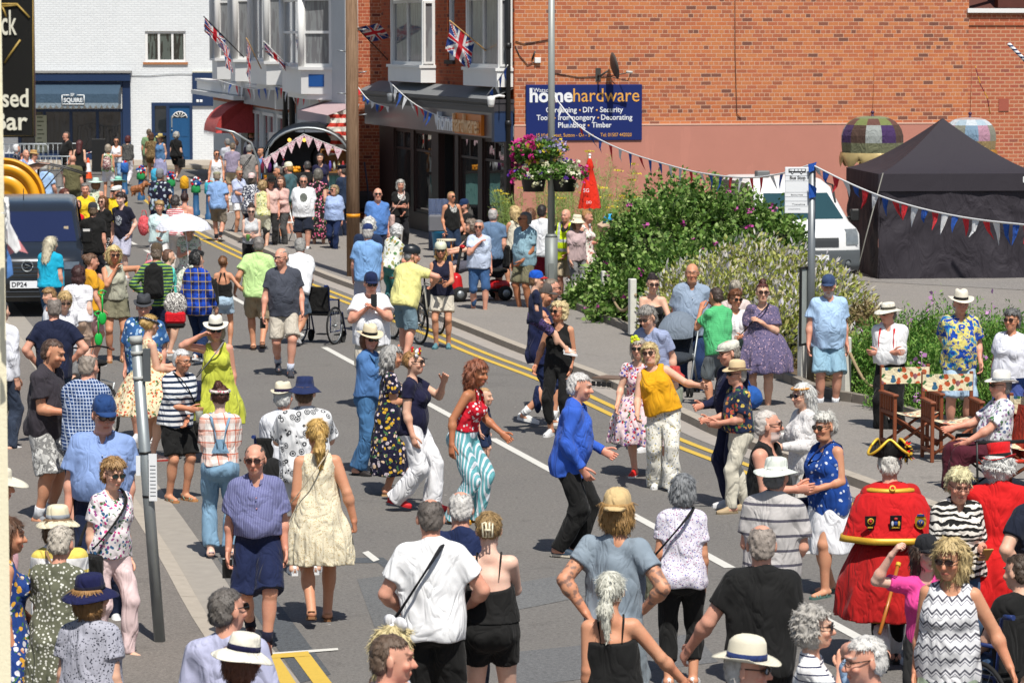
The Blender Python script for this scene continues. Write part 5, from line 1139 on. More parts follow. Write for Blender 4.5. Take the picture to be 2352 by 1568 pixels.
w=window(b4,*hw_,y=.10,nx=3,fw=.09,glass=glass_mat('dark_pane',(.02,.02,.02),.05,'#59635f'),sill=PM('brick_sill','#b5794f',.9,0,.2,9))
q=MB();wx=hs_[1]-hs_[0];q.box((hs_[0]-.5,-.12,0),(hs_[1]+.28,.1,.35));q.box((hs_[1]-.02,-.14,.35),(hs_[1]+.28,.12,4.-.65));q.box((hs_[0]-.5,-.30,F4.at(100,186)[1]-.0),(hs_[1]+.30,.0,F4.at(100,168)[1]));q.box((hs_[0]-.5,-.14,F4.at(100,200)[1]),(hs_[1],-.003,F4.at(100,188)[1]));q.build('shop_surround',M_navy,b4)
q=MB();q.box((hs_[0]-.5,-.34,F4.at(100,168)[1]+.002),(hs_[1]+.34,.0,F4.at(100,168)[1]+.09));q.build('lead_ledge',PM('ledge_grey','#9b9a98',.8,0,.2),b4)
w=window(b4,hs_[0],hs_[1],.35,hs_[3],y=.1,nx=4,fw=.12,frame=M_navy,glass=glass_mat('squire_glass',(.03,.03,.032),.03,'#2a2620'))
q=MB();pa=r4(80,265,108,360);q.box((pa[0],.04,.4),(pa[1],.06,pa[3]));q.build('price_list',PM('price_list','#a9ad98',.8,0,.2,8),b4)
q=MB()
for k in range(12):z=.6+k*.16;q.box((pa[0]+.08,.034,z),(pa[1]-.1-.05*(k%3),.038,z+.045))
q.build('price_text',PM('list_text','#5d6350',.8),b4)
az1=F4.at(100,192)[1];az0=F4.at(100,240,1.)[1];am=F4.at(100,216,.8)[1];ax0,ax1=hs_[0]-.3,F4.at(272,240,1.)[0]
aw=thing('blue_awning','grey blue awning with a scalloped edge and white shop emblem over the far shop window','awning',(-25,YB,0),0)
q=MB();q.add([(ax0,-.1,az1),(ax1,-.1,az1),(ax1,-.95,am),(ax0,-.95,am)],[(0,1,2,3)]);q.add([(ax0,-.95,am),(ax1,-.95,am),(ax1,-1.,az0),(ax0,-1.,az0)],[(0,1,2,3)]);q.add([(ax1,-.1,az1),(ax1,-.95,am),(ax1,-1.,az0),(ax1,-.1,az0)],[(0,1,2,3)])
q.build('awning_cloth',cloth('#42576a'),aw);q=MB();n=20
for k in range(n):
 a=ax0+(ax1-ax0)*k/n;st=(ax1-ax0)/n;vs=[(a+st*i/6,-1.,az0-.02-.13*math.sin(PI*i/6))for i in range(7)];q.add([(a,-1.,az0+.05),(a+st,-1.,az0+.05)]+list(reversed(vs)),[tuple(range(9))])
q.build('scalloped_edge',cloth('#8a9aa6'),aw)
lx=F4.at(168,225,1.);text('shop_name','SQUIRE',.22,PM('emblem_white','#e6ecef',.6),aw,(lx[0]-.36,-1.03,lx[1]-.16),fit=.72,bold=.008);q=MB();ex0,ex1,ez0,ez1=lx[0]-.42,lx[0]+.42,lx[1]-.24,lx[1]+.10
for a,b in(((ex0,ez0),(ex1,ez0)),((ex0,ez0),(ex0,ez1)),((ex1,ez0),(ex1,ez1)),((ex0,ez1),(lx[0]-.14,ez1)),((lx[0]+.14,ez1),(ex1,ez1))):q.tube([(a[0],-1.03,a[1]),(b[0],-1.03,b[1])],.022,4)
q.build('emblem_frame',PM('emblem_white','#e6ecef',.6),aw);text('shop_initials','SF',.16,PM('emblem_white','#e6ecef',.6),aw,(lx[0]-.10,-1.03,lx[1]+.06),bold=.004)
q=MB();a,b,c,d=hd_;q.box((a,-.03,c),(a+.12,.12,d));q.box((b-.1,-.03,c),(b,.12,d));q.box((a+.12,-.03,d-.12),(b-.1,.12,d));m_=F4.at(386,300)[0];q.box((m_-.06,-.028,c),(m_+.06,.12,d-.12));q.box((a+.12,-.02,c),(m_-.06,.1,c+.3));q.box((a+.12,-.02,1.05),(m_-.06,.1,1.15));q.build('door_frame',M_navy,b4)
q=MB();q.box((a+.12,.05,c+.3),(m_-.06,.06,d-.12));q.build('side_pane',M_glass,b4)
q=MB();q.box((m_+.06,.03,c),(b-.1,.09,d-.12));
for(fx0,fx1,fz0,fz1)in((.1,.45,.08,.38),(.55,.9,.08,.38),(.1,.45,.45,.72),(.55,.9,.45,.72)):
 W_d=b-.1-m_-.06;Hd=d-.12-c;X0=m_+.06+W_d*fx0;X1=m_+.06+W_d*fx1;Z0=c+Hd*fz0;Z1=c+Hd*fz1;q.box((X0,.015,Z0),(X1,.029,Z1))
dr4=q.build('door',PM('door_blue','#1f5584',.4),b4);q=MB();cx=(m_+b-.04)/2;cz=c+Hd*.78;R_f=W_d*.36;vs=[(cx+R_f*math.cos(PI*k/12),.024,cz+R_f*math.sin(PI*k/12)*.85)for k in range(13)];q.add(vs,[tuple(range(13))]);q.build('fan_light',PM('fan_dark','#2c3438',.2),dr4)
q=MB();
for k in range(1,6):t=PI*k/6;q.tube([(cx+.06*math.cos(t),.018,cz+.06*math.sin(t)),(cx+R_f*math.cos(t),.018,cz+.85*R_f*math.sin(t))],.016,4)
q.tube([(x,.018,z)for x,y,z in vs],.02,4);q.build('fan_light_bars',M_wp,dr4);q=MB();q.box((m_+.12,-.0,1.35),(m_+.17,.03,1.8));q.ball((m_+.15,0,1.25),.04,6);q.build('handle',M_st,dr4)
q=MB();bl=r4(442,167,520,244);q.box((bl[0],-.08,bl[2]),(bl[1],-.002,bl[3]));bp=q.build('blue_panel',M_navy,b4);q=MB();q.box((bl[0],-.09,bl[3]+.001),(bl[1],-.002,bl[3]+.06));q.build('panel_ledge',PM('pale_ledge','#d8d6c4',.8),b4)
q=MB()
for x in(454,462):p=F4.at(x,232,.1);q.rbox((p[0]-.05,-.095,p[1]-.05),(p[0]+.05,-.081,p[1]+.05),.01)
q.build('social_icon',M_sw,bp)
q=MB();z=F4.at(300,172)[1];q.tube([(F4.at(200,170)[0]+i*.6,-.03,z+.04*math.sin(i*1.3))for i in range(14)],.012,4);q.build('facade_cable',PM('grey_cable','#9aa0a4',.8),b4)
Yw=15.2;xw0=AT(5,784,Yw).x;wl=thing('cream_wall','edge of a cream stucco house wall at the left side of the street','wall',(0,Yw,0),0)
xq=AT(14,784,Yw).x;mb=MB();mb.prism([(-7,0),(xq,0),(xq-.09,.35),(-7,.35)],0,9);mb.build('wall',M_cream,wl)
Ys=16.4;ps=thing('pub_sign','black hanging pub sign with cream lettering and thin gold border beside the cream wall','sign',(0,Ys,0),0)
a=AT(80,316,Ys);z0=a.z;x1=a.x;mb=MB();mb.rbox((x1-1.1,0,z0),(x1,.05,z0+1.9),.006);mb.build('board',PM('sign_black','#15171b',.35),ps)
M_gold=PM('sign_gold','#b79a50',.45);M_crm=PM('sign_cream','#f0eedd',.5);px=Ys/FD
def SP(x,y):p=AT(x,y,Ys);return Vector((p.x,-.006,p.z))
mb=MB();g=[SP(76,-60),SP(76,312)];mb.tube([g[0],g[1],SP(-60,312)],.0022,4,flat=1)
for a,b in(((-5,10),(40,10)),((0,16),(40,12)),((39,10),(68,41)),((5,14),(15,40)),((47,92),(10,145))):mb.tube([SP(*a),SP(*b)],.0052,4)
mb.build('gold_line',M_gold,ps)
text('lettering','ck',60*px*1.35,M_crm,ps,SP(4,80),ext=.002,fit=35*px,bold=.0012);text('lettering','Based',47*px*1.25,M_crm,ps,SP(66,245),ext=.002,fit=104*px,bold=.0022,align='RIGHT');text('lettering','Bar',47*px*1.25,M_crm,ps,SP(64,298),ext=.002,fit=78*px,bold=.0022,align='RIGHT')
# ------------------------------------------------------------------ foliage
def lfmat(name,cols,trans=.25):
 t=NT(name,.6,.25);at=t.n('Attribute',attribute_name='Col');s_=t.n('SeparateColor');t.l(at.outputs['Color'],s_.inputs[0])
 k=[alb(c)for c in cols];t.base(t.ramp(s_.outputs[0],[(i/(len(k)-1),c)for i,c in enumerate(k)]));t.b.inputs['Transmission Weight'].default_value=0
 tr=t.n('BsdfTranslucent');mx=t.n('MixShader');out=t.t.nodes['Material Output'];t.l(t.b.inputs['Base Color'].links[0].from_socket,tr.inputs[0]);mx.inputs[0].default_value=trans;t.l(t.b.outputs[0],mx.inputs[1]);t.l(tr.outputs[0],mx.inputs[2]);t.l(mx.outputs[0],out.inputs[0]);return t.m
def leaves(name,C,size,aspect,mat,parent,rng,up=.3,dirs=None,tri=False,droop=0):
 n=len(C);d=rng.normal(size=(n,3));d[:,2]=d[:,2]*.6+up
 if dirs is not None:d=d*.55+dirs
 d/=np.linalg.norm(d,axis=1)[:,None];r=rng.normal(size=(n,3));s_=np.cross(d,r);s_/=np.linalg.norm(s_,axis=1)[:,None]
 L=size*rng.uniform(.6,1.35,n)[:,None];w=L*aspect
 a=C;b=C+d*L*.5+s_*w;c=C+d*L;e=C+d*L*.5-s_*w
 V=np.stack([a,b,c,e],1).reshape(-1,3);F=np.arange(n*4).reshape(-1,4);me=mesh_np(name,V,F);me.polygons.foreach_set('use_smooth',np.zeros(n,bool))
 col=np.repeat(rng.uniform(0,1,n),4);at=me.color_attributes.new('Col','FLOAT_COLOR','POINT');at.data.foreach_set('color',np.stack([col,col,col,np.ones_like(col)],1).astype(np.float32).ravel());o=link(name,me,mat,parent);o['kind']='stuff';return o
def shell(rng,ells,n,zmin=.12,depth=.35,lump=.10):
 w=np.array([(e[1][0]*e[1][1]+e[1][0]*e[1][2]+e[1][1]*e[1][2])for e in ells]);w/=w.sum();out=[];nr=[]
 for e,k in zip(ells,(w*n).astype(int)):
  c,r=np.array(e[0]),np.array(e[1]);d=rng.normal(size=(k,3));d/=np.linalg.norm(d,axis=1)[:,None];d[:,2]=np.abs(d[:,2])*np.where(rng.uniform(size=k)<.72,1,-1)
  q=1-depth*rng.uniform(0,1,k)**2+lump*np.sin(d[:,0]*7+d[:,2]*5)*np.sin(d[:,1]*8+3*d[:,2]+c[0])+.10*rng.normal(size=k)*.6
  out.append(c+d*r*q[:,None]);nr.append(d/r)
 P=np.concatenate(out);N=np.concatenate(nr);N/=np.linalg.norm(N,axis=1)[:,None];ok=P[:,2]>zmin;P,N=P[ok],N[ok]
 keep=np.ones(len(P),bool)
 for e in ells:
  c,r=np.array(e[0]),np.array(e[1]);keep&=(np.linalg.norm((P-c)/r,axis=1)>1-depth*1.05)
 return P[keep],N[keep]
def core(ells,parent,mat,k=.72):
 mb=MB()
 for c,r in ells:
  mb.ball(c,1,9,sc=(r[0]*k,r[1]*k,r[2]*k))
 return mb.build('inner_shade_core',mat,parent)  # solid dark blobs, coloured as the shade inside the bush
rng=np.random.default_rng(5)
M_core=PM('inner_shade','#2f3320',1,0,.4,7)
def E(x,ytop,zy,rx,ry,rz,z=None):
 p=AT(x,ytop,zy);return((p.x,p.y,max(.1,p.z-rz)),(rx,ry,rz))
m_rose=lfmat('rose_leaf',['#3a5c26','#587c33','#82a64c','#b0c67e']);m_hebe=lfmat('hebe_leaf',['#758434','#a3ae4c','#ccd07a','#b0a468']);m_spk=lfmat('hebe_flower',['#a9a4b8','#d2ced4','#efebe2','#cdbf9c'],.2)
m_rosm=lfmat('rosemary_leaf',['#3c6a28','#5a8c36','#7fae4c','#a3c064']);m_pink=lfmat('pink_petal',['#b0388c','#d157ae','#e486c6'],.15);m_fen=lfmat('fennel_leaf',['#7b9a4a','#9bb55e','#b9c878'],.3)
rose=thing('rose_bush','large dark green rose bush with magenta flowers in front of the white van','bush',AT(1560,640,57)*1);rose.location.z=0;RL=Vector(rose.location)
def rel(ells,L):return[((c[0]-L.x,c[1]-L.y,c[2]),r)for c,r in ells]
el=rel([E(1560,425,57.5,.95,.8,1.2),E(1640,440,57,.9,.8,1.1),E(1500,470,56.5,.8,.8,1.1),E(1450,530,56.5,.6,.8,1.),E(1730,470,56.5,.8,.7,1.),E(1400,600,57,.42,.7,.8),E(1350,672,57.5,.36,.5,.42),E(1600,560,55,1.3,.9,1.1),E(1795,500,56,.45,.5,.85),E(1450,640,55,.7,.8,.8)],RL)
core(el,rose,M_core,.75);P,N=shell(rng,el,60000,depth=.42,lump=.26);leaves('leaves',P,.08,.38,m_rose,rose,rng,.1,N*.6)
P,N=shell(rng,el,1700,depth=.1);sel=rng.choice(len(P),40,replace=False);FP=np.repeat(P[sel]+N[sel]*.08,9,0)+rng.normal(size=(360,3))*.022;leaves('flowers',FP,.055,.5,m_pink,rose,rng,.2)
tw=MB();sh_=[]
for k in rng.choice(len(P),90,replace=False):a=Vector(P[k]*.9);b=a+Vector(N[k]*.3)+Vector((0,0,.26));tw.tube([a,b],[.008,.003],4);sh_+=[np.array(a.lerp(b,q))for q in(.5,.6,.7,.8,.9,1,1)*2]
tw.build('shoots',PM('green_stem','#7f9a55',.7),rose);leaves('shoot_leaves',np.array(sh_),.09,.36,m_rose,rose,rng,.2)
heb=thing('hebe_bush','broad pale bush covered in lilac and white flower spikes along the pavement','bush',AT(1720,700,51));heb.location.z=0;HL=Vector(heb.location)
el=rel([E(1745,566,53,1.2,1.1,1.2),E(1620,604,52.5,.9,1,1.15),E(1560,650,52,.6,.9,1.),E(1830,596,52,1.,1,1.2),E(1910,652,50.5,.75,.9,1.1),E(1960,706,48.5,.45,.7,.85),E(1700,660,50.5,1.3,.9,1.1),E(1850,680,48.7,.9,.8,1.05),E(1790,745,47.7,.7,.6,.8),E(1930,760,46.3,.4,.6,.65)],HL)
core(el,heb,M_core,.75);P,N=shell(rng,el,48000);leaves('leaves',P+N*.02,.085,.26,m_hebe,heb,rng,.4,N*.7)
P,N=shell(rng,el,20000,depth=.16);leaves('flower_spikes',P+N*.03,.10,.16,m_spk,heb,rng,.5,N*1.+np.array([.35,-.1,.1]))
dry=rel([E(1985,700,47,.40,.5,.62),E(1930,790,45.3,.35,.4,.5),E(1760,880,46.8,.5,.4,.22)],HL);P,N=shell(rng,dry,5000);leaves('dry_twigs',P,.12,.10,lfmat('dry_leaf',['#6e5c3e','#94815a','#7f7a48'],.1),heb,rng,.5)
rsm=thing('rosemary_hedge','bright green upright hedge behind the man in braces and the folding chairs','hedge',AT(2150,800,42.5));rsm.location.z=0;SL=Vector(rsm.location)
el=rel([E(2085,735,43.5,.55,.6,1.),E(2170,720,43.5,.6,.6,1.05),E(2010,770,44,.5,.6,.85),E(2255,735,43,.6,.6,1.),E(2330,735,42.5,.6,.6,1.),E(2120,820,42,.7,.5,.8),E(2230,830,41.2,.8,.5,.75),E(2350,830,40.5,.6,.5,.75),E(1990,830,43.8,.35,.5,.6),E(2420,760,41,.7,.7,.9)],SL)
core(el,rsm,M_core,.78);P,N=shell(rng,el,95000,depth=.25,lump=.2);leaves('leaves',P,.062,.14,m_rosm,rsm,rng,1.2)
P,N=shell(rng,el,900,depth=.1);sel=rng.choice(len(P),26,replace=False);FP=np.repeat(P[sel]+np.array([0,0,.18]),8,0)+rng.normal(size=(208,3))*np.array([.03,.03,.07]);leaves('mallow_flowers',FP,.06,.5,lfmat('mallow_petal',['#c98ac8','#dba6d8'],.2),rsm,rng,.3)
st=MB()
for k in sel:a=Vector(P[k]);st.tube([a-Vector((0,0,.3)),a+Vector((0,0,.28))],.006,4)
st.build('flower_stems',PM('green_stem','#7f9a55',.7),rsm)
low=thing('low_bush','low tangled green bush between the white rope posts','bush',AT(1400,700,59));low.location.z=0;LL=Vector(low.location)
el=rel([E(1340,680,58.5,.35,.5,.5),E(1400,665,57.5,.5,.5,.6),E(1460,700,55.5,.45,.5,.6),E(1500,720,54,.4,.4,.5),E(1420,730,56,.5,.3,.35)],LL);core(el,low,M_core,.7);P,N=shell(rng,el,9000,depth=.45);leaves('leaves',P,.08,.3,m_rose,low,rng,.3);P,N=shell(rng,el,1500,depth=.1);leaves('flower_spikes',P,.11,.15,m_spk,low,rng,.5)
def fennel(x,ytop,Y,h,lab,n=9,flowers=5):
 p=AT(x,ytop,Y);f=thing('fennel_plant',lab,'plant',(p.x,p.y,ZP),group='fennel plants against the pink wall');st=MB();r=random.Random(int(x));pts=[];up=[]
 for k in range(n):
  a=Vector((r.uniform(-.25,.25),r.uniform(-.2,.2),0));tip=Vector((a.x*2.2+r.uniform(-.15,.15),a.y*2,(p.z-ZP)*r.uniform(.72,1.)));st.tube([a,a.lerp(tip,.5)+Vector((r.uniform(-.04,.04),0,.05)),tip],[.012,.008,.004],5)
  if k<flowers:
   for q in range(30):an=r.uniform(0,6.3);rr=r.uniform(0,.11);up.append(tip+Vector((rr*math.cos(an),rr*math.sin(an),.02-.1*rr)))
  for q in range(int(320)):t=r.uniform(.05,.95);c=a.lerp(tip,t);sp=.24*(1-t)+.05;pts.append(c+Vector((r.gauss(0,sp*.6),r.gauss(0,sp*.6),r.gauss(0,.05))))
 st.build('stems',PM('fennel_stem','#8ea562',.7),f);leaves('fronds',np.array([list(v)for v in pts]),.13,.035,m_fen,f,rng,1.);leaves('flower_heads',np.array([list(v)for v in up]),.035,.6,lfmat('fennel_flower',['#d8c23a','#e9d85a'],.2),f,rng,.6)
for x,yt,Y,lab in((1345,345,70,'tall fennel with yellow flower heads just left of the closed red parasol'),(1412,372,69.5,'tall fennel with yellow flower heads just right of the closed red parasol'),(1440,420,68,'fennel behind the rose bush'),(1245,400,70.5,'fennel behind the lamp post'),(1190,430,70.5,'fennel by the shop corner downpipe'),(1300,400,69,'feathery fennel between the lamp post and the parasol'),(1380,430,67.5,'low fennel under the red parasol')):fennel(x,yt,Y,2,lab)
# ------------------------------------------------------------------ street furniture
p=G(1266,709,ZP);lp=thing('lamp_post','tall grey lamp post carrying the flower baskets','lamp post',p);zt=AT(1266,-60,p.y).z;zj=AT(1266,545,p.y).z-ZP
mb=MB();mb.tube([(0,0,0),(0,0,zj)],.112,16);mb.tube([(0,0,zj),(0,0,zj+.06)],[.112,.085],16);mb.build('base_tube',PM('post_grey','#8c918f',.55,.3,.12,5),lp);mb=MB();mb.tube([(0,0,zj+.06),(.0,0,3.9),(0,0,zt)],[.066,.060,.056],14);mb.build('column',PM('column_grey','#a7aaa6',.5,.3,.1,5),lp)
zb=AT(1266,440,p.y).z
mb=MB();mb.box((-.045,-.125,zj-.75),(.045,-.105,zj-.45));mb.build('door_plate',PM('post_plate','#7c817f',.6),lp)
def basket(x,ytop,ybot,lab,cols,tub,w=.62):
 a=AT(x,ytop,p.y);b=AT(x,ybot,p.y);f=thing('flower_basket',lab,'flower basket',(a.x,p.y,b.z));H=a.z-b.z
 if tub:
  q=MB()
  for sx_ in(-.27,.27):q.lathe([(.001,0),(.17,0),(.23,.34),(.24,.36),(.21,.36)],18,0,TR((sx_,0,0)),1.05,1)
  q.build('black_tub',PM('black_plastic','#1b1c1e',.5),f)
 e=[((0,0,H*.62),(w,.42,H*.40)),((-w*.55,0,H*.5),(w*.5,.38,H*.42)),((w*.6,0,H*.5),(w*.45,.36,H*.35))]if tub else[((0,0,H*.5),(w,.4,H*.5)),((-w*.5,0,H*.2),(w*.4,.3,H*.4))]
 P,N=shell(rng,e,6000,zmin=-.2,depth=.6);P=P[P[:,2]>(.22 if tub else-.2)];leaves('leaves',P,.06,.35,lfmat('basket_leaf',['#49702f','#6f9a45','#93b35e'],.25),f,rng,.3)
 for nm,c,k,sel in cols:
  P,N=shell(rng,e,4000,zmin=.15 if tub else-.2,depth=.05,lump=.1);msk=sel(P);P,N=P[msk],N[msk];k=min(k,len(P));i=rng.choice(len(P),k,replace=False);leaves(nm,np.repeat(P[i]+N[i]*.03,5,0)+rng.normal(size=(k*5,3))*.016,.055,.6,lfmat(nm,c,.2),f,rng,.2,np.repeat(N[i],5,0)*.4)
basket(1261,372,440,'lower hanging basket with cream petunias over two black tubs',[('cream_flowers',['#e8e4b8','#f4f2dc','#d8d4a0'],90,lambda P:np.abs(P[:,0])<.5),('pink_flowers',['#c8267c','#e0459a'],50,lambda P:np.abs(P[:,0])>.35),('purple_flowers',['#5a2f9a','#7448b8'],12,lambda P:P[:,2]<.7)],True,.60)
basket(1235,322,368,'upper hanging basket with magenta, lilac and yellow flowers',[('magenta_flowers',['#c8207a','#e44aa0'],90,lambda P:P[:,0]<-.05),('lilac_flowers',['#a79ad0','#c4b8e0'],34,lambda P:P[:,0]>0),('yellow_flowers',['#e8cf30','#f4e25a'],34,lambda P:P[:,0]>-.2)],False,.44)
p=G(812,634,ZP);tp=thing('telegraph_pole','thick brown wooden telegraph pole with an orange band','pole',p)
t=NT('pole_wood',.9,.2);v=t.obj();n=t.noise(t.mapping(v,(14,14,.9)),2.,6,.7,.5);t.base(t.ramp(n,[(.2,alb('#4e3a2c')),(.5,alb('#8a6f58')),(.8,alb('#a98d74'))]));t.bump(n,.7,.02)
mb=MB();mb.tube([(0,0,0),(-.01,0,3),(-.02,0,7)],[.135,.128,.115],18);mb.build('shaft',t.m,tp);zo=AT(812,495,p.y).z-ZP;mb=MB();mb.tube([(0,0,zo-.035),(0,0,zo+.035)],.138,18);mb.build('orange_band',PM('band_orange','#f0a01c',.5),tp)
mb=MB()
for k in range(5):z=3.2+k*.42;mb.tube([(-.12,-.02,z),(-.30,-.05,z+.02)],.012,5)if k%2 else mb.tube([(.12,-.02,z),(.28,-.05,z+.02)],.012,5)
mb.build('climbing_rung',M_st,tp)
p=G(1861,886,ZP);Yb=p.y;bs=thing('bus_stop','grey bus stop pole with a white bus stop sign and a dark timetable frame','bus stop',p);zt=AT(1861,376,Yb).z-ZP
mb=MB();mb.tube([(0,0,0),(0,0,zt)],.052,14);mb.build('pole',PM('bus_pole','#8b9093',.45,.5,.1),bs)
a=AT(1803,384,Yb);b=AT(1857,490,Yb);x0,x1,z0,z1=a.x-p.x,b.x-p.x,b.z-ZP,a.z-ZP;mb=MB();mb.rbox((x0,-.012,z0),(x1,.008,z1),.006);fl_=mb.build('flag_sign',M_sw,bs)
Wd,Hd_=x1-x0,z1-z0;M_txt=PM('sign_text','#2b2c30',.6);mb=MB()
for f_ in(.815,.70,.455,.36,.265,.155):mb.box((x0+.004,-.0145,z0+Hd_*f_),(x1-.004,-.0125,z0+Hd_*f_+.003))
mb.build('rule',PM('rule_grey','#a8abb0',.6),fl_)
bx0,bx1,bz0,bz1=x0+Wd*.15,x1-Wd*.13,z0+Hd_*.875,z0+Hd_*.965;mb=MB();mb.box((bx0,-.0160,bz0+.006),(bx1,-.0125,bz1));
for u_ in(.22,.74):mb.lathe([(.001,0),(.016,0),(.016,.004),(.001,.004)],12,0,TR((bx0+(bx1-bx0)*u_,-.0125,bz0),0,R_(90)))
mb.build('bus_symbol',M_txt,fl_);mb=MB()
for u_ in(.06,.15,.36,.57,.78):mb.box((bx0+(bx1-bx0)*u_,-.0175,bz0+(bz1-bz0)*.45),(bx0+(bx1-bx0)*(u_+(.06 if u_<.1 else .17)),-.0162,bz1-.006))
for u_ in(.22,.74):mb.lathe([(.001,.004),(.008,.004),(.008,.006),(.001,.006)],10,0,TR((bx0+(bx1-bx0)*u_,-.0125,bz0),0,R_(90)))
mb.build('bus_symbol_window',M_sw,fl_)
text('lettering','Bus Stop',.07,M_txt,fl_,(x0+Wd*.2,-.0135,z0+Hd_*.735),ext=.0005,fit=Wd*.66,bold=.002);text('lettering','Bacchus Hotel',.03,M_txt,fl_,(x0+Wd*.26,-.0135,z0+Hd_*.385),ext=.0005,fit=Wd*.5);text('lettering','Traveline 0871 200 22 33'[:9],.03,M_txt,fl_,(x0+Wd*.3,-.0135,z0+Hd_*.18),ext=.0005,fit=Wd*.55);text('lettering','Lincolnshire',.032,PM('pale_text','#8d9298',.6),fl_,(x0+Wd*.15,-.0135,z0+Hd_*.08),ext=.0005,fit=Wd*.5)
a=AT(1843,612,Yb);b=AT(1860,792,Yb);M2=TR((a.x-p.x+.03,-.075,0),R_(62));mb=MB();z0,z1=b.z-ZP,a.z-ZP
for q in(((-.13,0,z0),(-.10,.03,z1)),((.10,0,z0),(.13,.03,z1)),((-.10,.001,z0),(.10,.03,z0+.03)),((-.10,.001,z1-.03),(.10,.03,z1))):mb.box(q[0],q[1],0,M2)
mb.build('timetable_frame',M_bk,bs);mb=MB();mb.box((-.10,.012,z0+.03),(.10,.02,z1-.03),0,M2);mb.build('timetable',PM('timetable_paper','#b9c0bd',.25,0,.25,7,spec=.8),bs)
p=G(368,1472,.05);lpz=thing('sign_post','galvanised grey post leaning left at the near kerb with papers strapped to it','post',p);top=AT(313,786,p.y+.02)-p;mb=MB();mb.tube([(0,0,-.05),top],.046,16);mb.build('tube',PM('galvanised','#a4abad',.45,.55,.16,9),lpz);d_=top.normalized()
mb=MB();mb.tube([top-d_*.01,top+d_*.05],.052,16);mb.tube([top-d_*.10,top-d_*.07],.051,16);mb.tube([top-d_*.30,top-d_*.27],.051,16);mb.build('cap',PM('post_cap','#b3b6b2',.6),lpz);c=top-d_*.17;mb=MB();mb.box((c.x+.045,-.03,c.z-.14),(c.x+.10,.03,c.z+.12));mb.build('bracket',PM('bracket_dark','#5a6063',.5),lpz)
c=top*.60;mb=MB();mb.box((c.x+.03,-.06,c.z-.30),(c.x+.095,-.055,c.z+.08));mb.box((c.x-.075,-.03,c.z-.10),(c.x-.04,-.026,c.z+.06));pp=mb.build('notice',M_sw,lpz);mb=MB()
for k in range(9):mb.box((c.x+.04,-.0625,c.z-.26+k*.03),(c.x+.085,-.0605,c.z-.254+k*.03))
mb.build('notice_text',PM('text_grey','#8a8f94',.7),pp);mb=MB();mb.tube([c+d_*.07,c+d_*.09],.05,12);mb.tube([c-d_*.28,c-d_*.26],.05,12);mb.build('strap',M_bk,lpz)
prv=None
for i,(x,yt,yb,lab)in enumerate(((1389,622,730,'white wooden rope post at the left end of the bed'),(1453,640,770,'white wooden rope post left of the woman in the black top'),(1845,742,872,'white wooden rope post just left of the bus stop pole'),(1945,774,908,'white wooden rope post right of the man in the blue cap'))):
 p=G(x,yb,ZP+.03);p.y+=.15;h=AT(x,yt,p.y).z-p.z;rp=thing('rope_post',lab,'post',p,R_(12+i*9));mb=MB();mb.rbox((-.055,-.055,0),(.055,.055,h),.012);mb.build('post',PM('weathered_white','#e2e1d8',.8,0,.2,6,bump=.2),rp)
 rp_end=p+Vector((.05,-.06,h*.72))
 if i in(1,3):
  a=prv;b=rp_end;pts=[a.lerp(b,t)+Vector((0,0,-.35*math.sin(PI*t)))for t in[k/10 for k in range(11)]];r=MB();r.tube([q-p for q in pts],.022,7);ro=r.build('rope',PM('rope_brown','#a08c6c',.9,0,.3,40),None);ro.location=p;tag(ro,'sagging rope strung between the white posts '+('at the left of the rose bush' if i==1 else 'beside the bus stop'),'rope')
 prv=rp_end
p=prv;a=p;b=G(2060,935,ZP)+Vector((0,.3,.5));r=MB();r.tube([a.lerp(b,t)+Vector((0,0,-.35*math.sin(PI*t)))for t in[k/10 for k in range(11)]],.022,7);tag(r.build('rope',PM('rope_brown','#a08c6c',.9,0,.3,40)),'rope running right from the last white post into the green hedge','rope')
BO=[(304,392,'blue','#3a74c8'),(344,403,'red, white and blue pompoms over green',None),(378,410,'light blue','#4ab2d8'),(417,418,'red and white pompoms over green',None),(450,428,'yellow','#eeb02a'),(478,432,'red and white pompoms over green, largest',None),(510,440,'turquoise','#3fb8cc')]
for i,(xp,yp,nm,c)in enumerate(BO):
 p=G(xp*.9408,yp*.9408,1.02+ZP);bo=thing('bollard','blue street bollard with a knitted topper in '+nm,'bollard',(p.x,p.y,ZP),group='bollards with knitted toppers')
 mb=MB();mb.lathe([(.11,0),(.11,.12),(.085,.15),(.075,.75),(.09,.78),(.09,.9),(.06,.95),(.001,.96)],14);mb.build('post',PM('bollard_blue','#2d5f8c',.5),bo)
 mb=MB();mb.lathe([(.10,.66),(.125,.68),(.12,.86),(.11,.94),(.05,1.),(.001,1.01)]if c else[(.11,.60),(.13,.62),(.125,.76),(.10,.80)],14);k_=mb.build('knitted_sleeve',cloth(c or '#2f9a58'),bo)
 if c is None or i in(0,6):
  r=random.Random(i);mb=MB()
  for q in range(22 if c is None else 8):an=r.uniform(0,6.3);zz=r.uniform(.80,1.)if c is None else r.uniform(.94,1.);rr=.115 if zz<.93 else .06;mb.ball((rr*math.cos(an),rr*math.sin(an),zz),.035,6,mi=q%3)
  mb.build('pompom',[cloth('#d8202c'),cloth('#f2f2f2'),cloth('#2450a8' if c is None else '#e09030')],bo)
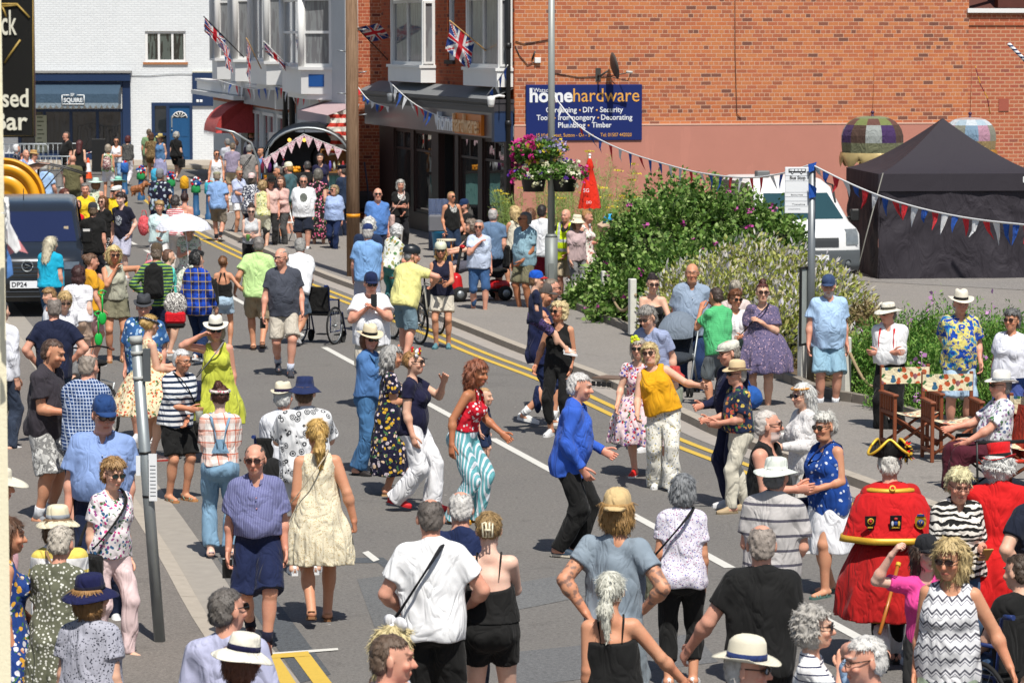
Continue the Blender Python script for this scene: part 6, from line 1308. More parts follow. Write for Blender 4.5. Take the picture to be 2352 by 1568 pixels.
for x,y,lab in((203,412,'orange and white traffic cone by the crowd barrier'),(1430,665,'orange traffic cone beside the planted bed')):
 p=G(x,y,ZP if x>900 else 0);tc=thing('traffic_cone',lab,'traffic cone',p);mb=MB();mb.lathe([(.14,.03),(.10,.25),(.055,.6),(.03,.72),(.001,.73)],14);mb.build('cone',PM('cone_orange','#ee5a26',.5),tc);mb=MB();mb.lathe([(.104,.26),(.066,.52),(.06,.56)],14,sx=1.04,sy=1.04);mb.build('white_band',M_sw,tc);mb=MB();mb.rbox((-.19,-.19,0),(.19,.19,.03),.01);mb.build('base',M_bk,tc)
def barrier(x,y,w,lab,rz=0):
 p=G(x,y,0);b=thing('crowd_barrier',lab,'barrier',p,rz);mb=MB();mb.tube([(-w/2,0,.15),(-w/2,0,1.05),(-w/2+.08,0,1.1),(w/2-.08,0,1.1),(w/2,0,1.05),(w/2,0,.15),(-w/2,0,.15)],.02,6);b1=mb.build('rail',M_st,b);mb=MB();n=int(w/.16)
 for k in range(1,n):mb.tube([(-w/2+w*k/n,0,.15),(-w/2+w*k/n,0,1.1)],.010,5)
 mb.build('bars',M_st,b);mb=MB();mb.tube([(-w*.35,-.3,0),(-w*.35,0,.15),(-w*.35,.3,0)],.018,5);mb.tube([(w*.35,-.3,0),(w*.35,0,.15),(w*.35,.3,0)],.018,5);mb.build('foot',M_st,b)
barrier(112,402,2.3,'steel crowd barrier in front of the far blue shop, left of the man in black');barrier(112,440,2.2,'steel crowd barrier nearer the yellow disc, behind the pale blue shirt',.05);barrier(44,404,2.,'steel crowd barrier beside the black pub sign')
q=MB();a=G(140,402,0)+Vector((0,0,.75));b=G(232,392,0)+Vector((0,0,.8));q.tube([a.lerp(b,t)+Vector((0,0,-.12*math.sin(PI*t)))for t in[k/8 for k in range(9)]],.035,5,flat=.2);tag(q.build('barrier_tape',cloth('#f0e6e4','v','#d84a48',6)),'sagging red and white barrier tape by the far shop','tape')
p=G(227,395,.12);ab=thing('menu_board','plain black board standing by the far blue shop','sign board',p);q=MB();q.rbox((-.24,-.03,0),(.24,.03,1.15),.01);q.build('board',M_bk,ab);q=MB();q.tube([(-.2,.03,1.),(-.2,.35,0)],.02,5);q.tube([(.2,.03,1.),(.2,.35,0)],.02,5);q.build('leg',M_bk,ab)
# ------------------------------------------------------------------ vehicles
def lbody(front,back_y,W,tum,belt,r=.10,zb=.28,n=13):
 prof=list(front)
 zt=prof[-1][1];prof+=[(prof[-1][0]+(back_y-prof[-1][0])*.5,zt+.02),(back_y-.25,zt),(back_y-.05,zt-.15),(back_y,zt-.6),(back_y,zb+.1),(back_y-.05,zb)]
 P=[Vector((y,z))for y,z in prof];N=len(P);cen=Vector(((back_y)/2,.9));vs=[];fs=[]
 ts=[-1,-.985,-.94,-.85,-.6,-.3,0,.3,.6,.85,.94,.985,1]
 for t in ts:
  a=abs(t);ins=0 if a<.80 else r*(1-math.sqrt(max(0,1-((a-.80)/.20)**2)))
  for i in range(N):
   d=(P[i]-P[i-1]).normalized()+(P[(i+1)%N]-P[i]).normalized();nn=Vector((d.y,-d.x)).normalized();
   q=P[i]-nn*(-ins);z=q.y;w=W-max(0,z-belt)*tum;curv=.10*a*a*a if q.x<1.6 else 0
   vs.append((t*w,q.x+curv,z))
 M_=len(ts)
 for i in range(M_-1):
  for k in range(N):fs.append((i*N+k,i*N+(k+1)%N,(i+1)*N+(k+1)%N,(i+1)*N+k))
 fs+=[tuple(range(N)),tuple(reversed(range((M_-1)*N,M_*N)))]
 return vs,fs,P
def yf(P,z):
 for i in range(len(P)-1):
  if P[i].y<=z<=P[i+1].y and P[i].x<2.2:t=(z-P[i].y)/max(1e-6,P[i+1].y-P[i].y);return P[i].x+(P[i+1].x-P[i].x)*t
 return P[0].x
def patch(P,W,tum,belt,z0,z1,f0,f1,off,mi=0,nx=10,nz=8,mb=None,taper=0,round_=0):
 mb=mb or MB();vs=[];fs=[]
 for j in range(nz+1):
  z=z0+(z1-z0)*j/nz;w=(W-max(0,z-belt)*tum)
  for i in range(nx+1):
   t=f0+(f1-f0)*i/nx;x=t*w*(1-taper*j/nz);a=abs(x)/w;zz=z+round_*(1-(2*i/nx-1)**2)*(j/nz);vs.append((x,yf(P,zz)+.10*a*a*a-off,zz))
 for j in range(nz):
  for i in range(nx):fs.append((j*(nx+1)+i,j*(nx+1)+i+1,(j+1)*(nx+1)+i+1,(j+1)*(nx+1)+i))
 mb.add(vs,fs,mi,True);return mb
def wheel(r,w,rim=.62,spokes=5,hub=True):
 t=MB();t.lathe([(r*rim,-w/2),(r*.95,-w/2),(r,-w*.3),(r,w*.3),(r*.95,w/2),(r*rim,w/2)],28);k=MB();k.lathe([(.001,-w*.35),(r*.2,-w*.38),(r*.3,-w*.2),(r*rim*.9,-w*.28),(r*rim,-w*.45),(r*rim,w*.3)],24);return t,k
g0=Vector((-8.42,56.8,0));M_vd=PM('van_slate_paint','#30363f',.2,.3,.05,2,spec=.7);M_tyre=PM('tyre','#1c1c1c',.85)
vd=thing('van','dark slate grey van facing the camera at the left edge, DP24 number plate','van',g0,R_(7));W=.96
front=[(.10,.26),(.0,.36),(-.02,.62),(.0,.82),(.03,.98),(.12,1.08),(.45,1.20),(.80,1.27),(1.5,1.78),(1.72,1.88),(2.1,1.93)]
vs,fs,PV=lbody(front,4.9,W,.20,1.15);mb=MB();mb.add(vs,fs,0,True);mb.build('body',M_vd,vd)
M_vg=PM('van_windscreen','#16294a',.05,0,.1,1,spec=.9);M_plas=PM('black_plastic','#1b1c1e',.5);M_lamp=PM('headlamp_glass','#8b9193',.08,.3,.5,14,spec=.9)
b=patch(PV,W,.20,1.15,1.275,1.77,-.90,.90,.008);b.build('windscreen',M_vg,vd);b=patch(PV,W,.20,1.15,.70,.97,-.62,.62,.006);gr=b.build('grille',M_plas,vd);b=MB()
for z in(.735,.80,.865,.93):patch(PV,W,.2,1.15,z,z+.015,-.60,.60,.012,mb=b,nz=1)
b.build('grille_bar',PM('dark_chrome','#5d6670',.25,.7),gr)
b=patch(PV,W,.20,1.15,.28,.60,-.80,.80,.010);b.build('bumper',M_plas,vd);b=MB()
for z in(.36,.45):patch(PV,W,.2,1.15,z,z+.02,-.7,.7,.018,mb=b,nz=1)
b.build('air_intake',PM('intake_edge','#4a5058',.4),vd)
for s_ in(-1,1):b=patch(PV,W,.20,1.15,.84,.965,s_*.66,s_*.93,.012,nx=5,nz=3);b.build('headlight',PM('dark_lamp','#6f7a84',.1,.3,.4,16,spec=.9),vd)
b=MB();b.box((-.30,yf(PV,.58)-.04,.52),(.30,yf(PV,.58)-.022,.645));pl=b.build('number_plate',M_sw,vd);text('lettering','DP24 NKX'[:4],.115,M_txt,pl,(-.27,yf(PV,.58)-.043,.545),ext=.001,fit=.26,bold=.002)
b=MB();b.tube([(.095*math.cos(2*PI*k/20),yf(PV,.90)-.03,.90+.095*math.sin(2*PI*k/20))for k in range(21)],.013,5);b.tube([(-.05,yf(PV,.9)-.03,.86),(.05,yf(PV,.9)-.03,.90),(-.04,yf(PV,.9)-.03,.93)],.012,5);b.build('badge',M_st,vd)
for s_ in(-1,1):
 b=MB();b.rbox((s_*1.02-.10,.95,1.22),(s_*1.02+.10,1.12,1.48),.04);b.tube([(s_*.85,1.1,1.25),(s_*1.,1.05,1.28)],.04,6);b.build('wing_mirror',PM('mirror_black','#101114',.25),vd)
 for y in(.75,3.9):t_,k_=wheel(.33,.22);T_=TR((s_*.86,y,.33),0,0,R_(90));t_.v=[T_@Vector(q)for q in t_.v];k_.v=[T_@Vector(q)for q in k_.v];w_=t_.build('wheel',M_tyre,vd);k_.build('rim',M_st,w_)
b=MB();b.tube([(-.55,.92,1.30),(-.1,.98,1.34),(.5,.96,1.32)],.010,5);b.tube([(-.1,1.9,1.95),(-.1,2.,2.15)],.008,5);b.build('wiper',M_plas,vd);b=MB();b.box((.62,1.12,1.33),(.70,1.2,1.52));b.build('parking_card',PM('card','#cbb89a',.7),vd)
p=AT(10,458,66.5);yd=thing('yellow_disc','huge yellow moulded disc with raised rings standing behind the dark van','disc',(p.x,66.5,0));R0=(105-10)*66.5/FD
T_=TR((0,0,p.z),0,R_(90));prof=[(.001,.02),(R0*.32,.02),(R0*.36,.09),(R0*.55,.09),(R0*.60,.0),(R0*.66,.0),(R0*.70,.12),(R0*.84,.12),(R0*.88,.03),(R0*.93,.03),(R0*.96,.14),(R0,.10),(R0,-.12),(.001,-.14)]
mb=MB();mb.lathe(prof,48,0,T_);mb.build('moulding',PM('bright_yellow','#f5ad0a',.35,0,.04,2),yd);mb=MB();mb.box((-.3,-.08,0),(.3,.2,p.z-.3));mb.build('stand',M_bk,yd)
p=AT(105,402,74);cu=thing('folding_canopy','tan fabric canopy with curved metal frame rising behind the yellow disc','canopy',(p.x,74,0));mb=MB();pts=[AT(x,y,74)-Vector((p.x,74,0))for x,y in((40,395),(60,382),(85,375),(110,378),(145,385),(195,401))]
for dy in(0,.5):mb.tube([q+Vector((0,dy,0))for q in pts],.018,5)
for a,b in(((125,380),(80,432)),((145,385),(98,440)),((70,384),(66,430))):mb.tube([AT(*a,74)-Vector((p.x,74,0)),AT(*b,74)-Vector((p.x,74,0))],.016,5)
mb.tube([pts[2]+Vector((0,.2,0)),Vector((pts[2].x,.2,0))],.03,6);mb.build('frame',PM('frame_dark','#4a4a4c',.4,.4),cu);mb=MB();vs=[q+Vector((0,dy,.005))for q in pts[:4]for dy in(-.05,.55)]+[];mb.add(vs,[(2*i,2*i+2,2*i+3,2*i+1)for i in range(3)],0,True);vs2=[AT(x,y,74)-Vector((p.x,74,0))for x,y in((40,395),(60,382),(85,375),(110,378),(80,392),(60,400),(45,412))];mb.add(vs2,[tuple(range(7))]);mb.build('cover',cloth('#c2957c'),cu)
M_vw=PM('van_white_paint','#f0f1f0',.3,0,.03,2,spec=.6)
vw=thing('van','white van with a roof beacon parked behind the bushes beside the black tent','van',(5.84,62.9,ZP),R_(11));W=.94
front=[(.12,.24),(.02,.34),(.0,.60),(.02,.85),(.06,1.),(.28,1.12),(.70,1.22),(1.45,1.72),(1.66,1.84),(2.2,1.96)]
vs,fs,PV=lbody(front,4.3,W,.18,1.05);mb=MB();mb.add(vs,fs,0,True);mb.build('body',M_vw,vw);b=patch(PV,W,.18,1.05,1.225,1.70,-.86,.86,.008,taper=.08);b.build('windscreen',PM('van_glass','#2c4a50',.04,0,.2,1.5,spec=.9),vw)
b=patch(PV,W,.18,1.05,.72,.90,-.50,.50,.010);b.build('grille',PM('mesh_grey','#3a3d40',.6),vw);b=patch(PV,W,.18,1.05,.26,.66,-.97,.97,.012);b.build('bumper',PM('grey_plastic','#5b6165',.6),vw)
for s_ in(-1,1):
 b=patch(PV,W,.18,1.05,.76,1.06,s_*.66,s_*.93,.014,nx=5,nz=4);b.build('headlight',M_lamp,vw);b=MB();b.lathe([(.001,0),(.05,0),(.06,-.02),(.06,.02)],14,0,TR((s_*.66,yf(PV,.42)+.02,.42),0,R_(90)));b.build('fog_lamp',M_lamp,vw)
 b=MB();b.rbox((s_*1.08-.09,.95,1.15),(s_*1.08+.09,1.08,1.40),.03);b.tube([(s_*.9,1.1,1.2),(s_*1.,1.05,1.24)],.03,6);b.build('wing_mirror',M_plas,vw)
 for y in(.75,3.5):t_,k_=wheel(.31,.2);T_=TR((s_*.84,y,.31),0,0,R_(90));t_.v=[T_@Vector(q)for q in t_.v];k_.v=[T_@Vector(q)for q in k_.v];w_=t_.build('wheel',M_tyre,vw);k_.build('rim',M_st,w_)
b=MB();b.box((-.26,yf(PV,.5)-.035,.46),(.26,yf(PV,.5)-.018,.57));b.build('number_plate',M_sw,vw);b=MB();b.tube([(.2,.86,1.24),(.75,.9,1.30)],.012,5);b.build('wiper',M_plas,vw);b=MB();b.rbox((-.55,2.3,1.97),(-.28,2.5,2.10),.02);b.build('roof_beacon',PM('beacon_grey','#6d6f70',.5),vw)
b=MB();b.tube([(.74,1.2,1.52),(.80,1.6,1.84),(.86,3.5,1.90)],.02,5);b.build('roof_rail',M_plas,vw)
# ------------------------------------------------------------------ tent and patchwork parasols
gt=G(2021,641,ZP);Rt=R_(5.5);tt=thing('gazebo_tent','large black pop up gazebo tent with closed sides in front of the pink wall','tent',(gt.x,gt.y,ZP),Rt);TW=3.15;TD=3.1;ze=2.07;zv=1.73;tz=AT(2152,272,gt.y+1.5).z-ZP
def tent_mat(n_,folds):
 t=NT(n_,.75,.25);v=t.obj();t.base(alb('#37333a'));n=t.noise(t.mapping(v,(1,1,.5)),2.6 if folds else 1.2,4,.5,1.2);t.bump(n,.9 if folds else .4,.12);return t.m
M_tent=tent_mat('tent_fabric',True);M_roof=tent_mat('tent_roof',False)
def sdwall(a,b,z0,z1,amp,n=40,m=14,mat=M_tent,nm='side_wall',seed=0):
 a=Vector(a);b=Vector(b);d=(b-a);L=d.length;u=d.normalized();nn=Vector((u.y,-u.x,0));vs=[];fs=[];r=random.Random(seed);ph=[r.uniform(0,6)for _ in range(6)]
 for j in range(m+1):
  t=j/m
  for i in range(n+1):
   s_=i/n;w=amp*(math.sin(s_*9+ph[0]+3*t)*.5+math.sin(s_*21+ph[1]-6*t*(s_-.5))*.35+math.sin(s_*47+ph[2]+8*t)*.15);w*=(1-.2*t);rad=amp*.8*math.sin(14*math.atan2(t-.95,s_-.5)+ph[3])*min(1,abs(s_-.5)*4);vs.append(a+u*(L*s_)+nn*(w+rad)+Vector((0,0,z0+(z1-z0)*t)))
 for j in range(m):
  for i in range(n):fs.append((j*(n+1)+i,j*(n+1)+i+1,(j+1)*(n+1)+i+1,(j+1)*(n+1)+i))
 q=MB();q.add(vs,fs,0,True);return q.build(nm,mat,tt)
sdwall((-.05,-.02,0),(TW,0,0),0,zv+.1,.035,seed=1);sdwall((-.02,TD,0),(-.03,-.05,0),0,zv+.1,.03,seed=2);sdwall((TW,0,0),(TW,TD,0),0,zv+.1,.03,seed=3)
q=MB();e=.06;cr=[(-e,-e),(TW+e,-e),(TW+e,TD+e),(-e,TD+e)]
for i in range(4):a,b=cr[i],cr[(i+1)%4];q.quad((a[0],a[1],zv),(b[0],b[1],zv),(b[0],b[1],ze),(a[0],a[1],ze))
q.build('valance',M_roof,tt);q=MB();n=10;C_=(TW/2,TD/2)
for i in range(4):
 a,b=cr[i],cr[(i+1)%4];vs=[];fs=[]
 for j in range(n+1):
  t=j/n;zz=ze+(tz-ze)*(t**1.35);
  for k in range(n+1):s_=k/n;px=(a[0]+(b[0]-a[0])*s_)*(1-t)+C_[0]*t;py=(a[1]+(b[1]-a[1])*s_)*(1-t)+C_[1]*t;vs.append((px,py,zz-.05*math.sin(PI*s_)*math.sin(PI*t)))
 for j in range(n):
  for k in range(n):fs.append((j*(n+1)+k,j*(n+1)+k+1,(j+1)*(n+1)+k+1,(j+1)*(n+1)+k))
 q.add(vs,fs,0,True)
q.build('roof',M_roof,tt);q=MB();lab_=AT(2336,415,gt.y-.1);q.box((TW-.32,-.072,zv+.16),(TW-.15,-.062,zv+.28));q.build('white_label',M_sw,tt);q=MB();a=AT(2086,400,gt.y)-gt;q.tube([(.02,-.1,ze+.02),(-.35,-.35,.9),(-.62,-.6,.02)],.012,5);q.build('guy_line',PM('guy_grey','#8a8880',.5),tt)
def pparasol(x,yt,yb,rpx,Y,cols,lab,gold):
 a=AT(x,yt,Y);b=AT(x,yb,Y);o=thing('patchwork_parasol',lab,'parasol',(a.x,Y,ZP));H=a.z-b.z;R=rpx*Y/FD;zb_=b.z-ZP;n=12;m=8;q=MB();r=random.Random(int(x))
 for k in range(n):
  for j in range(m):
   def pp(kk,jj):t=2*PI*kk/n+.2;f=jj/m;rr=R*math.sin(PI/2*min(1,.06+f*1.05))**.8*(1. if f<.8 else 1-.05*(f-.8)/.2);return Vector((rr*math.cos(t),rr*math.sin(t),zb_+H*(.0+math.cos(PI/2*f)**.75)))
   ring=0 if j<2 else 1 if j<4 else 2 if j<7 else 3
   c={0:0,1:1+(k%2),2:3+(k%3),3:6}[ring];q.add([pp(k,j),pp(k,j+1),pp(k+1,j+1),pp(k+1,j)],[(0,1,2,3)],c)
 q.build('canopy',[cloth(c)for c in cols],o);q=MB();ns=9
 for k in range(ns):
  vs=[];fs=[]
  for i in range(9):
   t=2*PI*(k+i/8)/ns;sag=.20*math.sin(PI*i/8)
   for j in range(4):f=j/3;vs.append(Vector((math.cos(t)*(R*.98+.03*math.sin(PI*f)),math.sin(t)*(R*.98+.03*math.sin(PI*f)),zb_+.02-f*(.12+sag))))
  for i in range(8):
   for j in range(3):fs.append((i*4+j,i*4+j+1,(i+1)*4+j+1,(i+1)*4+j))
  q.add(vs,fs,0,True)
 q.build('gold_swag',PM('gold_satin',gold,.4,.2,.2,9),o);q=MB();q.tube([(0,0,0),(0,0,zb_+H+.04)],.03,8);q.ball((0,0,zb_+H+.08),.04,8);q.build('pole',PM('plum_pole','#4b2f4e',.5),o)
 q=MB();q.tube([(0,0,zb_+H+.1),(.02,0,zb_+H+.9),(.0,0,zb_+H+1.5)],.006,4);q.build('streamer',cloth('#b5562c'),o)
pparasol(2004,267,352,74,70.2,['#7e8766','#6a4a42','#77804e','#4a3560','#55423a','#9ea3a0','#7a7c60'],'domed patchwork parasol in olive, plum and grey with a gold swag','#c9b27a')
pparasol(2228,270,345,62,70.4,['#b8a098','#c4ccd2','#a9bcc8','#b48a9c','#8a8a7c','#7c96ac','#a08a60'],'domed patchwork parasol in pale pink and light blue behind the tent peak','#c08a3a')
q=MB();q.tube([AT(x,y,72.2)for x,y in((2240,152),(2252,195),(2268,225),(2274,262))],.011,4);tag(q.build('ribbon',cloth('#7a2a3a','h','#d8a030',3)),'thin dark multicoloured ribbon hanging by the pale brick wall','ribbon')
# ------------------------------------------------------------------ closed red parasol
p=G(1354,650,ZP);rp=thing('closed_parasol','closed bright red parasol with white lettering beside the lamp post','parasol',p);zt=AT(1354,356,p.y).z-ZP;zb=AT(1354,476,p.y).z-ZP;t=MB();n=28;prof=[(.015,zt-.05),(.045,zt-.12),(.075,zt-.24),(.055,zt-.27),(.10,zt-.45),(.15,zb+.3),(.19,zb+.05),(.195,zb)]
t.lathe(list(reversed(prof)),n,0,None,1.05,.9,True,lambda v,a,r:Vector((v.x*(1+.13*math.sin(a*8)),v.y*(1+.13*math.sin(a*8)),v.z-.03*abs(math.sin(a*4))*(1 if r>.18 else 0))));t.build('canopy',cloth('#e8361f'),rp);t=MB();t.tube([(0,0,0),(0,0,zt)],.02,8);t.ball((0,0,zt),.03,8);t.build('pole',M_wp,rp);t=MB();t.lathe([(.22,0),(.22,.05),(.05,.12),(.03,.3)],16);t.build('base',M_plas,rp)
text('lettering','SG',.10,M_sw,rp,(-.13,-.185,zb+.30),ext=.002);text('lettering','DD',.07,M_sw,rp,(-.07,-.20,zb+.08),ext=.002)
# ------------------------------------------------------------------ catering trailer
a=AT(610,470,83.6);b=AT(806,470,83.6);tx0,tx1=a.x,b.x;tr=thing('catering_trailer','black round roofed catering trailer with a turquoise counter front','trailer',((tx0+tx1)/2,83.6,ZP),R_(0));hw2=(tx1-tx0)/2+.1;ztp=AT(700,280,84.6).z-ZP;zc=AT(700,397,83.6).z-ZP
def arch(y,w,zt_,zs,n=18):return[Vector((w*math.cos(PI-PI*k/n),y,zs+(zt_-zs)*math.sin(PI*k/n)**.62))for k in range(n+1)]
mb=MB();rings=[arch(y,hw2+dw,ztp+dz,1.15)for y,dw,dz in((-.05,-.02,-.10),(.35,0,-.03),(.36,.02,0),(.8,.02,0),(.81,0,-.02),(1.25,.0,-.02),(1.26,.02,0),(2.1,.0,-.02))]
vs=[v for r in rings for v in([Vector((r[0].x,r[0].y,.35))]+r+[Vector((r[-1].x,r[-1].y,.35))])];m_=21;fs=[]
for i in range(len(rings)-1):
 for k in range(m_-1):fs.append((i*m_+k,i*m_+k+1,(i+1)*m_+k+1,(i+1)*m_+k))
mb.add(vs,fs,0,True);mb.build('shell',PM('trailer_black','#22262a',.3,.1,.08,3),tr)
mb=MB();mb.tube([Vector((-hw2+.1,-.06,.5))]+[v*1 for v in arch(-.06,hw2-.08,ztp-.13,1.15)]+[Vector((hw2-.1,-.06,.5))],.035,8);mb.build('opening_trim',M_st,tr)
mb=MB();mb.box((-hw2+.05,1.9,.4),(hw2-.05,1.95,ztp-.3));mb.box((-hw2+.04,.0,.35),(hw2-.04,1.9,.42));mb.build('interior',PM('interior_grey','#75757a',.7),tr)
mb=MB();mb.box((-hw2+.08,-.06,.42),(hw2-.08,-.0,zc-.06));ct=mb.build('counter_front',PM('turquoise_boards','#74aaa6',.6,0,.06,5),tr);mb=MB()
for k in range(26):x=-hw2+.12+k*.11;mb.box((x,-.064,.42),(x+.012,-.061,zc-.07))if x<hw2-.12 else None
mb.build('board_joint',PM('joint_teal','#4d8482',.8),ct);mb=MB();mb.box((-hw2+.04,-.22,zc-.06),(hw2-.04,.35,zc));mb.build('counter_top',PM('counter_dark','#2d2b28',.5),tr)
mb=MB()
for s_ in(-1,1):mb.lathe([(.001,-.1),(.2,-.1),(.3,-.1),(.32,0),(.3,.1)],18,0,TR((s_*(hw2-.08),1.2,.30),0,0,R_(90)))
mb.build('wheel',M_tyre,tr)
mb=MB();vs=[];fs=[]
for k in range(9):
 t=k/8;vs+=[(-hw2-.15-1.05*math.sin(t*PI/2),-.02,ztp-.35+.25*math.cos(t*PI/2)-.0*t-1.2*t*t*.3),(-hw2-.15-1.05*math.sin(t*PI/2),1.1,ztp-.35+.25*math.cos(t*PI/2)-1.2*t*t*.3)]
mb.tube([(-hw2-.02,-.05,.8),(-hw2-.05,-.05,1.5),(-hw2-.25,-.05,2.05),(-hw2-.7,-.05,2.32),(-hw2-1.15,-.05,2.42)],.035,6);mb.build('door_frame',M_st,tr)
tw_=Vector(((tx0+tx1)/2,83.6,ZP))
def wthing(name,lab,cat,loc,group=None):return thing(name,lab,cat,tw_+Vector(loc),0,group)
for k,(x,c,lab)in enumerate(((-1.15,'#7a1f3a','dark red bottle on the trailer counter'),(-.98,'#5a2a6a','purple bottle with a red cap on the trailer counter'),(-.82,'#dfe4e8','clear white bottle on the trailer counter'),(-.62,'#3a2a3a','tall dark bottle on the trailer counter'))):
 o=wthing('bottle',lab,'bottle',(x,-.05,zc));q=MB();q.lathe([(.001,0),(.055,0),(.058,.18),(.045,.24),(.018,.28),(.018,.33)],12);q.build('glass',PM('bottle_glass',c,.15),o);q=MB();q.lathe([(.022,.33),(.022,.37),(.001,.37)],10);q.build('cap',PM('cap_red','#d83030',.4),o)
o=wthing('bottle_crate','wooden crate of small bottles standing on the trailer counter','crate',(.72,.12,zc));q=MB();q.box((-.4,-.15,0),(-.37,.15,.6));q.box((.37,-.15,0),(.40,.15,.6));q.box((-.37,-.149,.57),(.37,.15,.599));q.box((-.37,.12,0),(.37,.149,.57));q.box((-.37,-.15,.001),(.37,.12,.03));q.build('crate',PM('crate_wood','#9a6a35',.7),o)
for k,c in enumerate(('#2a1a1a','#6a5ac0','#d8d8c0','#e0c888','#c04040','#e8e8e8')):q=wthing('small_bottle','small '+('black','violet','cream','tan','red','white')[k]+' bottle inside the crate on the counter','bottle',(.45+k*.11,.05,zc+.03));m=MB();m.lathe([(.001,0),(.036,0),(.036,.19),(.02,.24),(.02,.27),(.001,.27)],10);m.build('glass',PM('bottle_'+c[1:],c,.3),q)
o=wthing('fruit_bowl','pile of oranges on the trailer counter','fruit',(-.35,-.06,zc));q=MB();r=random.Random(2)
for k in range(9):q.ball((r.uniform(-.13,.13),r.uniform(-.06,.06),.05+.07*(k>5)),.05,8)
q.build('orange',PM('orange_fruit','#f2a516',.5),o)
for x,lab in((-.50,'left glowing yellow bulb inside the trailer'),(-.12,'right glowing yellow bulb inside the trailer')):
 o=wthing('light_bulb',lab,'bulb',(x,.45,ztp-.45));q=MB();q.ball((0,0,0),.05,8);m=bpy.data.materials.new('bulb_glow');m.use_nodes=True;b_=m.node_tree.nodes['Principled BSDF'];b_.inputs['Base Color'].default_value=(1,.6,.1,1);b_.inputs['Emission Color'].default_value=(1,.55,.1,1);b_.inputs['Emission Strength'].default_value=1.6;q.build('bulb',m,o);q=MB();q.tube([(0,0,.05),(0,0,.3)],.008,5);q.build('flex',M_bk,o)
o=wthing('hanging_hoop','round black hoop hanging on the back wall of the trailer','hoop',(.30,1.8,ztp-1.));q=MB();q.tube([(.32*math.cos(2*PI*k/28),0,.40*math.sin(2*PI*k/28))for k in range(29)],.03,6);q.build('tyre',M_tyre,o)
q=thing('pink_bunting','pink patterned pennant bunting across the trailer opening','bunting',tw_);m=MB();pa=(-hw2+.05,-.12,1.62);pm=(-.1,-.12,ztp-.28);pb=(hw2-.05,-.12,1.78);seq=[Vector(pa).lerp(Vector(pm),t)for t in[k/5 for k in range(6)]]+[Vector(pm).lerp(Vector(pb),t)for t in[k/5 for k in range(1,6)]];m.tube(seq,.008,4);m.build('string',M_wp,q)
for k in range(9):c=seq[k]+(seq[k+1]-seq[k])*.5;m=MB();m.add([c+Vector((-.12,0,.04*(1 if k>4 else-1))),c+Vector((.12,0,.04*(-1 if k>4 else 1))),c+Vector((0,0,-.30)),c+Vector((0,.012,-.1))],[(0,1,2),(0,3,1),(1,3,2),(2,3,0)]);m.build('pennant',cloth('#efd0d8','ditsy','#c05a80',25),q)
# ------------------------------------------------------------------ flags and bunting
UJ=[cloth('#23418a'),cloth('#f4f4f4'),cloth('#d42433')]
def uj(u,v):
 x=(u-.5)*2;y=(v-.5)
 if abs(y)<.10 or abs(x)<.10:return 2
 if abs(y)<.168 or abs(x)<.168:return 1
 for s_ in(1,-1):
  d=(y-s_*x*.5)/math.hypot(1,.5)
  if abs(d)<.09:
   k=1 if((x>0)==(s_>0))else-1
   if 0<d*(1 if x>0 else-1)*(-1)<.06:return 2
   return 1
 return 0
def flag(lab,base,tip,roll,hoist=.55,fly=.85,pole=M_gold,drop=.0,seed=0,wrap=0):
 base,tip=Vector(base),Vector(tip);o=thing('union_flag',lab,'flag',base,group='union flags on slanting poles');m=MB();m.tube([(0,0,0),tip-base],.016,7);m.build('flag_pole',pole,o);d=(tip-base).normalized();L=(tip-base).length;st=L-hoist-.05;n,mm=36,22;vs=[];fs=[];mi=[];r=random.Random(seed);fd=Vector(roll).normalized()
 for j in range(mm+1):
  for i in range(n+1):
   u=i/n;v=j/mm;p=d*(st+hoist*v);sag=Vector((0,0,-1))*drop*u*fly;w=.05*math.sin(u*9+v*3+seed)*u+.03*math.sin(u*17+v*7)*u;p=p+fd*(u*fly*(1-wrap*.6*v))+sag+Vector((.3,-.8,.3))*w;vs.append(p)
 for j in range(mm):
  for i in range(n):fs.append((j*(n+1)+i,j*(n+1)+i+1,(j+1)*(n+1)+i+1,(j+1)*(n+1)+i));mi.append(uj((i+.5)/n,(j+.5)/mm))
 m=MB();m.v=vs;m.f=fs;m.m=mi;m.sm=[True]*len(fs);m.build('flag_cloth',UJ,o);return o
M_pw=PM('pole_wood_pale','#d0a56a',.6)
Yf=74.5;flag('union flag flying open on a wooden pole by the shop corner bay window',AT(1166,158,Yf),AT(1033,48,Yf-2.),(-.12,-.1,-.62),hoist=1.05,fly=.62,pole=M_pw,seed=1)
flag('union flag bunched on a pole beside the telegraph pole',AT(893,140,84),AT(818,62,82.3),(.6,-.1,.12),hoist=.85,fly=.55,pole=M_bk,seed=2)
Yg=98;flag('union flag hanging furthest left near the white bay windows',AT(560,132,100),AT(468,38,98.5),(-.05,0,-1),hoist=1.15,fly=.42,pole=M_bk,seed=3);flag('limp union flag hanging against the middle white bay',AT(600,158,94.5),AT(566,88,93.5),(-.02,0,-1),hoist=.35,fly=1.1,pole=M_pw,drop=.1,seed=4,wrap=.4);flag('furled union flag on a striped pole by the black drainpipe',AT(698,190,92.5),AT(606,95,90.5),(.02,0,-1),hoist=1.3,fly=.22,pole=M_wp,seed=5);flag('small union flag hanging below the striped pole at the left bay',AT(535,122,97.5),AT(508,92,97),(.15,0,-1),hoist=.42,fly=.75,pole=M_wp,seed=6)
a=AT(2352,125,62);q=MB();q.tube([AT(2316,100,62),AT(2375,160,62)],.035,8);tag(q.build('striped_pole',cloth('#f2f2f2','h','#1f3560',14)),'blue and white striped pole end poking in at the upper right','pole')
BC=[cloth('#e8313a'),cloth('#f6f6f6'),cloth('#2a5cb8')];BCN=['red','white','blue']
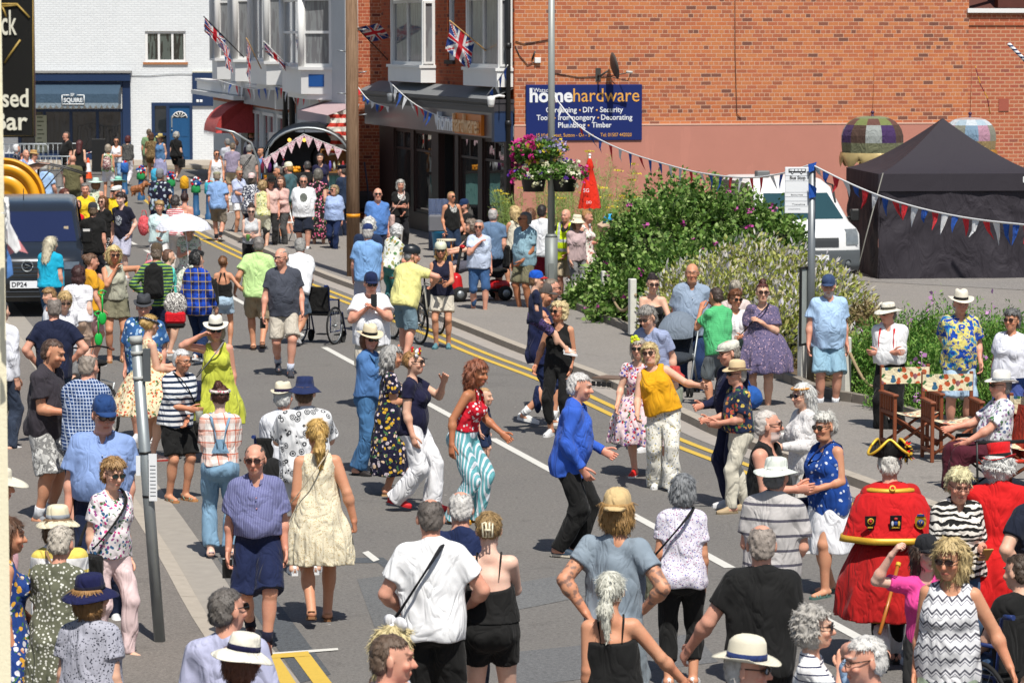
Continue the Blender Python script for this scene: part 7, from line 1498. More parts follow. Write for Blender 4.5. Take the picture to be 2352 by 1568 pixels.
def bunting(lab,pts,Y0,Y1,n,size=.22,seed=0,cols=(0,1,2)):
 P=[];
 for i in range(len(pts)):
  P.append(AT(pts[i][0],pts[i][1],Y0+(Y1-Y0)*(pts[i][0]-pts[0][0])/(pts[-1][0]-pts[0][0])))
 P=smooth(P,6);o=thing('bunting',lab,'bunting',P[0]);O=P[0];m=MB();m.tube([q-O for q in P],.013,5);m.build('string',M_wp,o)
 L=[0];
 for i in range(len(P)-1):L.append(L[-1]+(P[i+1]-P[i]).length)
 r=random.Random(seed)
 def at(s_):
  for i in range(len(P)-1):
   if s_<=L[i+1]:return P[i].lerp(P[i+1],(s_-L[i])/(L[i+1]-L[i]+1e-9))
  return P[-1]
 for k in range(n):
  s0=L[-1]*(k+.15)/n;w=min(size*.8,L[-1]/n*.75);a=at(s0)-O;b=at(s0+w)-O;tw=r.uniform(-.7,.7);dn=Vector((r.uniform(-.35,.45),tw*.4,-1)).normalized()*size*r.uniform(.8,1.15);mid=(a+b)/2+dn;side=Vector((0,-.05*r.uniform(.2,1.5),0));m=MB();h=(a+b)/2+dn*.45+side;vs=[a,(a+b)/2+side*.3,b,b.lerp(mid,.5),h,a.lerp(mid,.5),mid+Vector((r.uniform(-.05,.05),r.uniform(-.04,.04),r.uniform(0,.06)))];m.add(vs,[(0,5,4,1),(1,4,3,2),(5,6,4),(4,6,3)],0,True);m.build('pennant',BC[cols[(k+r.randint(0,1))%len(cols)]],o)
bunting('long bunting from the lamp post down to the bus stop pole',[(1262,205),(1330,290),(1430,345),(1560,386),(1640,402),(1720,408),(1790,400),(1858,380)],60.3,44.7,26,.27,1);bunting('bunting running right from the bus stop over the black tent',[(1864,378),(1960,425),(2050,460),(2150,487),(2250,505),(2370,518)],44.7,38.5,22,.27,2)
bunting('bunting looped across the hardware shop fascia',[(893,187),(940,230),(985,257),(1030,270),(1080,258),(1130,205),(1166,150)],80.6,71.6,24,.34,3);bunting('bunting sagging between the telegraph pole and the shop cornice',[(822,200),(850,232),(895,247)],83,82,7,.24,4)
bunting('bunting strung under the white bays over the far grey fascia',[(500,184),(540,196),(585,205),(640,200),(690,222),(732,202)],103,89.5,18,.42,5);bunting('bunting hanging on the cream wall at the left edge',[(14,455),(16,490),(18,530),(20,560)],15.,14.9,1,.05,6)
wf=thing('pennant_cluster','white, pink and blue pennants dangling from the cream wall edge','bunting',AT(16,480,14.9));O=Vector(wf.location)
for poly,c,nm in((((16,500),(40,545),(48,572),(36,582),(18,560)),1,'white'),(((16,530),(44,552),(64,582),(40,575),(18,588)),0,'pink'),(((16,572),(26,596),(30,630),(16,640)),2,'blue'),(((14,470),(20,490),(16,505)),1,'white')):
 Yq=14.9-.03*c;m=MB();v0=[AT(x,y,Yq)-O for x,y in poly];m.add(v0+[v+Vector((0,.004,0))for v in v0],[tuple(range(len(poly))),tuple(reversed(range(len(poly),2*len(poly))))]);m.build('pennant',cloth(('#e89aa0','#f6f6f6','#5f8fd0')[c]),wf)
m=MB();m.tube([AT(8,462,15.)-O,AT(20,470,14.9)-O,AT(12,500,14.9)-O],.004,4);m.build('string',M_wp,wf)
q=MB();p=AT(1858,400,44.6);q.add([AT(1856,378,44.6),AT(1876,372,44.6),AT(1870,392,44.6),AT(1858,396,44.6)],[(0,1,2,3)]);q.add([AT(1857,420,44.6),AT(1876,432,44.55),AT(1874,452,44.6),AT(1858,456,44.6)],[(0,1,2,3)]);q.v=[(v[0]-p.x,v[1]-p.y,v[2]-p.z)for v in q.v];pr_=thing('blue_pennants','blue bunting ends tied around the bus stop pole','bunting',p);q.build('pennant',BC[2],pr_)
# ------------------------------------------------------------------ the crowd
P_=person
TW_=('trainer','#e9e9e6','#f2f2f0','#eeeeee');TB_=('trainer','#22252c','#d8d8d8','#20242c');SD_=('sandal','#9a7650','#7a5a3c');SK_=('sandal','#3a3a3c','#4a4038')
P_('lav',518,1350,1.76,172,'m','man with short dark grey hair in a lavender polo shirt, seen from behind',hyaw=-38,hair=('short','#6b6560'),glasses='dark',skin='ruddy',top=('shirt','#bfc2e0',{'loose':.02}),bot=('shorts','#5a6a80'),w=.45,arms='low')
P_('whitehatnavy',562,1455,1.62,150,'f','woman in a white brimmed straw hat with a navy ribbon at the bottom edge',hyaw=-15,htilt=-14,hair=('bob','#7a4a34'),hat=('cloche','#f7f2e2','#1c2144'),hattilt=(10,8),top=('dress',('#24304e','floral','#e8e0e0',16,'#b05a7a'),{'sleeve':.3}),bot=None,w=.4)
P_('pinkpolo',900,1457,1.76,95,'m','man with brown hair in a pink polo shirt, face in profile, bottom edge',hair=('short','#6a5646'),skin='ruddy',top=('shirt','#f2c3d3'),bot=('shorts','#556'),w=.4)
P_('blondebow',903,1440,1.62,130,'f','blonde woman with a white hair bow behind the man in the pink shirt',hair=('wave','#e0cf9a'),skin='tan',top=('sundress',('#dfe8f4','floral','#7a9ad0',18,'#e8b0b8')),w=.35)
P_('whitetee',988,1145,1.80,178,'m','broad balding man in a plain white T-shirt with a black shoulder strap',hair=('fringe','#6a625c'),skin='ruddy',top=('tee','#fcfdff',{'loose':.02,'wide':.03}),bot=('shorts','#17181a'),arms=((.03,-.16,-.42,.8,.8,0),(.05,-.22,-.38,.8,.8,0)),w=.42)
P_('claw',1122,1175,1.68,178,'f','woman with a cream claw clip in a black vest and black shorts',hair=('bun','#a8895a'),bunpos=(0,.09,.03),skin='pale',top=('cami','#0e0f12',{'edge':1.24,'hem':.98,'fitted':1}),bot=('shorts','#0f1013',{'len':.55,'waist':1.12,'leg':-.01,'fold':.002}),arms=('phone','phone'),w=.55)
P_('capback',1418,1125,1.84,158,'m','bearded man in a backwards tan cap and grey T-shirt, tattooed arms, hands on hips',hyaw=10,hair=('bob','#b28a52'),hat=('capback','#dcbf8c'),beard='#b08a50',glasses='dark',skin='tan',top=('tee','#8f9daa',{'loose':.008,'sleeve':.5,'wide':.012}),arms=('hipb','hip'),tattoo=1,bot=('shorts','#8d979e'),w=.35)
P_('camisole',1402,1312,1.62,178,'f','woman with platinum ponytail in a black camisole reaching out her right hand',hair=('pony','#ebe5d6'),skin='tan',top=('cami','#121214',{'edge':1.33,'hem':.8}),bot=('trousers','#141416'),arms=('down',(.30,-.16,-.42,.3,.9,-.5)),w=.35)
P_('bobgrey',1570,1090,1.60,176,'f','woman with a grey bob in a lilac floral blouse with a khaki shoulder bag',hair=('bob','#8c8f92'),skin='tan',top=('tee',('#eeeaf6','ditsy','#6a6ab8',75,'#a85a8a'),{'hem':.84,'loose':.024}),bot=('crop','#16161a'),w=.25)
P_('blacktee',1750,1205,1.80,178,'m','sunburnt man with cropped grey hair in a plain black T-shirt',hair=('fringe','#a89c92'),skin='ruddy',top=('tee','#111214',{'loose':.026}),bot=('shorts','#17181a'),arms=((.27,-.16,-.44,.3,.9,-.5),'low'),w=.45)
P_('fedora',1716,1455,1.74,62,'m','man in a cream trilby with a blue striped band at the bottom edge',hair=('grey','#d8d2ca'),hat=('fedora','#efe8d2','#2c3c70'),skin='ruddy',glasses='brown',top=('shirt','#9cc4e8'),w=.4)
P_('curlygrey',1866,1395,1.62,78,'f','woman with curly grey hair and sunglasses in a striped top, hand to her cheek',hair=('curly','#b9b4ac'),glasses='dark',skin='fair',top=('tee',('#f5f5f5','hthin','#2c3258',24),{'sleeve':.8}),arms=('down','face'),w=.35)
P_('headhand',1985,1462,1.74,-78,'m','white haired man in profile at the bottom edge scratching his head',hair=('grey','#e4e1dc'),skin='ruddy',glasses='clear',top=('shirt','#a9c8ea'),arms=('down','head'),w=.35)
P_('zigzag',2182,1240,1.70,-14,'f','blonde woman in sunglasses and a grey zigzag patterned vest',hair=('wave','#d0b781'),fringe=.0,glasses='brown',skin='tan',hyaw=-14,top=('tank',('#eeeef0','zig','#8c8c98',13,'#5a5a66'),{'vneck':.08,'hem':.82}),bot=('shorts','#93a28c'),arms=((.24,.0,-.46),'down'),w=.5)
P_('pinkkid',2128,1230,1.52,5,'f','child in a black cap and bright pink top holding up a phone',hyaw=12,hair=('long','#4a3628'),hat=('cap','#2a2b2f'),skin='pale',top=('tee','#f04fa0'),bot=('shorts','#333'),arms=('down',(.16,-.12,.30,.9,.1,-.6)),w=.1,curl=(.3,.8))
P_('zebra',2205,1080,1.62,12,'f','woman with short blonde hair in a zebra print shirt looking at her phone',hair=('puff','#efdcae'),glasses='clear',skin='ruddy',pitch=14,top=('shirt',('#f2ece2','zebra','#1c1a1c',7),{'sleeve':.85,'loose':.04}),bot=('crop','#44607e'),arms=('fwd','fwd'),w=.55)
P_('edgeman',2392,1060,1.80,-160,'m','person in a navy T-shirt and pale trousers cut off by the right edge',hair=('short','#4a3a30'),top=('tee','#1c2636'),bot=('trousers','#d8dade'),arms=('hip','hold'),w=.4)
P_('edgeman2',2386,1545,1.70,-100,'m','person with cropped hair at the bottom right corner',hair=('short','#8a6a50'),top=('tee','#b83a5a'),arms='down',w=.3)
P_('crier',2043,1012,1.70,182,'m','town crier in a red caped coat with gold braid and a black tricorn hat',hyaw=-6,hair=('grey','#e0dcd4'),hat=('tricorn','#241f1e'),skin='ruddy',top=('dress','#b8141e',{'sleeve':1.9,'hem':.42,'flare':.33,'waist':1.12,'wide':.05,'pleats':6}),bot=('trousers','#121212',{'len':1.3}),shoes=('shoe','#151515','#101010'),arms=(('low'),(.10,-.2,-.36)),legs='walk2',w=.4)
P_('crier2',2298,1000,1.74,172,'m','town crier in a plain red tailcoat and red top hat with black band',hyaw=-20,hair=('curly','#ece8e0'),hat=('top','#d81e26','#151515'),hattilt=(-6,8),skin='ruddy',top=('dress','#d61a22',{'sleeve':1.9,'hem':.5,'flare':.27,'waist':1.1,'pleats':6,'collar':1,'collar_c':'#151515','loose':.022}),bot=('trousers','#121212'),arms=('hold','low'),w=.75)
P_('yellowstripe',132,1160,1.62,176,'f','woman in a cream sun hat and yellow and white striped top',hair=('bob','#8a6a48'),hat=('cloche','#f3e8c8','#9aa0a8'),skin='fair',top=('tee',('#fbfbfb','h','#f6dd6e',6.5),{'hem':.92,'loose':.03}),bot=('skirt',('#f6f2e6','floral','#e8cf60',14,'#d88a9a'),{'hem':.45,'flare':.24}),arms=('fwd','fwd'),w=.45)
P_('greendots',142,1207,1.60,178,'f','woman with cropped grey hair in an olive dress with small white spots',hair=('grey','#cfc6b8'),skin='ruddy',top=('dress',('#6d6f5c','dots','#e9e9e0',42),{'sleeve':.7,'hem':.55,'flare':.17,'fitted':0}),arms=('fwd','fwd'),w=.35)
P_('navyhat',205,1318,1.60,158,'f','woman in a shiny navy hat and grey ditsy print blouse',hyaw=-30,hair=('bob','#a87c48'),hat=('cloche','#16244e','#0e1733'),hattilt=(-4,-4),skin='fair',top=('cap',('#b9bac8','ditsy','#2a2c3c',65),{'hem':.78,'sleeve':.55,'loose':.03,'wide':.05}),bot=('trousers','#2c3140'),w=.55)
P_('pinkfloral',262,1055,1522,42,'f','woman with light brown hair in a pink and white floral top and pale pink trousers',hair=('puff','#b08a58'),glasses='teal',skin='fair',top=('tee',('#f7f0f2','floral','#d8428c',22,'#3a6a98'),{'hem':.90}),bot=('trousers','#edd3d3',{'waist':1.}),shoes=('sandal','#2c4470','#b08a60'),w=.35,legs='step')
P_('bigblue',240,912,1.88,8,'m','large man in a light blue shirt and navy cap looking down',hyaw=14,pitch=12,hair=('short','#9a9088'),hat=('cap','#2b4a80',None,'#2b4a80'),skin='ruddy',glasses='brown',top=('shirt','#8fa9dc',{'hem':.98,'loose':.02,'buttons':'#c8d4f0','wide':.05}),bot=('trousers','#1d2a44',{'belt':'#15171c'}),w=1.,arms='down')
P_('purpleshirt',585,1020,1500,4,'m','older man in sunglasses, purple blue striped shirt and navy shorts walking forward',hair=('fringe','#6b6158'),skin='ruddy',glasses='brown',top=('shirt',('#6a6d9c','v','#9094bd',75),{'buttons':'#c99aac','hem':1.,'wide':.045}),bot=('shorts','#202a4c',{'waist':1.06,'len':.98,'leg':.03,'belt':'#151a30'}),shoes=('shoe','#4e2a1c','#2a2020','#1d2236'),legs='walk',w=.42)
P_('creamdress',728,962,1440,184,'f','blonde woman with a ponytail in a sleeveless cream dress walking away',hair=('pony','#dcb468'),skin='tan',top=('sundress',('#eee4c8','ditsy','#cfb88a',70),{'hem':.53,'flare':.20,'waist':1.08,'pleats':15}),legs='walk2',w=.5,arms=('down',(.16,-.02,-.5)),curl=(.9,1.3),shoes=('sandal','#b58a62','#8a5f3c'))
P_('greytee_left',127,780,1212,70,'m','man with brown hair in a charcoal T-shirt and grey camouflage shorts',pitch=14,lean=8,hair=('short','#5a4438'),skin='tan',top=('tee','#3f3b42',{'loose':.024,'wide':.04}),bot=('shorts',('#c9c9c6','blot','#8b8b8a',9,'#e6e6e2'),{'len':1.,'leg':.03}),arms=('hold','fwd'),shoes=('trainer','#8c8f94','#d8d8d8','#dfe2e6'),w=.3)
P_('navybald',124,683,1.80,190,'m','bald man in a navy T-shirt with hands on his hips',hair=('fringe','#8a8078'),skin='ruddy',top=('tee','#1c2740',{'loose':.02}),bot=('shorts','#2c4058'),arms=('hip','hip'),w=.35)
P_('bluecheck',205,812,1.78,168,'m','bald man in a navy and white checked shirt, back to the camera',lean=10,hair=('fringe','#a09488'),skin='ruddy',top=('shirt',('#2c4778','check','#c4d0e4',30),{'loose':.025,'hem':.82}),bot=('shorts','#2a3850'),arms=('fwd','phone'),w=.7)
P_('edge_floral',20,1190,1.64,100,'f','person in a blue floral dress half hidden by the cream wall',hair=('bob','#6a4a34'),skin='tan',top=('sundress',('#27458a','floral','#e8b040',16,'#e8e8f0'),{'hem':.5,'flare':.22}),w=.3,arms=('low','down'))
P_('edge_hat',-2,1062,1.66,90,'f','wide cream hat of a person hidden behind the cream wall',hair=('bob','#8a6a48'),hat=('sun','#f2ecd8'),top=('tee','#d8a8b0'),w=.3)
P_('edge_white',2,690,1.78,150,'m','person in a white shirt half hidden by the cream wall',hair=('short','#555'),top=('long','#eef0f8'),bot=('trousers','#3a4456'),w=.4)
P_('hawaiihat',330,672,1.75,-6,'m','man in a dark trilby and blue hawaiian shirt facing the camera',pitch=10,hair=('grey','#8a8a88'),hat=('trilby','#4b4d52','#2a2b2e'),skin='ruddy',top=('shirt',('#35639c','floral','#cfe0f0',13,'#9ac0e4'),{'loose':.03,'wide':.05}),bot=('shorts','#3b5f8e'),w=.6)
P_('fiftiesdress',345,722,1060,118,'f','woman in a full floral 1950s dress with a bandana, looking at her phone',hyaw=20,hair=('bun','#c9a460'),bunpos=(0,.11,.02),skin='fair',top=('sundress',('#f3e2bc','floral','#cf5a44',20,'#e09a50'),{'hem':.58,'flare':.43,'waist':1.1,'pleats':9}),arms=('fwd','fwd'),shoes=('shoe','#c9a8a0','#a83028'),w=.15)
P_('stripewhite',420,803,1155,38,'f','white haired woman in a navy striped top, black shorts and sandals',hair=('grey','#e6e6e4'),glasses='clear',skin='tan',top=('tee',('#f2f4f6','h','#263650',17),{'loose':.03,'sleeve':.8}),bot=('shorts','#17181c',{'len':.9}),arms=('low','hold'),shoes=('sandal','#8fb0a0','#c08a58'),w=.3,lean=6)
P_('limedress',495,722,1.66,2,'f','woman in a yellow green dress holding the brim of her panama hat',hair=('bob','#c8b898'),hat=('panama','#f7f2e4','#1e1e22'),glasses='teal',skin='ruddy',top=('sundress','#c9cf4e',{'hem':.48,'flare':.23}),arms=('down',(.01,-.12,.21,1,-.1,-.2)),w=.4)
P_('dungarees',505,883,1287,186,'f','woman in denim dungarees over a red and white checked shirt',hair=('bun','#5c3226'),bunpos=(.02,.05,.12),skin='pale',top=('shirt',('#f5efe9','plaid','#e8b8a8',9,'#d8694a'),{'sleeve':.85,'hem':.95}),bot=('trousers','#86aac6',{'waist':1.13,'leg':.045,'len':1.85}),arms=('low','hold'),shoes=('sandal','#4a6a90','#3a3a40'),w=.2)
P_('shells',700,862,1.78,186,'m','man in a navy bucket hat and white shirt printed with grey shells',hair=('short','#6a4c34'),hat=('bucket','#27335c'),skin='fair',top=('shirt',('#f4f5f6','shell','#4a4c50',11),{'loose':.03,'wide':.05}),bot=('shorts','#c9cacc'),arms=('bars','bars'),w=.45)
P_('wheel_white',650,872,1,176,'m','man in a straw hat and white shirt sitting in a wheelchair',sit=.12,hair=('grey','#d8d8d4'),hat=('trilby','#f0e6cc','#2c2340'),skin='ruddy',top=('tee','#f2f4fa',{'loose':.02,'sleeve':.8}),bot=('trousers','#8a8c90'),arms=('lap','lap'),w=.4)
P_('greyT',645,570,866,8,'m','tall slim balding man in a dark grey T-shirt and beige shorts',hyaw=-38,hair=('fringe','#b8aea4'),glasses='clear',skin='ruddy',top=('tee','#4c505b',{'vneck':.05,'loose':.026}),bot=('shorts','#cbc3b4'),legs='walk',w=.28,shoes=('trainer','#3a3c44','#23252a','#c8d0e0'),arms=('relax','relax'))
P_('lime',595,543,808,184,'m','man in a pale lime green T-shirt holding a girl by the hand',hair=('short','#8b8580'),skin='tan',top=('tee','#cdf0a2',{'loose':.03,'wide':.04}),bot=('shorts','#b5a487'),arms=((.18,-.08,-.46),'down'),w=.35,legs='walk',shoes=('sandal','#5a3a28','#3a2a20'))
P_('girl',512,588,1.48,178,'f','girl in a black cross back top and pale denim shorts',child=True,hair=('bun','#8a5c38'),bunpos=(0,.06,.09),skin='tan',top=('halter','#151618',{'edge':1.27,'hem':1.,'fitted':1}),bot=('shorts','#b4cde2',{'len':.5,'leg':.03}),arms=('down',(.28,-.12,-.36)),w=.05)
P_('whitepush',690,547,1.76,165,'m','man in a white T-shirt leaning forward to push a wheelchair',lean=26,hair=('grey','#a8a6a2'),skin='tan',top=('tee','#f7f9fc',{'loose':.03}),bot=('shorts','#5a6a7a'),arms=('fwd','fwd'),w=.6,legs='walk')
P_('blueplaid',452,577,1.70,160,'f','woman with short black hair in a loose blue plaid shirt and jeans',hyaw=-20,hair=('puff','#1d1a1e'),skin='fair',top=('long',('#1f4fc0','plaid','#10214e',8,'#b9a05c'),{'loose':.035,'hem':.78}),bot=('trousers','#22365c'),w=.55,arms=('down','relax'),legs='walk')
P_('backpack',360,560,1.76,176,'m','man in a brown cap and green striped top with a black backpack',hair=('short','#7a6a5c'),hat=('cap','#5e5040'),skin='tan',top=('long',('#2c4a58','h','#8fb84e',20),{'loose':.025}),bot=('shorts','#1e2a48'),arms=('hip','low'),w=.4)
P_('turqboy',386,572,1.62,120,'m','young man with short brown hair in a turquoise T-shirt beside the backpack',hair=('crop','#6a4a38'),skin='fair',top=('tee','#5fd8c8'),bot=('shorts','#9ec4e2',{'len':1.}),w=.2)
P_('olivevest',262,565,1.74,12,'f','woman with wavy blonde hair in a sage sleeveless top, hand on chin',pitch=8,hair=('wave','#e2ca8e'),glasses='brown',skin='tan',top=('sleeveless','#bcbcaa',{'hem':.95,'fitted':0}),bot=('shorts','#83806a',{'len':.62,'leg':.03}),arms=((.20,.06,-.22,1,.6,-.3),'face'),w=.2,shoes=('sandal','#d8b890','#a8784a'))
P_('mustard',210,582,1.66,120,'f','woman with tied grey brown hair in a mustard T-shirt',hair=('bun','#7a5a44'),bunpos=(0,.11,.06),skin='ruddy',top=('tee','#e0a32a',{'loose':.03}),bot=('leggings','#e8b0b0',{'len':.9}),w=.5,arms=('relax','relax'))
P_('whitelines',180,610,1.64,176,'f','woman with dark red hair in a white T-shirt and beige shorts',hair=('mid','#4a2a28'),skin='pale',top=('tee',('#f6f6fa','hthin','#e2dfe8',28),{'loose':.028,'hem':.92}),bot=('shorts','#c9ad98',{'len':.62,'leg':.02}),w=.5)
P_('turquoise',118,543,1.66,164,'f','woman with long pale blonde hair in a bright turquoise T-shirt',hyaw=-20,hair=('long','#d9cfb4'),skin='ruddy',top=('tee','#1fb0d4',{'loose':.03,'hem':.9}),bot=('trousers','#3a5a7a'),w=.7)
P_('boywhite',112,663,1.35,-60,'m','small boy with sandy hair in a white T-shirt',child=True,hair=('puff','#b08a5c'),skin='fair',top=('tee','#eef0f4'),bot=('shorts','#6a7a90'),w=.1)
P_('tintedglasses',150,672,1.58,20,'f','blonde woman in large tinted glasses looking down behind the navy T-shirt',pitch=25,hair=('bob','#cfb078'),glasses='brown',skin='fair',top=('tee','#e8e8ee'),bot=('shorts','#888'),w=.3)
P_('parasol',432,508,1.64,2,'f','woman in a pale floral shawl dress holding a white parasol',hair=('bob','#c8b090'),skin='ruddy',top=('dress',('#e6ead8','floral','#9ab894',20,'#d8a8b0'),{'hem':.45,'flare':.24,'sleeve':.4}),arms=('down',(-.10,-.24,-.22,.6,.6,-1)),w=.5)
P_('palemint',366,462,1.62,10,'f','woman with short blonde hair and folded arms in a pale aqua T-shirt',hair=('puff','#cfae74'),skin='ruddy',top=('tee','#d4ecec',{'loose':.03}),bot=('trousers','#ece8e6'),arms=('hold','low'),w=.3)
P_('teen',278,443,1.74,-30,'m','teenage boy with dark fringe in a navy T-shirt with a white print',hair=('puff','#3a2a26'),fringe=.02,skin='pale',top=('tee',('#1c2233','print','#c4c8cc',1.2,'#fff'),{'loose':.016}),bot=('shorts','#c2c2d6',{'len':1.,'leg':.03}),arms=((.03,-.06,-.46),'down'),w=.08)
P_('yellow2',268,424,1.74,-30,'m','man in a white flat cap and bright yellow jacket',hair=('grey','#aaa'),hat=('flat','#f2f2ee'),glasses='brown',skin='ruddy',top=('jacket','#f4ce28',{'loose':.03}),bot=('trousers','#8a9ab0'),arms=('fwd','fwd'),w=.5)
P_('yellow1',195,421,1.74,5,'f','person with short grey hair in a yellow blazer with white lapels',hair=('grey','#8a8580'),skin='ruddy',top=('jacket','#f2cc30',{'collar':1,'collar_c':'#f4f4ec','loose':.02}),bot=('trousers','#e8c840'),w=.3)
P_('redpolo',176,457,1.72,-50,'m','man with glasses and a dark beard in a red polo shirt',hair=('fringe','#6a5a50'),beard='#4a3a34',glasses='clear',skin='ruddy',top=('shirt','#d81f2c'),bot=('shorts','#333'),arms=('fwd','fwd'),w=.4)
P_('orangewoman',150,433,1.64,62,'f','young woman with long red brown hair in an orange top',hair=('long','#6a3424'),skin='pale',top=('sleeveless','#ee8a44'),bot=('trousers','#444'),w=.1)
P_('blackcap',213,466,1.76,176,'m','man in a grey cap and plain black T-shirt, back to the camera',hair=('short','#7a6650'),hat=('cap','#3c3f44'),skin='ruddy',top=('tee','#121315',{'loose':.025}),bot=('shorts','#24262e',{'len':1.}),w=.4)
P_('curlylong',235,450,1.66,-30,'f','woman with long brown curls and black and white patterned trousers',hair=('long','#7a5230'),glasses='brown',skin='fair',top=('tee','#151618'),bot=('wide',('#18181a','dots','#e6e6e6',40)),w=.25)
P_('minthat',220,405,1.62,170,'f','woman in a wide mint green sun hat, left of the two',hair=('bob','#a0704a'),hat=('sun','#d4efe4'),skin='ruddy',top=('sundress',('#e6ecd4','floral','#c8d8b0',18,'#e8c8b0')),w=.4)
P_('minthat2',272,402,1.62,160,'f','woman in a mint green hat with a ruffled flower, right of the two',hair=('bob','#8a5a3a'),hat=('sun','#a8e4d4','#7accb8'),skin='ruddy',top=('sundress',('#8aa4b8','floral','#d8a8a0',14,'#dde8d8')),w=.6)
P_('palmshirt',367,388,1.80,172,'m','man in a grey cap and black shirt printed with pale palm trees',hair=('crop','#777'),hat=('cap','#8e9196'),skin='tan',top=('shirt',('#1a2238','floral','#8ea6c0',8,'#c8d4dc'),{'loose':.03}),bot=('shorts','#2a3a5a'),w=.55,arms=('down','relax'))
P_('buntop',424,443,1.62,178,'f','woman with a dark high bun and bare shoulders behind the white parasol',hair=('bun','#3a2218'),bunpos=(0,.02,.13),skin='ruddy',top=('cami','#e8a8a0'),bot=('shorts','#c88'),w=.3)
P_('redstripe',402,450,1.60,165,'f','woman with short dark curly hair in a red and white striped top',hair=('puff','#4a4240'),skin='fair',top=('tee',('#f4dede','h','#d8404a',26)),bot=('trousers','#e8e0d8'),w=.4)
P_('blueback',498,393,556,178,'m','man in a beige flat cap, pale blue shirt and khaki shorts',hair=('short','#9a8a78'),hat=('flat','#a8a488'),skin='ruddy',top=('shirt','#8fb2e4',{'loose':.03,'wide':.05}),bot=('shorts','#8f8578'),w=.45,shoes=TB_,legs='walk')
P_('paleblueshirt',550,387,545,40,'f','woman with grey blonde bun and sunglasses in a pale blue shirt and white shorts',pitch=12,hair=('bun','#a89a84'),bunpos=(0,.05,.12),glasses='dark',skin='tan',top=('shirt','#c4cfee',{'loose':.03}),bot=('shorts','#f2f2f4',{'len':.6}),arms=('fwd','fwd'),w=.15)
P_('floralcap',578,398,1.64,176,'f','woman in a pink cap and navy and white floral shirt',hair=('bob','#6e6258'),hat=('capback','#eccfcc'),skin='fair',top=('shirt',('#f0f2f6','blot','#232a48',22,'#232a48'),{'loose':.03,'hem':.75}),bot=('trousers','#222838'),w=.45)
P_('yellowfloral',603,415,1.58,175,'f','woman with curly blonde hair in a yellow print top',hair=('curly','#b89a6c'),skin='fair',top=('sleeveless',('#eceab0','floral','#c8c860',18,'#f0f0e0')),bot=('shorts','#e0e0c8'),w=.2)
P_('blackcapgirl',622,405,1.66,5,'f','person in a black cap and pale pink top among the drinkers',pitch=10,hair=('long','#4a3626'),hat=('cap','#16181c'),skin='ruddy',top=('tee','#eec6bc'),bot=('trousers','#333'),w=.2)
P_('greytop',577,470,1.64,2,'f','woman in sunglasses, light grey top and black trousers holding a cup',pitch=14,hair=('bun','#3a2c26'),skin='pale',glasses='dark',top=('sleeveless','#c9cbcd',{'fitted':1,'hem':.95}),bot=('trousers','#141518',{'waist':1.05}),arms=('hold','hold'),w=.2)
P_('whitetank',497,345,1.62,8,'f','woman with short brown hair in a white vest and pale blue skirt',hyaw=15,hair=('grey','#4a3028'),glasses='dark',skin='tan',top=('tank','#f7f8fa',{'hem':.88}),bot=('skirt','#c4dcea',{'hem':.55}),w=.3,arms='relax')
P_('raglan',573,332,1.84,178,'m','tall man in a grey and white baseball shirt near the red canopy',hair=('short','#8d8d8c'),skin='ruddy',top=('tee','#8f8c8a',{'loose':.02}),bot=('trousers','#7a7c82'),w=.4)
P_('drinker',640,382,1.76,-72,'m','man in a black T-shirt drinking from a glass of beer',hair=('crop','#6e6864'),skin='tan',top=('tee','#1b2328',{'loose':.024}),bot=('shorts','#86806e'),arms=('fwd','drink'),w=.5)
P_('tealtee',662,373,1.80,-118,'m','man in a cream cap and teal T-shirt, back to the camera',hair=('short','#b08a50'),hat=('cap','#f1eed2'),skin='ruddy',top=('tee','#4a6a72',{'loose':.022}),bot=('shorts',('#5a5a4c','floral','#c8c8b0',14,'#888')),arms=('fwd','fwd'),w=.35)
P_('blackT2',706,370,1.80,178,'m','man with short dark hair in a black T-shirt at the trailer counter',hair=('crop','#4a4644'),skin='ruddy',top=('tee','#1b1e22'),bot=('shorts','#333'),w=.5)
P_('longhair',735,358,1.68,175,'f','woman with very long light brown hair at the trailer counter',hair=('long','#9a7c5c'),skin='tan',top=('tee','#d8282c'),bot=('trousers','#222'),w=.2)
P_('pinkblack',731,388,572,172,'f','woman with a grey bob in a long black dress with pink flowers',hair=('bob','#6e6a62'),skin='fair',top=('maxi',('#1a1420','floral','#e0688c',14,'#eaa0b8'),{'hem':.22,'flare':.17,'sleeve':.3,'fitted':1}),w=.1,shoes=('sandal','#e4dccc','#d8d0c0'))
P_('officer',786,376,1.78,-120,'m','man in a dark blue uniform and peaked cap by the telegraph pole',hair=('crop','#5a5048'),hat=('peak','#1e2636'),skin='ruddy',top=('jacket','#2c3a52',{'loose':.02,'hem':.8}),bot=('trousers','#20293c'),w=.4,arms=('fwd','fwd'))
P_('hatprint',697,403,584,3,'m','heavy man in a white T-shirt printed with a hat, dark shorts',hair=('crop','#8e857e'),glasses='dark',beard='#9a8a80',skin='ruddy',top=('tee',('#f7f8fb','print','#6a6e68',1.27),{'loose':.03,'wide':.045}),bot=('shorts','#1f2634',{'len':1.,'leg':.03}),shoes=('trainer','#e8e2d8','#c86838','#e4e4e4'),w=.85,legs='walk')
P_('blueblouse',768,425,583,-10,'f','woman in a loose light blue blouse and navy trousers, orange scarf',hyaw=-30,hair=('bob','#b39c78'),glasses='dark',skin='ruddy',top=('tee','#a9bee8',{'loose':.045,'sleeve':.9,'wide':.05}),bot=('trousers','#1e2f54'),shoes=TW_,legs='walk',w=.55)
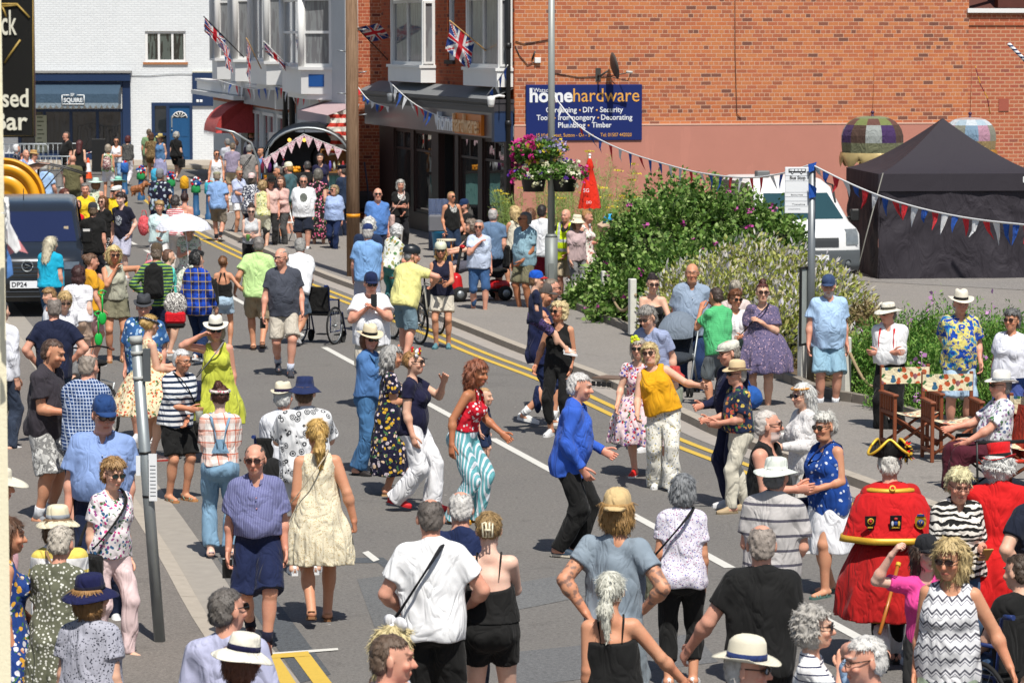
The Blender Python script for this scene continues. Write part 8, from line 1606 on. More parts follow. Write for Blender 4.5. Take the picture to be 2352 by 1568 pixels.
P_('bluebald',868,432,1.78,18,'m','bald man in sunglasses and a mid blue T-shirt by the shop',hair=('bald','#aaa'),glasses='dark',skin='ruddy',top=('tee','#5a86c8',{'vneck':.05,'loose':.028}),bot=('trousers','#24283a'),w=.55,arms=('down','down'))
P_('blacktee_f',920,413,1.64,20,'f','grey haired woman in a black T-shirt with a pink shoulder bag',hair=('bob','#c6c4be'),skin='ruddy',top=('tee',('#1a191c','print','#dcdcd8',1.28,'#fff')),bot=('trousers','#26262a'),arms=('low','hold'),w=.5)
P_('whitehairnavy',848,500,1.78,168,'m','white haired man in a navy T-shirt behind the blue polo shirt',hair=('curly','#ece9e0'),skin='fair',top=('tee','#24324e',{'loose':.025}),bot=('shorts','#b8b4ae'),w=.4)
P_('bluepolo',845,515,1.76,176,'m','man in a patterned navy cap and sky blue polo shirt',hair=('grey','#d0ccc8'),hat=('cap',('#2a3a6a')),skin='ruddy',top=('shirt','#86b2e6',{'loose':.026}),bot=('shorts','#b9bdd0'),w=.5,arms=('relax','hold'))
P_('leafprint',915,516,1.60,130,'f','white haired woman in a white shirt with green leaf print bending forward',lean=16,pitch=14,hair=('curly','#eceae6'),glasses='clear',skin='ruddy',top=('shirt',('#f2f4ea','floral','#6c9a64',9,'#c8b070'),{'loose':.035}),bot=('trousers','#4a8a8c',{'len':1.6}),arms=('fwd','bars'),w=.5)
P_('cyclist',946,562,836,150,'m','cyclist in a black helmet and pale yellow T-shirt leaning on his bicycle',hyaw=-45,lean=20,hair=('crop','#888'),hat=('helmet','#23272c'),skin='ruddy',top=('tee','#f1eb9a',{'loose':.03}),bot=('shorts','#78919e',{'len':.9}),arms=((.20,-.46,-.16,.4,.3,-.8),(.06,-.36,-.12,1,.6,.3)),shoes=('sandal','#7a6a58','#4a4034'),w=.4,legs='step')
P_('cyclady',1012,553,802,-4,'f','cyclist in a cream helmet, navy vest and beige shorts',hair=('mid','#c8a060'),hat=('helmet','#e4e6cc'),glasses='dark',skin='tan',top=('tank','#1d2236',{'hem':.88}),bot=('shorts','#d8d0c0',{'len':.72}),arms=('fwd','hold'),shoes=('trainer','#5a8a94','#4a7078',None),w=.2)
P_('blacktank',1036,440,612,22,'m','slim man in sunglasses and a black vest with a round white print',hyaw=15,hair=('crop','#b89668'),glasses='dark',skin='tan',top=('vest',('#18181a','print','#b8b8b4',1.24,'#fff'),{'loose':.016,'hem':.86}),bot=('trousers','#26364e'),w=.15,arms=('relax','down'))
P_('navycapsit',1066,458,1,-60,'m','man in a navy cap and black T-shirt sitting by the shop window',sit=.05,hair=('short','#5a4a3a'),hat=('cap','#1f3558'),beard='#7a6a58',skin='ruddy',top=('tee','#15151a'),bot=('shorts','#333'),w=.4,arms=('lap','lap'))
P_('handmouth',1100,505,726,6,'f','grey haired woman covering her mouth, pale blue T-shirt and denim shorts',hyaw=-14,hair=('short','#9d9a98'),glasses='brown',skin='ruddy',top=('tee','#cfdcf4',{'loose':.03}),bot=('shorts','#3e5f8c',{'len':1.05,'leg':.02}),arms=('down',(-.10,-.22,-.05,.8,.1,-1)),shoes=('sandal','#e4d4b8','#c8b490'),w=.5,legs='step')
P_('slate',1133,478,1.76,172,'m','man with cropped grey hair in a slate blue T-shirt, back to the camera',hair=('fringe','#c8c4c0'),skin='ruddy',top=('tee','#6a84a4',{'loose':.03}),bot=('shorts','#3a3a44'),w=.6)
P_('creamlady',1182,474,672,-150,'f','blonde woman with sunglasses on her head, cream top and black shorts',hair=('wave','#d8bc84'),skin='tan',top=('sleeveless','#e3dcc8',{'loose':.02}),bot=('shorts','#1a1a1e',{'len':.7}),arms=('strap','hold'),shoes=TW_,w=.2,legs='walk')
P_('tealman',1207,487,1.78,-40,'m','grey haired man in sunglasses and a pale teal T-shirt',hyaw=-35,hair=('grey','#8a8884'),glasses='dark',skin='brown',top=('tee','#96b9c8',{'loose':.028}),bot=('shorts','#7c7860'),w=.35,arms=('low','down'))
P_('whiteman',1245,470,1.80,170,'m','dark haired man in a white T-shirt and dark red shorts',hair=('short','#2a201c'),skin='tan',top=('tee','#f2f5fa',{'loose':.024}),bot=('shorts','#94243c',{'len':1.}),w=.35)
P_('girlbehind',1218,478,1.6,178,'f','brown haired person behind the man in pale teal',hair=('long','#7a5238'),top=('tee','#c8a890'),bot=('shorts','#444'),w=.2)
P_('hivis',1300,480,700,-16,'m','bald man in a bright yellow high visibility vest over a black shirt',hyaw=-12,hair=('bald','#aaa'),skin='ruddy',top=('shirt','#17181c',{'loose':.02}),bot=('shorts','#c5b496',{'len':.95}),shoes=('trainer','#d8e840','#eeeeee'),w=.45,arms=('low','down'))
P_('sunhat',1326,492,1.62,30,'f','woman in a cream bucket sun hat behind the high visibility vest',hair=('bob','#8a6a4c'),hat=('bucket','#efe6cc'),skin='fair',top=('tee','#c8b0b0'),bot=('trousers','#888'),w=.3)
P_('floralmaxi',1350,484,1.64,55,'f','woman with pinned up blonde hair in a long white and red floral dress',hair=('bun','#c09058'),bunpos=(0,.08,.09),skin='ruddy',top=('maxi',('#efe8de','floral','#b0484e',14,'#c8908c'),{'hem':.15,'flare':.26,'sleeve':0,'waist':1.06}),w=.4,arms=('hold','low'))
P_('boxwoman',1450,480,1.66,-150,'f','woman with a brown bun and white top carrying a cardboard box',hair=('bun','#a87848'),skin='tan',top=('tee','#eef4f6'),bot=('trousers','#557'),arms=('fwd','fwd'),w=.2)
P_('bandeau',1500,632,1.66,2,'f','smiling woman with dark hair in a black strapless top and pale jeans',hair=('bun','#2e201c'),glasses='brown',skin='fair',top=('bandeau','#141416',{'edge':1.32,'hem':.95,'fitted':1}),bot=('trousers','#a9c6dc'),arms=((.10,-.34,-.34),'fwd'),w=.2)
P_('polobald',1590,605,1.82,2,'m','tall bald man with glasses in a grey blue polo shirt',hyaw=-6,hair=('bald','#aaa'),glasses='clear',skin='tan',top=('shirt','#98a9be',{'loose':.03,'buttons':'#dde4ee'}),bot=('trousers','#2c4068'),w=.6)
P_('greenboy',1643,660,958,-148,'m','boy in a green T-shirt and grey shorts shading his eyes',lean=6,child=True,hair=('short','#4a3a32'),skin='tan',top=('tee',('#55c27c','hthin','#7ad89a',40),{'loose':.016}),bot=('shorts','#6c7478',{'len':.95}),arms=((-.06,-.22,.06,.4,.2,-1),(-.06,-.20,.06,.8,0,-.8)),shoes=('sandal','#5c6063','#5c6063'),w=.25)
P_('taupeback',1690,643,1.66,174,'f','woman with a grey bun in a pale pink top, back to the camera',hair=('bun','#b9b0a0'),bunpos=(0,.10,.05),skin='fair',top=('tee','#dccbc6',{'loose':.035}),bot=('trousers','#666'),w=.5)
P_('whitestripe',1690,667,1.58,6,'f','woman with short auburn hair in sunglasses and a white striped top',hair=('puff','#7c4c2c'),glasses='dark',skin='tan',top=('tee',('#f4f4f4','v','#d8d4d8',14),{'loose':.02}),bot=('trousers','#eee'),arms=('hold','low'),w=.4)
P_('floraldress',1752,650,952,-8,'f','woman with a high bun and sunglasses in a loose purple floral dress',hair=('bun','#5c2c24'),bunpos=(0,.02,.14),glasses='brown',skin='fair',top=('dress',('#6d6484','ditsy','#c8a8b8',42,'#3a3c62'),{'hem':.57,'flare':.32,'waist':1.12,'sleeve':.75,'wide':.05}),arms=((-.12,-.22,-.16,.9,.3,-1),'down'),w=.85,shoes=SK_)
P_('pushman',1484,706,1.74,-35,'m','man with swept grey hair in sunglasses and a blue striped T-shirt',lean=14,pitch=14,hair=('puff','#9a9690'),glasses='brown',skin='fair',top=('tee',('#a8b4d4','hthin','#7c8ab4',45),{'loose':.02}),bot=('shorts','#46536c'),arms=('down','fwd'),w=.35)
P_('bluecap',1903,633,948,4,'m','man in a blue cap, pale blue T-shirt and light denim shorts',pitch=6,hyaw=-12,hair=('grey','#aaa8a4'),hat=('cap','#3c4f74'),beard='#d8d0c8',skin='ruddy',top=('tee','#b4d2f4',{'vneck':.06,'loose':.032,'wide':.045}),bot=('shorts','#98bed4',{'len':.98,'leg':.03}),shoes=('trainer','#1f2d40','#d8dadc','#e8ecf2'),w=.5,arms=('down','relax'))
P_('braces',2040,690,1008,-22,'m','man with folded arms in a white shirt, red braces and black trousers',hyaw=-32,hair=('short','#8a8078'),hat=('boonie','#ede8d8','#5a564c'),glasses='dark',skin='ruddy',top=('shirt','#f6f7f8',{'hem':.98,'loose':.03,'sleeve':1.15,'wide':.045}),bot=('wide','#111216',{'waist':1.06}),arms=('cross','cross'),shoes=('shoe','#8a5232','#3a2418'),w=.4)
P_('hawaii2',2208,663,1.76,4,'m','man in a cream panama hat and bright blue and yellow hawaiian shirt',hair=('grey','#ccc'),hat=('panama','#f6efdd','#1c1c20'),skin='ruddy',top=('shirt',('#1850b8','blot','#e6d97c',10,'#3f9ac0'),{'loose':.026,'wide':.045}),bot=('shorts','#b4cde4',{'len':1.}),arms=('relax','back'),w=.4)
P_('whitelace',2326,713,1.66,-20,'f','grey haired woman in sunglasses and a white lacy T-shirt at the right edge',hyaw=-12,hair=('puff','#70706f'),glasses='brown',skin='tan',top=('tee','#eceef8',{'loose':.03}),bot=('trousers','#4a5a9a'),arms=('down','down'),w=.5)
P_('seatedhat',2302,848,1,-78,'m','seated man in a white brimmed hat, floral shirt and maroon trousers',sit=.001,hair=('short','#9a9690'),hat=('panama','#f7f5ee','#9aa0a6'),glasses='brown',skin='ruddy',top=('shirt',('#eef0f4','floral','#6c7a9c',16,'#b08ab0'),{'loose':.03}),bot=('wide','#54202e'),shoes=('trainer','#f0f2ec','#f0f2ec','#a83030'),arms=('lap',(.0,-.46,-.24,.6,.6,-.6)),w=.4,lean=-6)
P_('flatcap',1672,778,1.74,-60,'m','man in a pale flat cap and navy striped tracksuit top',pitch=8,hair=('grey','#9a948c'),hat=('flat','#dcdccf'),glasses='clear',skin='ruddy',top=('jacket','#1c2440'),bot=('trousers','#1c2440'),w=.35,arms=('low','fwd'))
P_('strawfloral',1694,822,1178,-72,'m','elderly man in a straw fedora and navy floral shirt, elbows bent',lean=6,hair=('grey','#cfc8c0'),hat=('fedora','#e8cfa4','#7a6350'),glasses='dark',skin='ruddy',top=('shirt',('#27324e','floral','#e0c460',13,'#c05a44'),{'hem':.96,'loose':.025}),bot=('trousers','#dcd6c4',{'belt':'#5a3020'}),arms=('hold','fwd'),shoes=('shoe','#b8a07c','#8a7a60'),w=.3,legs='step')
P_('tankbeard',1760,942,1.76,68,'m','bald man with a white beard and glasses in a black vest and grey shorts',hyaw=22,hair=('crop','#d8d0c8'),beard='#e6e2de',glasses='brown',skin='ruddy',top=('tank','#14161c',{'loose':.022}),bot=('shorts','#8a8a88',{'len':.95}),arms=('low','fwd'),w=.6)
P_('boonie',1783,1043,1.74,165,'m','man in a wide white sun hat and grey striped polo shirt',hair=('short','#888'),hat=('boonie','#e6ece2'),skin='ruddy',top=('shirt',('#c6c2c0','hthin','#5c5a66',9),{'loose':.03}),bot=('trousers','#c2bfbc'),arms=('low','low'),w=.4)
P_('bluetank',1893,950,1372,-52,'f','white haired woman in a royal blue embroidered vest and white skirt',hair=('puff','#dcdad2'),glasses='dark',skin='tan',top=('tank',('#204a9a','ditsy','#204a9a',24,'#dfe6f4'),{'hem':.80,'loose':.03}),bot=('skirt','#f6f7fb',{'hem':.42,'flare':.21}),arms=((-.02,-.26,-.32),'hold'),shoes=('sandal','#7fa39a','#54756c'),w=.65,legs='step')
P_('whitejacket',1842,880,1.60,-70,'f','woman with long white hair and patterned headband in a pale lace jacket',hair=('long','#e9e6e0'),glasses='brown',skin='fair',top=('jacket',('#e4e1e0','ditsy','#c8c2c0',40),{'hem':.82,'loose':.03}),bot=('trousers','#e2dcd2'),arms=(('fwd'),(-.04,-.34,-.14)),w=.25)
P_('denim',850,742,1095,62,'f','woman in a straw hat and blue denim dungarees, smiling',hyaw=-35,hair=('bob','#8a5a3c'),hat=('panama','#f1e2c0','#1c1c22'),glasses='dark',skin='ruddy',top=('long','#557fb6',{'hem':.95,'loose':.03}),bot=('wide','#4d7aa8',{'waist':1.12,'len':1.88}),arms=('hold','low'),shoes=('shoe','#2a2422','#1c1818'),w=.4,legs='step')
P_('greyhair',903,795,1140,96,'f','woman with long grey hair in a navy dress covered in bright flowers',hair=('wave','#b4b2ae'),skin='tan',top=('maxi',('#18203a','floral','#e8d8e0',15,'#e8b838'),{'hem':.24,'flare':.18,'sleeve':.6,'waist':1.1,'wide':.04}),arms=('fwd','hold'),shoes=('sandal','#d88a30','#c8a070'),w=.4)
P_('sailor',946,806,1178,74,'f','woman with flowers in her hair, navy top and wide white trousers',hair=('bun','#b08450'),bunpos=(0,.08,.03),glasses='brown',skin='fair',top=('tee','#141c3c',{'fitted':1,'sleeve':.45,'hem':.86}),bot=('wide','#f8f8fb',{'waist':1.}),arms=((-.04,-.30,.02,.6,-.2,-1),'down'),shoes=('shoe','#d8242c','#c82028'),w=.4,legs='walk')
P_('halter',1100,828,1208,66,'f','tanned woman with red brown hair in a red spotted top and striped turquoise trousers',lean=14,pitch=6,hyaw=-15,hair=('wave','#9a5c40'),fringe=.01,skin='brown',top=('halter',('#d21f34','dots','#f4e8e8',22),{'edge':1.33,'hem':1.03,'fitted':1}),bot=('wide',('#6fb6be','vy','#e9f0f8',30),{'waist':1.06}),arms=((.06,-.34,-.34),(.14,-.02,-.5)),shoes=('shoe','#e8a820','#c88a20'),w=.15,legs='bend')
P_('toddler',1112,890,.84,60,'m','toddler in navy clothes behind the woman in turquoise trousers',child=True,hair=('crop','#c8a070'),skin='fair',top=('tee','#1e2740'),bot=('shorts','#22304e'),shoes=('trainer','#2a4468','#e8e8e8','#eee'),w=.3)
P_('royalblue',1333,857,1283,78,'m','white haired man in a bright blue long sleeved shirt and black trousers dancing',lean=9,pitch=4,hair=('grey','#dfdcd8'),skin='ruddy',top=('long','#3c66cc',{'collar':1,'loose':.03,'hem':.80}),bot=('trousers','#101114',{'leg':.04}),arms=((.05,-.30,-.34),(.02,-.18,-.46)),shoes=('trainer','#2f4254','#e6dcc8'),w=.35,legs='bend')
P_('mustardtop',1490,787,1126,-6,'f','blonde woman in sunglasses and a mustard sleeveless top dancing with arms out',side=-15,hyaw=-8,hair=('bob','#dcc48c'),fringe=.02,glasses='brown',skin='fair',top=('sleeveless','#f0ae18',{'loose':.022,'hem':.92}),bot=('wide',('#f2efe4','ditsy','#c8b878',34,'#8a98b0'),{'waist':.98}),arms=((.36,-.20,-.26,.3,.6,-.8),(.16,-.24,-.42)),curl=(.15,.5),w=.55,legs='step',shoes=TW_)
P_('redfloral',1466,778,1098,-12,'f','woman with a yellow flower in her hair in a red and pink floral dress',lean=8,hair=('bob','#c8beb0'),glasses='dark',skin='fair',top=('dress',('#f2d8dc','floral','#d23a44',20,'#6a6ac0'),{'hem':.42,'flare':.30}),arms=('down',(.12,-.22,-.44)),shoes=('trainer','#e42a22','#f4f0e8'),w=.3,legs=((.42,.1,.0,20),(.06,-.06,0,5)))
P_('shoulderman',1250,652,982,95,'m','tattooed man in a grey cap and navy basketball vest carrying a boy on his shoulders',hair=('crop','#4a3a30'),hat=('cap','#5d5652'),skin='tan',beard='#6a5040',top=('vest','#18284e',{'loose':.03,'hem':.80}),bot=('shorts','#1c2c50',{'len':1.05,'leg':.03}),arms=((-.02,-.20,-.02,.6,0,-1),(-.02,-.22,-.04,.8,.1,-1)),tattoo=1,shoes=TW_,w=.35,legs='walk')
P_('sunglassman',1268,640,1.72,90,'m','bald man in sunglasses beyond the boy on shoulders',hair=('crop','#8a7a6a'),glasses='dark',skin='ruddy',top=('tee','#3a3f4a'),bot=('shorts','#444'),w=.35)
P_('blackvest',1285,693,1.64,-18,'f','woman with curly blonde hair in sunglasses, black vest and black trousers',hyaw=-24,hair=('curly','#e6cf9c'),glasses='dark',skin='tan',top=('tank','#101113',{'vneck':.13,'hem':.92,'fitted':1}),bot=('crop','#121316'),arms=('down',(.10,-.12,-.5)),w=.3)
P_('phoneman',852,627,1.76,2,'m','man in a navy cap and white T-shirt taking a photo with his phone',hair=('short','#aaa'),hat=('cap','#1f2c50'),glasses='dark',skin='ruddy',top=('tee','#f8f9fd',{'loose':.034,'wide':.05}),bot=('shorts','#cfc6b6'),arms=((-.13,-.26,-.06,.9,.3,-.8),(-.13,-.26,-.06,.9,.3,-.8)),curl=(.9,.9),w=.8)
P_('whitecrew',1058,1128,1.72,175,'m','man with cropped white hair and a navy jacket behind the woman with the claw clip',hair=('fringe','#dcd9d4'),skin='ruddy',top=('long','#232f54',{'collar':1}),bot=('trousers','#2a3040'),w=.6,arms='low')
P_('wheelkid',2338,1272,1,-150,'m','person in a black T-shirt sitting in the wheelchair at the right edge',sit=.001,hair=('short','#4a3a2c'),top=('tee','#16181e'),bot=('shorts','#3b5578'),arms=('lap','lap'),w=.3)
P_('f1',152,303,1.80,-60,'m','man in glasses and a black T-shirt by the far blue shop',hair=('short','#5a4a40'),glasses='clear',skin='ruddy',top=('tee','#15161a',{'loose':.03}),bot=('shorts','#222'),w=.7)
P_('f2',183,322,1.66,176,'f','woman with long dark red hair in a black sleeveless top',hair=('long','#54201c'),skin='fair',top=('sleeveless','#141416'),bot=('trousers','#1a1a1e'),w=.35)
P_('f3',167,356,1.76,178,'m','bald man in an olive green T-shirt near the far barriers',hair=('bald','#aaa'),skin='ruddy',top=('tee','#6c684a',{'loose':.02}),bot=('trousers','#5c5c48'),w=.5)
P_('f4',248,332,1.62,176,'f','woman in a green patterned top and white shorts with a small rucksack',hair=('bob','#a99c8a'),skin='tan',top=('sleeveless',('#8ab06a','blot','#d8dcc0',9,'#4a8a58')),bot=('shorts','#f0eef4',{'len':.8}),w=.3)
P_('f5',267,316,1.60,4,'f','woman in sunglasses and a white vest by the far shop',hair=('bun','#2c221e'),glasses='dark',skin='tan',top=('tank','#f8f8fa'),bot=('trousers','#88a8cc'),arms=('hold','hold'),w=.5)
P_('f6',294,312,1.64,172,'f','woman with dark red bob in a spotted grey top and white trousers',hair=('bob','#5a1c20'),skin='fair',top=('long',('#3c3c3e','dots','#a8a8a0',40),{'sleeve':1.4}),bot=('trousers','#f2f0f8'),w=.4,legs='walk',arms=('relax','down'))
P_('f7',342,296,1.74,178,'m','man in a sage green T-shirt half hidden by the leopard print',hair=('crop','#6a5a48'),skin='tan',top=('tee','#7c9a70'),bot=('shorts','#887'),w=.4)
P_('f8',347,305,1.66,176,'f','woman with long brown hair in a leopard print playsuit',hair=('mid','#5c3c28'),skin='tan',top=('tee',('#a38a62','blot','#4c3c26',34,'#6a5434'),{'hem':.9}),bot=('shorts',('#94784e','blot','#4c3c26',34,'#6a5434'),{'len':.5}),w=.5,arms=('down','relax'),legs='walk')
P_('f9',368,306,1.60,-20,'f','woman in a straw hat and blue denim dress by the far blue door',hair=('mid','#7a5a40'),hat=('panama','#d6c27c','#6a5a3a'),skin='fair',top=('sleeveless','#5c86b4'),bot=('skirt','#a9aad0',{'hem':.3}),w=.3)
P_('f10',405,303,418,160,'f','grey haired woman all in black walking past the far blue door',hair=('curly','#b4b0a8'),skin='fair',top=('tee','#131417',{'loose':.03}),bot=('shorts','#15161a',{'len':.7}),w=.55,legs='walk')
P_('f11',37,332,1.60,100,'f','woman in a white headscarf and spotted top by the pub sign',hair=('bob','#eceef2'),skin='ruddy',top=('tee',('#1e2436','dots','#e4e4ec',30)),bot=('trousers','#333'),arms=('face','face'),w=.4)
P_('f12',59,344,1.74,30,'m','man in a blue and white patterned shirt beside the pub sign',hair=('fringe','#8a7a68'),skin='ruddy',top=('shirt',('#e6ecf6','blot','#5c7cb8',20,'#8aa4d0')),bot=('shorts','#556'),w=.5)
P_('f13',77,343,1.70,70,'m','man in a straw hat and white shirt below the pub sign',hair=('short','#665'),hat=('trilby','#c49a60','#e0c890'),skin='ruddy',top=('shirt','#f0f0f2'),bot=('trousers','#778'),w=.4)
P_('f14',101,372,1.74,168,'m','white haired man in a pale blue shirt under the tan canopy',hair=('grey','#dcdad2'),skin='ruddy',top=('shirt','#a8c8ee',{'loose':.03}),bot=('trousers','#6c70b8'),w=.55,arms=('relax','relax'))
P_('f15',578,300,1.78,5,'m','man in a yellow straw hat and white shirt by the far shop door',hair=('short','#444'),hat=('trilby','#d8c060','#8a7a40'),skin='ruddy',top=('shirt','#eaeef6'),bot=('trousers','#345'),w=.3)
P_('f16',600,338,1.70,-40,'m','dark haired person in a blue T-shirt beside the trailer',hair=('short','#16161a'),skin='tan',top=('tee','#6a94cc'),bot=('trousers','#222'),w=.4)
P_('f17',575,318,1.62,10,'f','person with dark hair and a dark top in shade by the far shop',hair=('bob','#1c1a1e'),skin='ruddy',top=('tee','#5a4a5c'),bot=('trousers','#222'),w=.3)
P_('f18',535,328,1.70,175,'m','person in a purple grey top standing under the red canopy',hair=('short','#7a6a58'),skin='fair',top=('tee','#9c92a8'),bot=('shorts','#c9b89a'),w=.3)
P_('f19',735,352,1.66,5,'f','server with long dark hair inside the catering trailer',hair=('long','#2c1c18'),skin='fair',top=('tee','#2a2a48'),bot=('trousers','#222'),w=.2,base=.35)
P_('f21',522,318,1.74,-150,'m','person reaching up to the goods at the far shop front',hair=('short','#8a8a88'),skin='tan',top=('tee','#c8ccd6'),bot=('shorts','#667'),arms=('fwd','up'),w=.3)
P_('f22',645,405,1.66,-30,'f','person in a pale pink top between the drinkers',hair=('mid','#6a4a38'),skin='fair',top=('long','#e6bcb4'),bot=('trousers','#555'),w=.3,arms=('hold','fwd'))
P_('shoulderboy',1231,622,1.10,98,'m','small boy in a bright blue cap riding on the shoulders of the tattooed man',child=True,sit=.001,base=.96,hair=('crop','#7a5a3c'),hat=('cap','#1f5cc8',None,'#c83030'),skin='fair',top=('tee','#1d2742',{'loose':.014}),bot=('shorts',('#4a3a6a','blot','#2a2438',20,'#6a5a8a')),arms='low',w=.1)
# ------------------------------------------------------------------ things people wear, hold, push or sit on
M_blk=cloth('#141518');M_stl=M_st
def grp(p):return 1+.27*p['w']
def hand(p,i,d=.11):return W_(p,p['sk']['wr'][i]+nv(p['sk']['wr'][i]-p['sk']['el'][i])*d*p['sk']['s'])
def sbag(n,sg,c,lab,size=(.24,.09,.18),z=.93,strap=True,sc=None,r=.011,by=None):
 p=PP[n];U=p['sk']['U'];g=grp(p);s=p['sk']['s'];dy=.150*g+.025;pts=[]
 def pt(t,sd):x=-sg*.225*g*(1-t)+sg*.085*t;return U(x,sd*dy*math.sqrt(max(.02,1-(x/(.26*g))**2))*(1 if t<.7 else math.sqrt(max(0,1-((t-.7)/.3)**2*.93))),z+.08+(1.48-z-.08)*t)
 by=(.1 if abs(math.degrees(p['root'].rotation_euler.z))>90 else-.1)if by is None else by;pts=[pt(k/12,-1)for k in range(13)]+[U(sg*.088,.0,1.497)]+[pt(k/12,1)for k in range(12,-1,-1)]
 o=thing('shoulder_bag',lab,'bag',W_(p,U(-sg*.23*g,by,z)));O=Vector(o.location);m=MB();m.tube([W_(p,q)-O for q in pts],r,6,flat=.5);m.build('strap',cloth(sc or c),o)
 if size:
  m=MB();a,b,h=size;rz=p['root'].rotation_euler.z;m.rbox((-b/2,-a/2,-h),(b/2,a/2,.02),.025,0,Matrix.Rotation(rz,4,'Z'));m.build('bag_body',cloth(c),o);m=MB();m.rbox((-b/2-.008,-a/2+.01,-h*.5),(b/2+.008,a/2-.01,.028),.02,0,Matrix.Rotation(rz,4,'Z'));m.build('flap',cloth(c),o)
 return o
sbag('whitetee',-1,'#202226','black camera bag on a strap across the broad plain white T-shirt',(.22,.12,.26),.90,r=.017);sbag('bobgrey',-1,'#6a6a58','khaki bag on a black strap across the lilac floral blouse',(.26,.1,.24),1.,sc='#1a1a1c',r=.015)
sbag('limedress',1,'#1c2544','round navy bag on a grey strap across the yellow green dress',(.26,.1,.2),1.,sc='#8a8a88',r=.013);sbag('stripewhite',-1,'#141416','black leather handbag beside the navy striped top',(.26,.1,.2),.9)
sbag('floraldress',1,'#22302e','dark green bag on a thin strap across the purple floral dress',(.26,.1,.26),.98,sc='#15161a');sbag('creamdress',-1,'#c8b8a0','thin beige strap across the back of the cream dress',None,.95,r=.008);sbag('bluetank',1,'#18264e','navy bag strap across the royal blue vest',(.24,.1,.22),.9,sc='#18264e',r=.014)
sbag('pinkfloral',1,'#1a1a1e','black strap over the pink floral top',(.22,.1,.22),.92,r=.014);sbag('creamlady',1,'#16171a','black shoulder bag of the woman in the cream top',(.32,.12,.24),.95);sbag('raglan',-1,'#2c2c30','black strap across the grey baseball shirt',(.2,.1,.2),.95,r=.018);sbag('blacktee_f',1,'#d8b8b0','pale pink bag hanging beside the grey haired woman in black',(.26,.1,.24),.9);sbag('yellowstripe',1,'#9a7a5a','brown strap over the yellow striped top',None,.95);sbag('f10',1,'#15151a','black handbag of the woman by the far blue door',(.3,.14,.26),.8);sbag('paleblueshirt',-1,'#eceef2','small white bag on the white shorts',(.22,.08,.18),.85,sc='#dddddd');sbag('girlbehind',1,'#202020','black strap beside the dark red shorts',None,.95)
def rucksack(n,c,lab,w=.30,h=.44,c2=None):
 p=PP[n];U=p['sk']['U'];s=p['sk']['s'];g=grp(p);o=thing('rucksack',lab,'rucksack',W_(p,U(0,.2,1.)),p['root'].rotation_euler.z);q=lambda x,y,z:p['M'].inverted()@W_(p,U(x,y,z))-p['M'].inverted()@Vector(o.location);y0=.125*g+.02;F=Field((-w*.6,-.05,-.05),(w*.6,.22,h+.05),.014)
 F.cone((-w*.22,.05,.06),(-w*.22,.05,h-.1),.085,.07,k=.05);F.cone((w*.22,.05,.06),(w*.22,.05,h-.1),.085,.07,k=.05);F.cone((0,.06,.08),(0,.05,h-.04),.10,.06,k=.05);F.cone((0,.12,.08),(0,.12,h*.4),.06,.05,e=1.8,L=(1,0,0),k=.01);b=link('pack',F.mesh('pack'),cloth(c),o);b.location=(0,y0-.2-.02,-.02)
 m=MB()
 for sg in(1,-1):m.tube([q(sg*.09,y0,1.40),q(sg*.10,.02,1.475),q(sg*.115,-y0-.01,1.36),q(sg*.14,-y0*.8,1.18),q(sg*.15,y0*.6,1.08)],.018,6,flat=.4)
 m.build('strap',cloth(c2 or '#18181a'),o);return o
rucksack('backpack','#1b1c20','black rucksack with a white badge on the green striped top',.32,.5);rucksack('f4',('#e8dcd4','blot','#8a3c48',20,'#2a2a2a'),'small patterned rucksack on the green top far away',.26,.36,'#e8e4dc');o=rucksack('girl','#18191c','black rucksack hanging from the left shoulder of the girl in denim shorts',.24,.42);o.location+=Vector((-.19,.0,-.1))
def hheld(n,i,kind,lab,c='#16171a',off=(0,0,0),rx=0):
 p=PP[n];q=hand(p,i)+Vector(off);o=thing(kind,lab,{'phone':'phone','plastic_cup':'cup'}.get(kind,kind),q,p['root'].rotation_euler.z);m=MB();M=Euler((R_(rx),0,0)).to_matrix().to_4x4()
 if kind=='phone':m.rbox((-.04,-.006,-.08),(.04,.006,.08),.004,0,M);m.build('case',PM('phone_case',c,.3),o);m=MB();m.box((-.036,.0062,-.075),(.036,.0075,.075),0,M);m.build('screen',PM('phone_glass','#20262c',.1),o)
 elif kind=='water_bottle':m.lathe([(.001,-.16),(.036,-.16),(.036,-.02),(.034,.03),(.014,.06),(.014,.08)],12,0,M);m.build('bottle',PM('clear_plastic',c,.1),o);m=MB();m.lathe([(.016,.08),(.016,.10),(.001,.10)],8,0,M);m.build('cap',cloth('#e8703c'),o)
 elif kind in('plastic_cup','beer_glass'):m.lathe([(.001,-.06),(.032,-.06),(.042,.06)],12,0,M);m.build('cup',PM('cup',c,.15),o)
 return o
hheld('phoneman',1,'phone','black phone held up by the man in the navy cap',off=(.03,-.03,.06),rx=-8);hheld('fiftiesdress',1,'phone','dark phone held by the woman in the full floral dress','#3a4a66',rx=60);hheld('pinkkid',0,'phone','black phone held up by the child in pink',off=(.0,-.02,.04),rx=-10);hheld('zebra',0,'phone','gold edged phone in the hand of the woman in zebra print','#c89a50',rx=50);hheld('purpleshirt',1,'phone','dark phone held low by the man in navy shorts',off=(0,0,-.04));hheld('greyT',1,'phone','black phone held low by the man in the dark grey T-shirt',off=(0,0,-.02));hheld('cyclady',1,'phone','phone held by the cyclist in the cream helmet',rx=60)
